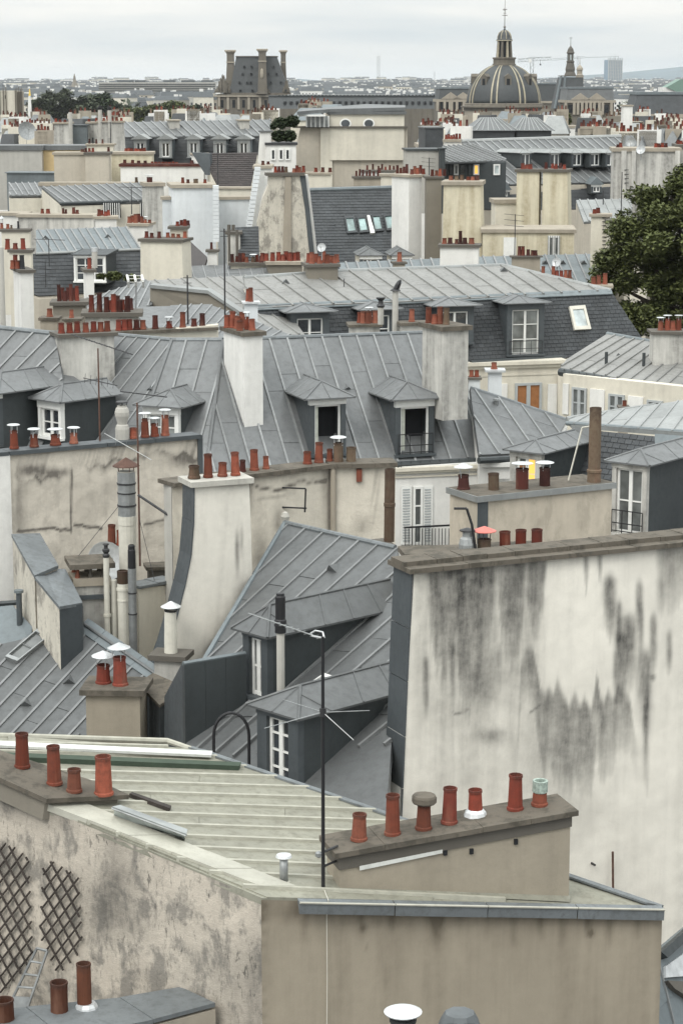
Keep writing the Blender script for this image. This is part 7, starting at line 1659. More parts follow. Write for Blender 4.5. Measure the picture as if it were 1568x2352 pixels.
MB().lathe(ctr, [(14 * sd_, zd(100)), (18 * sd_, zd(98)), (18.5 * sd_, zd(95)), (16 * sd_, zd(94)), (15.5 * sd_, zd(88)), (12 * sd_, zd(80)), (6 * sd_, zd(75)), (3 * sd_, zd(73)), (2 * sd_, zd(70))], 20).build('lantern_cap', 'mon_slate', dome, smooth=True)
MB().lathe(ctr, [(18 * sd_, zd(98.5)), (19 * sd_, zd(98)), (19 * sd_, zd(96.5)), (18 * sd_, zd(96))], 20).build('gilt_ring', 'gold', dome)
for k in range(8):
    a = 2 * math.pi * (k + .25) / 8; u = Vector((math.cos(a), math.sin(a), 0)); MB().tube([ctr + u * r * sd_ + Vector((0, 0, zd(y))) for r, y in ((16.3, 94), (15.8, 88), (12.4, 80), (6.4, 75))], .12, 5).build('cap_rib', 'gold', dome)
MB().lathe(ctr, [(.05, zd(70)), (3.5 * sd_, zd(67)), (.05, zd(64))], 10).build('ball', 'mon_stone', dome)
MB().cyl(ctr + Vector((0, 0, zd(65))), ctr + Vector((0, 0, zd(6))), .10, .04, 6).build('spire', 'mon_stone', dome)
for y, w in ((41, 6), (36, 3), (28, 5)): MB().cyl(ctr + Vector((-w * sd_, 0, zd(y))), ctr + Vector((w * sd_, 0, zd(y))), .08, n=5).build('cross_arm', 'mon_stone', dome)
for a in (.5, 2.1, 3.6, 5.2): MB().cyl(ctr + Vector((0, 0, zd(29))), ctr + Vector((4 * sd_ * math.cos(a), 0, zd(29) + 4 * sd_ * math.sin(a))), .06, n=4).build('vane', 'mon_stone', dome)
def stone_block(label, x0, x1, yt, yr, Y, wins=(), peds=(), roof='mon_slate', depth=14, inset=10, wy=(224, 238), name='stone_pavilion', mat='mon_stone'):
    """stone pavilion: eave row yr, roof top row yt"""
    a = P(x0, yr, Y); fr = Frame(a, 2); w = (x1 - x0) * Y / F; s = Y / F; h = (yr - yt) * s
    o = thing(name, label, 'monument', Vector((a.x + w / 2, a.y + depth / 2, 0)))
    MB().box(fr, 0, w, 0, depth, -a.z, 0).build('wall', mat, o); MB().box(fr, -.4, w + .4, -.4, depth, -.7, -.002).build('cornice', 'stone', o)
    MB().taper(fr, (0, w, 0, depth), (inset * s * .4, w - inset * s * .4, inset * s * .6, depth), 0, h).build('roof', roof, o)
    MB().box(fr, inset * s * .4 - .2, w - inset * s * .4 + .2, inset * s * .6 - .2, depth, h, h + .5).build('ridge_cornice', 'zinc_blue', o)
    for x in wins:
        u = (x - x0) * s; z0 = (yr - wy[1]) * s; z1 = (yr - wy[0]) * s
        wo_ = MB().box(fr, u - .9, u + .9, -.25, .0, z0, z1).build('window', 'interior', o)
        MB().box(fr, u - 2.0, u - 1.3, -.5, .0, z0 - .5, z1 + .6).build('pilaster', 'stone', o); MB().box(fr, u + 1.3, u + 2.0, -.5, .0, z0 - .5, z1 + .6).build('pilaster', 'stone', o)
    for x in peds:
        u = (x - x0) * s; MB().prism([fr(u - 2.6, -.5, .1), fr(u + 2.6, -.5, .1), fr(u, -.5, 1.9)], fr.w * 2.5).build('pediment', 'stone', o)
    return o
stone_block('stone pavilion with pediments left of the dome', 1006, 1082, 205, 228, 600, (1018, 1034, 1050), (1034, 1062), wy=(233, 250))
stone_block('stone pavilion with five windows right of the dome', 1300, 1408, 205, 230, 600, (1312, 1331, 1349, 1368, 1388), (1331, 1368), 'zinc', wy=(240, 258), inset=6)
stone_block('long grey roofed wing behind the dome', 1225, 1300, 195, 232, 720, (), (), 'mon_slate')
o = stone_block('wide slate roofed wing at the right edge of the skyline', 1452, 1640, 219, 262, 420, (), (), 'slate_dark', 10, 30)
# dark tall pavilion with turret
a = P(1306, 250, 650); s = 650 / F; fr = Frame(a, 2)
tp3 = thing('turreted_pavilion', 'dark steep pavilion with slender turret right of dome', 'monument', Vector((a.x, a.y, 0)))
MB().box(fr, -34 * s, 34 * s, 0, 8, -a.z, 0).build('wall', 'mon_stone', tp3); MB().taper(fr, (-34 * s, 34 * s, 0, 8), (-20 * s, 33 * s, 2, 7), 0, 70 * s).build('roof', 'mon_slate', tp3); MB().box(fr, -19 * s, 34 * s, 1.6, 7.4, 72 * s, 74 * s).build('ridge_cornice', 'dark_stone', tp3)
for u in (-33, -15): MB().cyl(fr(u * s, -.1, 0), fr((u * .5 - 1) * s, 1.9, 72 * s), .35, n=5).build('edge_roll', 'zinc_blue', tp3)
c = fr(5 * s, 4, 0); zt = lambda y: (250 - y) * s
MB().lathe(c, [(14 * s, zt(178)), (12 * s, zt(172)), (10 * s, zt(168)), (11 * s, zt(162)), (9 * s, zt(152)), (8 * s, zt(148)), (9 * s, zt(146)), (9 * s, zt(144)), (7 * s, zt(143)), (7 * s, zt(128)), (9 * s, zt(127)), (9 * s, zt(125)), (7.5 * s, zt(123)), (6 * s, zt(117)), (2 * s, zt(112)), (1 * s, zt(110))], 10).build('turret', 'dark_stone', tp3)
for k in range(5): a_ = 2 * math.pi * k / 5 - 1.57; MB().box(Frame(c + Vector((7 * s * math.cos(a_), 7 * s * math.sin(a_), 0)), math.degrees(a_) + 90), -.22, .22, -.12, .1, zt(142), zt(130)).build('turret_window', 'glass_pale', tp3)
MB().cyl(c + Vector((0, 0, zt(112))), c + Vector((0, 0, zt(90))), .10, .04, 5).build('spire', 'dark_stone', tp3); MB().cyl(c + Vector((-4 * s, 0, zt(93))), c + Vector((4 * s, 0, zt(93))), .08, n=4).build('vane', 'dark_stone', tp3)
c2_ = P(1330, 178, 680); q = 680 / F; st3 = thing('small_turret', 'small pale turret with round cap beside taller one', 'monument', Vector((c2_.x, c2_.y, 0)))
MB().lathe(Vector((c2_.x, c2_.y, 0)), [(9 * q, 0), (9 * q, c2_.z), (8 * q, c2_.z + 4 * q), (6 * q, c2_.z + 8 * q), (6 * q, c2_.z + 16 * q), (8 * q, c2_.z + 17 * q), (7 * q, c2_.z + 21 * q), (3 * q, c2_.z + 26 * q), (.05, c2_.z + 28 * q)], 10).build('turret', 'stone', st3)
MB().cyl(c2_ + Vector((0, 0, 28 * q)), c2_ + Vector((0, 0, 44 * q)), .12, .05, 5).build('spire', 'stone', st3)
# ---- palace pavilion with steep roof and tall chimneys
Yl = 760.0; sl_ = Yl / F; lo_ = P(594, 213, Yl); fl3 = Frame(lo_, 0)
lou = thing('palace_pavilion', 'palace pavilion with steep slate roof and tall stone chimneys', 'monument', Vector((lo_.x, lo_.y, 0)))
X = lambda x: (x - 594) * sl_; Z = lambda y: (213 - y) * sl_
MB().box(fl3, X(500), X(662), -.6, 15, -lo_.z, Z(216)).build('wall', 'mon_stone', lou)
MB().box(fl3, X(492), X(668), -1.2, 15.5, Z(222), Z(219)).build('cornice', 'stone', lou)
MB().box(fl3, X(515), X(665), -.2, 15, Z(217), Z(213)).build('attic', 'mon_stone', lou)
MB().taper(fl3, (X(529), X(664), 0, 15), (X(543), X(634), 3.0, 12), Z(213), Z(134)).build('roof', 'mon_slate', lou)
MB().box(fl3, X(542), X(636), 2.7, 12.3, Z(134), Z(131.5)).build('ridge_cornice', 'dark_stone', lou)
for cx, cy, w, yt, yb in ((530, 4, 8, 119, 200), (603, -.4, 8, 117, 216), (648, 11, 5.5, 119, 200)):
    m_ = MB(); m_.taper(fl3, (X(cx - w * 1.35), X(cx + w * 1.35), cy - 1.8, cy + 2.2), (X(cx - w), X(cx + w), cy - 1.4, cy + 1.6), Z(yb), Z(yt + 28)); m_.build('chimney_stack', 'mon_stone', lou)
    MB().box(fl3, X(cx - w * 1.15), X(cx + w * 1.15), cy - 1.65, cy + 1.85, Z(yt + 28), Z(yt + 25)).build('chimney_band', 'stone', lou)
    MB().box(fl3, X(cx - w), X(cx + w), cy - 1.4, cy + 1.6, Z(yt + 25), Z(yt + 8)).build('chimney_shaft', 'mon_stone', lou)
    MB().taper(fl3, (X(cx - w), X(cx + w), cy - 1.4, cy + 1.6), (X(cx - w * 1.4), X(cx + w * 1.4), cy - 2.1, cy + 2.3), Z(yt + 8), Z(yt + 3)).build('chimney_cap', 'stone', lou)
    for k in range(5): t_ = cx - w * 1.3 + w * .65 * k; MB().lathe(fl3(X(t_), cy - 1.6, Z(yt + 3)), [(.42, 0), (.42, .4), (.2, .62)], 6).build('cap_lobe', 'stone', lou)
MB().lathe(fl3(X(602), -1.9, Z(171)), [(.01, -1.9), (.5, -1.2), (.62, 0), (.5, 1.2), (.01, 1.9)], 8).build('cartouche', 'stone', lou)
for y, xs in ((155, (562, 578, 628)), (171, (558, 577, 616, 634)), (190, (551, 568, 576, 622, 644)), (208, (553, 580, 655))):
    for x in xs:
        t_ = (213 - y) / 79.; dep = 3.0 * t_ - .35; q_ = MB().box(fl3, X(x - 2.2), X(x + 2.2), dep - .3, dep + 1.2, Z(y + 2.5), Z(y - 2.5)).build('lucarne', 'mon_slate', lou); MB().box(fl3, X(x - 1.5), X(x + 1.5), dep - .36, dep - .3, Z(y + 2), Z(y - 1.5)).build('opening', 'interior', q_)
def statue_group(parent, x, y, w, h, seed):
    """massed figures on a pediment, one carved block"""
    rn = random.Random(seed); m = MB()
    for k in range(9):
        t_ = k / 8; hh = h * (1 - abs(t_ - .55) * 1.5) * rn.uniform(.75, 1.1); xx = x - w / 2 + w * t_
        m.lathe(fl3(X(xx), rn.uniform(-1.2, .2), Z(y)), [(w * .10 * sl_, 0), (w * .13 * sl_, hh * .35 * sl_), (w * .09 * sl_, hh * .6 * sl_), (w * .06 * sl_, hh * .75 * sl_), (w * .07 * sl_, hh * .88 * sl_), (.1, hh * sl_)], 6)
    m.build('sculpture', 'mon_stone', parent)['kind'] = 'stuff'
statue_group(lou, 513, 213, 30, 46, 2); statue_group(lou, 604, 216, 26, 30, 4); statue_group(lou, 656, 212, 14, 36, 6)
for x in (512, 538, 560, 584, 610, 636): MB().box(fl3, X(x - 3), X(x + 3), -.75, -.59, Z(246), Z(229)).build('window', 'interior', lou)
for x in (505, 525, 549, 572, 597, 623, 650): MB().box(fl3, X(x - 2.5), X(x + 2.5), -1.0, -.6, Z(250), Z(223)).build('pilaster', 'stone', lou)
# ---- long gallery
gl_ = P(640, 250, 700); fg = Frame(gl_, 3); sg_ = 700 / F
gal = thing('palace_gallery', 'long palace gallery roof with a row of small round lucarnes', 'monument', Vector((gl_.x, gl_.y, 0)))
Wg = (1130 - 640) * sg_
MB().box(fg, -3, Wg, 0, 12, -gl_.z, 0).build('wall', 'mon_stone', gal); MB().taper(fg, (-3, Wg, 0, 12), (-3, Wg, 2.6, 11), 0, 27 * sg_).build('roof', 'mon_slate', gal)
MB().box(fg, -3, Wg, 2.3, 11.3, 27 * sg_, 29.5 * sg_).build('ridge_cornice', 'zinc_dark', gal); MB().box(fg, 3, Wg * .55, 4, 10, 29.5 * sg_, 31.5 * sg_).build('roof_light', 'zinc_light', gal)
for k in range(34):
    u = 2 + k * (Wg - 3) / 34; c_ = fg(u, 1.2, 13 * sg_); lu = MB().lathe(c_, [(.55, -.8), (.6, 0), (.5, .6), (.05, 1.0)], 8).build('lucarne', 'mon_slate', gal); MB().box(Frame(c_ - fg.w * .62, 3), -.3, .3, -.05, .05, -.5, .4).build('opening', 'interior', lu)
for k in range(60): u = k * Wg / 60; MB().box(fg, u, u + .5, 2.2, 2.5, 29.5 * sg_, 31.0 * sg_).build('cresting', 'zinc_dark', gal)
# ================================================================ skyline
ca = P(1221, 176, 1500); kk = 1500 / F
cr1 = thing('tower_crane', 'pale tower crane right of the dome', 'crane', Vector((ca.x, ca.y, 0)))
def lattice(parent, a, b, w, n, name, mat='metal_grey'):
    m = MB(); d = (b - a); s_ = d.cross(Vector((0, 1, 0))).normalized() * w / 2
    m.cyl(a - s_, b - s_, w * .1, n=4); m.cyl(a + s_, b + s_, w * .1, n=4)
    for k in range(n): m.cyl(a + d * k / n + s_ * (1 if k % 2 else -1), a + d * (k + 1) / n - s_ * (1 if k % 2 else -1), w * .07, n=4)
    o = m.build(name, mat, parent); o['kind'] = 'stuff'; return o
Pc = lambda x, y: P(x, y, 1500)
lattice(cr1, Vector((ca.x, ca.y, 0)), Pc(1221, 133), 2.2, 24, 'mast'); lattice(cr1, Pc(1188, 139), Pc(1266, 134), 2.0, 18, 'jib'); MB().cyl(Pc(1221, 131), Pc(1190, 138), .15, n=4).build('tie', 'metal_grey', cr1); MB().cyl(Pc(1221, 131), Pc(1262, 132), .15, n=4).build('tie', 'metal_grey', cr1)
MB().cyl(Pc(1240, 137), Pc(1240, 147), .12, n=4).build('hoist_cable', 'metal_dark', cr1); MB().box(Frame(Pc(1240, 150), 0), -.5, .5, -.5, .5, 0, 1).build('hook_block', 'metal_dark', cr1); MB().box(Frame(Pc(1216, 140), 0), -1, 1, -1, 1, -1, 1.4).build('cab', 'paint_white', cr1)
Pc = lambda x, y: P(x, y, 2200)
cr2 = thing('tower_crane', 'faint second crane between turret and tower', 'crane', Vector((Pc(1326, 180).x, 2200, 0)))
lattice(cr2, Vector((Pc(1326, 180).x, 2200, 0)), Pc(1326, 129), 1.6, 30, 'mast'); lattice(cr2, Pc(1268, 137), Pc(1343, 131), 1.6, 18, 'jib'); MB().cyl(Pc(1343, 132), Pc(1420, 130), .25, n=4).build('tie', 'metal_grey', cr2)
tw_ = P(1411, 185, 4500); tt_ = thing('glass_tower', 'hazy blue glass tower on the skyline at right', 'tower', Vector((tw_.x, tw_.y, 0))); k_ = 4500 / F; frt = Frame(Vector((tw_.x, tw_.y, 0)), 12)
M['tower_glass'] = simple('tower_glass', (.15, .24, .32), .3, .1, .1)
hT = tw_.z + 50 * k_
MB().box(frt, -16 * k_, 16 * k_, 0, 30 * k_, 0, hT - 4).build('core', 'tower_glass', tt_)
for i in range(9): u = -16 * k_ + 32 * k_ * i / 8; MB().box(frt, u - .8, u + .8, -1.5, .2, 0, hT).build('fin', 'paint_grey', tt_)
for i in range(12): z = hT * (i + 1) / 13; MB().box(frt, -16 * k_, 16 * k_, -.8, .2, z, z + 1.2).build('floor_band', 'paint_grey', tt_)
for u in (-8, 2, 10): MB().cyl(frt(u * k_, 8, hT - 5), frt(u * k_, 8, hT + (8 if u == 2 else 5) * k_), .8, .3, 4).build('antenna', 'metal_grey', tt_)
for lab, x, yt, Y, w in (('slim lattice mast on the skyline left of the dome', 869, 128, 4000, 4.0), ('short faint mast on the skyline near the dome', 997, 164, 4500, 2.5)):
    b = P(x, 190, Y); o = thing('lattice_mast', lab, 'mast', Vector((b.x, b.y, 0))); lattice(o, Vector((b.x, b.y, 0)), P(x, yt, Y), w, 24, 'lattice')
b = P(172, 200, 2400); o = thing('church_spire', 'small pointed spire on the left skyline', 'spire', Vector((b.x, b.y, 0))); k_ = 2400 / F
MB().lathe(Vector((b.x, b.y, 0)), [(9 * k_, 0), (9 * k_, b.z), (7 * k_, b.z + 4 * k_), (3.5 * k_, b.z + 14 * k_), (2.5 * k_, b.z + 22 * k_), (.4 * k_, b.z + 30 * k_)], 8).build('spire', 'brown', o)
b = P(69, 244, 420); o = thing('obelisk', 'pale pinnacle with golden tip beside church tower', 'obelisk', Vector((b.x, b.y, 0))); k_ = 420 / F
MB().lathe(Vector((b.x, b.y, 0)), [(5 * k_, 0), (5 * k_, b.z), (3 * k_, b.z + 24 * k_)], 4, .78).build('shaft', 'white', o); MB().lathe(P(69, 220, 420), [(3.4 * k_, 0), (.1, 15 * k_)], 4, .78).build('golden_tip', 'gilt', o)
# church tower at left edge
b = P(24, 262, 360); k_ = 360 / F; frc = Frame(b, 4); o = thing('church_tower', 'weathered stone church tower with thin buttresses at left edge', 'church', Vector((b.x, b.y, 0)))
MB().box(frc, -40 * k_, 16 * k_, 0, 4, -b.z, 52 * k_).build('wall', 'cream', o); MB().box(frc, 14 * k_, 28 * k_, .3, 4, -b.z, 50 * k_).build('side_wall', 'stone', o)
for i, x in enumerate((-22, -14, -8, 13, 17, 21, 25, 28)): MB().box(frc, (x - 1) * k_, (x + .8) * k_, -.25, .1, -b.z, (56 + (i % 3) * 2) * k_).build('buttress', 'mon_stone', o)
MB().box(frc, -10.5 * k_, -8.5 * k_, -.05, .2, 34 * k_, 42 * k_).build('louvre_window', 'interior', o)
# long pale building on the skyline
b = P(228, 214, 1800); k_ = 1800 / F; frc = Frame(b, 1); o = thing('long_building', 'long pale building with stripes on the left skyline', 'building', Vector((b.x, b.y, 0)))
MB().box(frc, 0, 262 * k_, 0, 25, -b.z, 24 * k_).build('wall', 'grey', o)
for y in (-16, -11, -6, -1, 4, 9, 14, 19): MB().box(frc, 0, 262 * k_, -.6, .1, y * k_, (y + 2.2) * k_).build('window_band', 'zinc_dark', o)
for x0, x1 in ((40, 75), (80, 104), (145, 170), (185, 215), (230, 255)): MB().box(frc, x0 * k_, x1 * k_, 4, 20, 24 * k_, 29 * k_).build('roof_block', 'zinc_cladding', o)
b = P(1520, 215, 700); k_ = 700 / F; o = thing('green_roofed_hall', 'pale hall with green gable roof at the right edge', 'building', Vector((b.x, b.y, 0))); frc = Frame(b, 0)
M['copper'] = simple('green_copper', (.16, .24, .20), .7)
MB().box(frc, 0, 110 * k_, 0, 10, -b.z, 14 * k_).build('wall', 'white', o); MB().add([frc(8 * k_, -.5, 14 * k_), frc(40 * k_, -.5, 32 * k_), frc(110 * k_, -.5, 32 * k_), frc(110 * k_, -.5, 0), frc(40 * k_, -.5, 0), frc(8 * k_, 10, 14 * k_), frc(40 * k_, 10, 32 * k_), frc(110 * k_, 10, 32 * k_)], [(0, 4, 3, 2, 1), (0, 1, 6, 5), (1, 2, 7, 6)]).build('roof', 'copper', o)
# ---- hills
hm2 = MB(); n = 60; xs = [-9000 + 22000 * i / n for i in range(n + 1)]; vs2 = []
for j, (yy, f_) in enumerate(((9000, 0.0), (9600, .75), (10400, 1.0), (12500, .7))):
    for x in xs:
        px = 784 + x / 10000 * F; hh = 36 + 58 * sg((px - 1330) / 45) + 14 * math.sin(px * .012) + 6 * noise.noise(Vector((x * .004, j, 0))) + 10 * sg((px - 1480) / 30); vs2.append((x, yy, max(0, hh * f_)))
hm2.add(vs2, [(j * (n + 1) + i, j * (n + 1) + i + 1, (j + 1) * (n + 1) + i + 1, (j + 1) * (n + 1) + i) for j in range(3) for i in range(n)])
M['far_wood'] = simple('far_wooded_hill', (.07, .11, .13), .9, 0, 0, .35, .004)  # blue of distance haze put into the base colour
tag(hm2.build('hills', 'far_wood'), 'blue wooded hills on the right horizon', None, kind='structure')
# ---- far city mass
rn = random.Random(11)
def city(name, n, Y0, Y1, mats, seed, hmin, hmax, x0=-150, x1=1720, gaps=()):
    rn = random.Random(seed); parts = {m: MB() for m in mats}; rf = MB(); wd = MB()
    for _ in range(n):
        Y = Y0 + (Y1 - Y0) * rn.random() ** 1.2; x = rn.uniform(x0, x1); w = rn.uniform(8, 26) * (1 + Y / 8000); h = rn.uniform(hmin, hmax) * (.85 + (Y - Y0) / (Y1 - Y0) * .35); d = 14
        fr = Frame(Vector(((x - CX) / F * Y, Y, 0)), rn.uniform(-35, 35)); m = rn.choice(mats)
        parts[m].box(fr, 0, w, 0, d, 0, h)
        rh = rn.uniform(1.5, 4); rf.taper(fr, (-.3, w + .3, -.3, d), (1.2, w - 1.2, 1.8, d - 1), h, h + rh)
        for k in range(rn.randint(1, 3)):
            u = rn.uniform(1, w - 2); parts[mats[0]].box(fr, u, u + rn.uniform(1.2, 3), d * .4, d * .4 + 1.2, h, h + rh + rn.uniform(.8, 2))
        nf = int(h // 3.3)
        for f_ in range(max(0, nf - 5), nf):
            for k in range(int(w // 3.2)): wd.box(fr, k * 3.2 + 1, k * 3.2 + 2.2, -.15, .0, f_ * 3.3 + .8, f_ * 3.3 + 2.6)
    o = thing(name, None, None, Vector((0, Y0, 0))); o['kind'] = 'stuff'
    for m, b_ in parts.items(): b_.build('walls', m, o)
    rf.build('roofs', 'zinc_cladding', o); wd.build('windows', 'glass', o); return o
tag(city('far_city', 1500, 1450, 4200, ('white', 'cream', 'beige', 'grey'), 3, 19, 31), 'mass of pale distant buildings below the skyline', None)
tag(city('skyline_city', 500, 4000, 7000, ('white', 'cream', 'grey'), 5, 27, 42), 'faint farthest buildings along the horizon', None)
fw_ = MB(); rn = random.Random(21)
for _ in range(170):
    Y = rn.uniform(1100, 3200); x = rn.uniform(-60, 1640); h = rn.uniform(17, 24)
    leaves(fw_, Vector(((x - CX) / F * Y, Y, h - 3)), (rn.uniform(5, 16), 6, rn.uniform(4, 7)), 60, 2.0, rn, .3)
    fw_.cyl(Vector(((x - CX) / F * Y, Y, 0)), Vector(((x - CX) / F * Y, Y, h - 4)), .4, .3, 5)
tag(fw_.build('far_woods', 'leaf_far'), 'dark clumps of distant trees among the far buildings', None, kind='stuff')
# ---- trees of the gardens
def far_tree(label, x, y, rx, ry, Y, mat='leaf_far', n=3600, size=.6):
    rn = random.Random(int(x * 7 + y)); s = Y / F; c = P(x, y, Y); o = thing('park_tree', label, 'tree', Vector((c.x, c.y, 0)), 'trees beyond the roofs'); m = MB()
    for _ in range(30):
        a, e = rn.uniform(0, 6.28), rn.uniform(-1.2, 1.4); q = rn.uniform(.25, .9)
        leaves(m, c + Vector((rx * s * q * math.cos(a) * math.cos(e), rx * s * q * math.sin(a) * math.cos(e), ry * s * q * math.sin(e))), (rx * s * .36, rx * s * .36, ry * s * .32), n // 30, size, rn, .3)
    m.build('crown', mat, o); t_ = MB(); t_.cyl(Vector((c.x, c.y, 0)), c, .5, .3, 7)
    for k in range(5): a = k * 1.26; t_.cyl(c - Vector((0, 0, ry * s * .6)), c + Vector((rx * s * .6 * math.cos(a), rx * s * .6 * math.sin(a), ry * s * .3)), .2, .08, 5)
    t_.build('trunk', 'bark', o)
for lab, x, y, rx, ry, m_ in (('leftmost dark garden tree behind the golden pinnacle', 92, 240, 26, 26, 'leaf_far'), ('tallest dark garden tree at left', 138, 224, 36, 34, 'leaf_far'), ('dark garden tree just right of the tallest', 178, 242, 30, 24, 'leaf_far'),
                              ('rounded dark garden tree before the long building', 238, 232, 30, 28, 'leaf_dark'), ('small dark tree between rounded and olive ones', 282, 250, 26, 18, 'leaf_far'), ('olive green garden tree left of the pair', 345, 250, 30, 20, 'leaf'), ('olive garden tree in the middle', 395, 246, 32, 22, 'leaf'),
                              ('bluish dark garden tree near the palace', 444, 248, 24, 20, 'leaf_dark'), ('low olive tree half behind white chimney', 372, 258, 34, 16, 'leaf'), ('dark low tree behind the ribbed stacks', 205, 252, 30, 16, 'leaf_dark'), ('broad dark tree filling the gap behind the golden pinnacle', 112, 246, 34, 22, 'leaf_far'), ('dense dark tree between the tallest and the rounded one', 205, 232, 32, 26, 'leaf_far'), ('dark tree right of the rounded one', 266, 242, 28, 22, 'leaf_dark'), ('olive tree between small dark one and olive pair', 316, 252, 30, 18, 'leaf'), ('olive tree right of the middle olive one', 422, 252, 26, 18, 'leaf'),
                              ('small tree before the windows of right pavilion', 1296, 278, 12, 16, 'leaf')):
    far_tree(lab, x, y + (15 if x < 1000 else 0), rx * 1.35, ry * 1.15, 700 if x < 1000 else 360, m_)
# ---- small houses between here and the monuments
WALLS = ('cream', 'beige', 'stone', 'white', 'grey'); ROOFN = ('pale zinc roof', 'dark slate roof', 'flat parapet top')
def far_house(x, yt, w, Y, kind, seed, label, group):
    rn = random.Random(seed); s = Y / F; a = P(x, yt, Y); fr = Frame(a, rn.uniform(-14, 14)); W = w * s; d = 8; rh = rn.uniform(1.4, 2.4)
    wm_ = WALLS[seed % 5]; o = thing('distant_house', label, 'house', Vector((a.x + W / 2, a.y + d / 2, 0)), group)
    MB().box(fr, 0, W, 0, d, -a.z, -rh).build('wall', wm_, o)
    wl_ = ROOFN[kind]
    if kind == 0: MB().taper(fr, (-.2, W + .2, -.2, d), (.8, W - .8, 2.2, d - 2), -rh, 0).build('roof', rn.choice(('zinc', 'zinc_light', 'zinc_blue')), o)
    elif kind == 1: MB().taper(fr, (0, W, 0, d), (.2, W - .2, 1.0, d - 1), -rh, 0).build('roof', 'slate_dark', o)
    else: MB().box(fr, -.15, W + .15, -.15, d, -rh, -rh + .35).build('parapet', 'stone', o)
    for k in range(rn.randint(1, 2)):
        u = rn.uniform(0, max(.5, W - 2.4)); cwid = rn.uniform(1.2, 2.6); zt_ = rn.uniform(.1, .8)
        st_ = MB().box(fr, u, u + cwid, 3, 4, -rh - .5, zt_).build('chimney_stack', rn.choice(('white', 'cream', 'stone', 'brown')), o)
        for j in range(int(cwid / .6)):
            me = mesh_of(('chimney_pot', 'pot', .12, .5), lambda: pot_mb(.12, .5, 'pot'), rn.choice(('clay_red', 'clay_dark', 'clay_dark', 'clay_brown'))); c_ = link('chimney_pot', me, st_, fr(u + .3 + j * .6, 3.5, zt_)); c_.scale = (1, 1, rn.uniform(.7, 1.3))
    for k in range(int(W // 2.4)):
        if rn.random() < .7: MB().box(fr, .7 + k * 2.4, 1.6 + k * 2.4, -.06, .0, -rh - 2.6, -rh - .9).build('window', 'glass', o)
i = 0; spots = []
for reg, x0, x1, y0, y1, Y0, Y1, n in (('below the church tower', -20, 130, 262, 322, 200, 330, 16), ('behind the ribbed stacks', 130, 300, 262, 285, 260, 330, 9), ('beyond five dormer mansard', 290, 640, 258, 272, 240, 330, 12), ('left of dome', 940, 1090, 262, 310, 200, 330, 12), ('under the dome', 1060, 1300, 256, 268, 300, 380, 10), ('right of the dome', 1300, 1600, 262, 316, 180, 330, 26), ('below the palace pavilion', 660, 760, 236, 250, 260, 420, 5)):
    for k in range(n):
        t_ = (k + .5) / n; i += 1
        spots.append((reg, random.uniform(x0, x1 - 25), y0 + (y1 - y0) * t_, random.uniform(26, 60), Y1 + (Y0 - Y1) * t_, random.choice((0, 0, 1, 2)), i))
ORD = ('first', 'second', 'third', 'fourth', 'fifth', 'sixth', 'seventh', 'eighth')
kinds_ = {}
for sp_ in sorted(spots, key=lambda q: q[1]): kinds_.setdefault((sp_[0], WALLS[sp_[6] % 5], sp_[5]), []).append(sp_)
for (reg, wl, kd), lst in kinds_.items():
    for k, sp_ in enumerate(lst):
        far_house(*sp_[1:], 'far %s walled house with %s %s%s' % (wl, ROOFN[kd], reg, '' if len(lst) == 1 else ', %s from the left' % ORD[k]), 'far houses before the skyline')
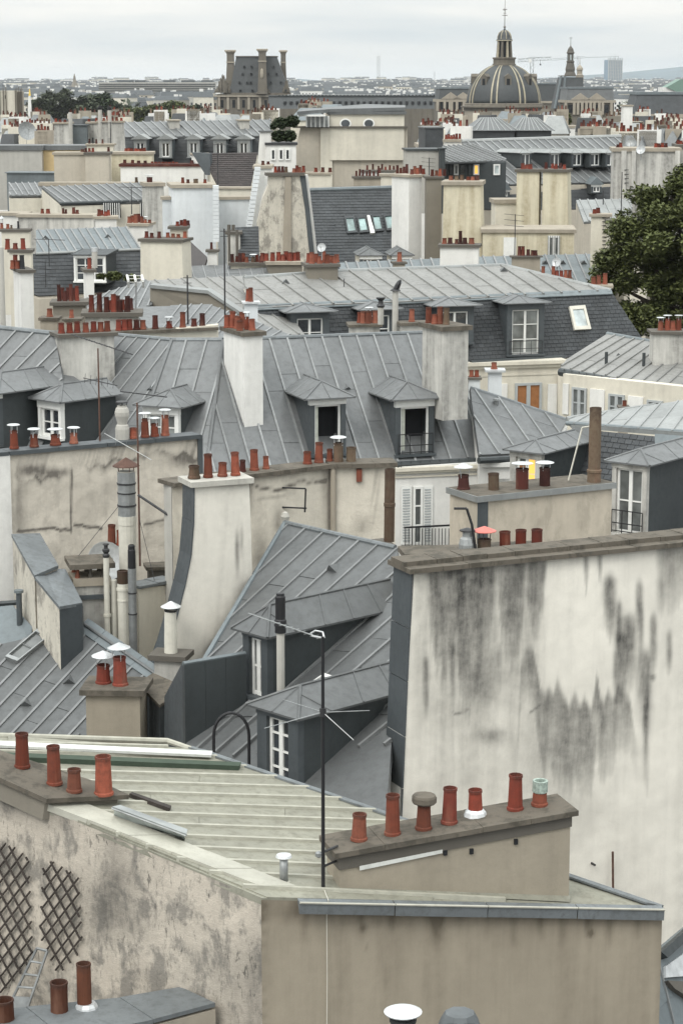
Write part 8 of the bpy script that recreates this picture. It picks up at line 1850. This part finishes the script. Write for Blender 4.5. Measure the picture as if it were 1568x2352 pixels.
# a few that stand out
for lab, x, yt, w, Y in (('small hipped zinc roof left of two below the dome', 1085, 272, 95, 250), ('small hipped zinc roof right of two below the dome', 1185, 272, 80, 252)):
    a = P(x, yt + 28, Y); s = Y / F; fr = Frame(a, 4); W = w * s; o = thing('hipped_roof_house', lab, 'house', Vector((a.x, a.y, 0)))
    MB().box(fr, 0, W, 0, 7, -a.z, 0).build('wall', 'slate_dark', o); MB().taper(fr, (-.3, W + .3, -.3, 7), (W * .3, W * .7, 3, 5), 0, 28 * s).build('roof', 'zinc', o)
    for k in range(9): t_ = k / 8; MB().cyl(fr(-.3 + (W + .6) * t_, -.3, .02), fr(W * .3 + W * .4 * t_, 3, 28 * s), .07, n=4).build('batten', 'zinc_light', o)
block('tall white stack standing before the slate wing at right', 1431, 1452, 241, 300, 240, 0, 2, 'white', 'chimney_stack', 'chimney', slab=.15, smat='stone', pots=())
block('slate attic with two small windows left of red chimneys', 976, 1018, 292, 330, 190, 6, 4, 'slate_dark', 'slate_attic', 'house', slab=.1, smat='zinc')
block('brick red pots on a white stack before the zinc mansard', 1021, 1060, 320, 335, 172, 0, 1.5, 'white', 'chimney_stack', 'chimney', slab=.2, smat='stone', pots=cl((1024, 1030, 1036, 1042, 1048, 1055), 11, 6, ('clay_red',)))
dish('white dish among far roofs at the right', P(1500, 298, 200), .45, (-.3, -.9, .3), 'metal_white', 1.0); dish('grey dish on the far left roofs', P(61, 302, 210), .9, (.5, -.85, .3), 'metal_grey', 1.5)
# ---------------------------------------------------------------- haze
hzb = MB(); hzb.add([(-13500, -150, -1), (13500, -150, -1), (13500, 29000, -1), (-13500, 29000, -1), (-13500, -150, 140), (13500, -150, 140), (13500, 29000, 140), (-13500, 29000, 140)],
                    [(0, 3, 2, 1), (4, 5, 6, 7), (0, 1, 5, 4), (1, 2, 6, 5), (2, 3, 7, 6), (3, 0, 4, 7)])
hmat = bpy.data.materials.new('haze'); hmat.use_nodes = True; hn_ = hmat.node_tree.nodes; hn_.clear()
ho_ = hn_.new('ShaderNodeOutputMaterial'); hv_ = hn_.new('ShaderNodeVolumePrincipled')
hv_.inputs['Color'].default_value = (.86, .89, .92, 1); hv_.inputs['Density'].default_value = 0.00005; hv_.inputs['Anisotropy'].default_value = 0.2
hmat.node_tree.links.new(hv_.outputs[0], ho_.inputs['Volume'])
M['haze'] = hmat
tag(hzb.build('haze', 'haze'), 'thin pale haze over the far city', None, kind='stuff')
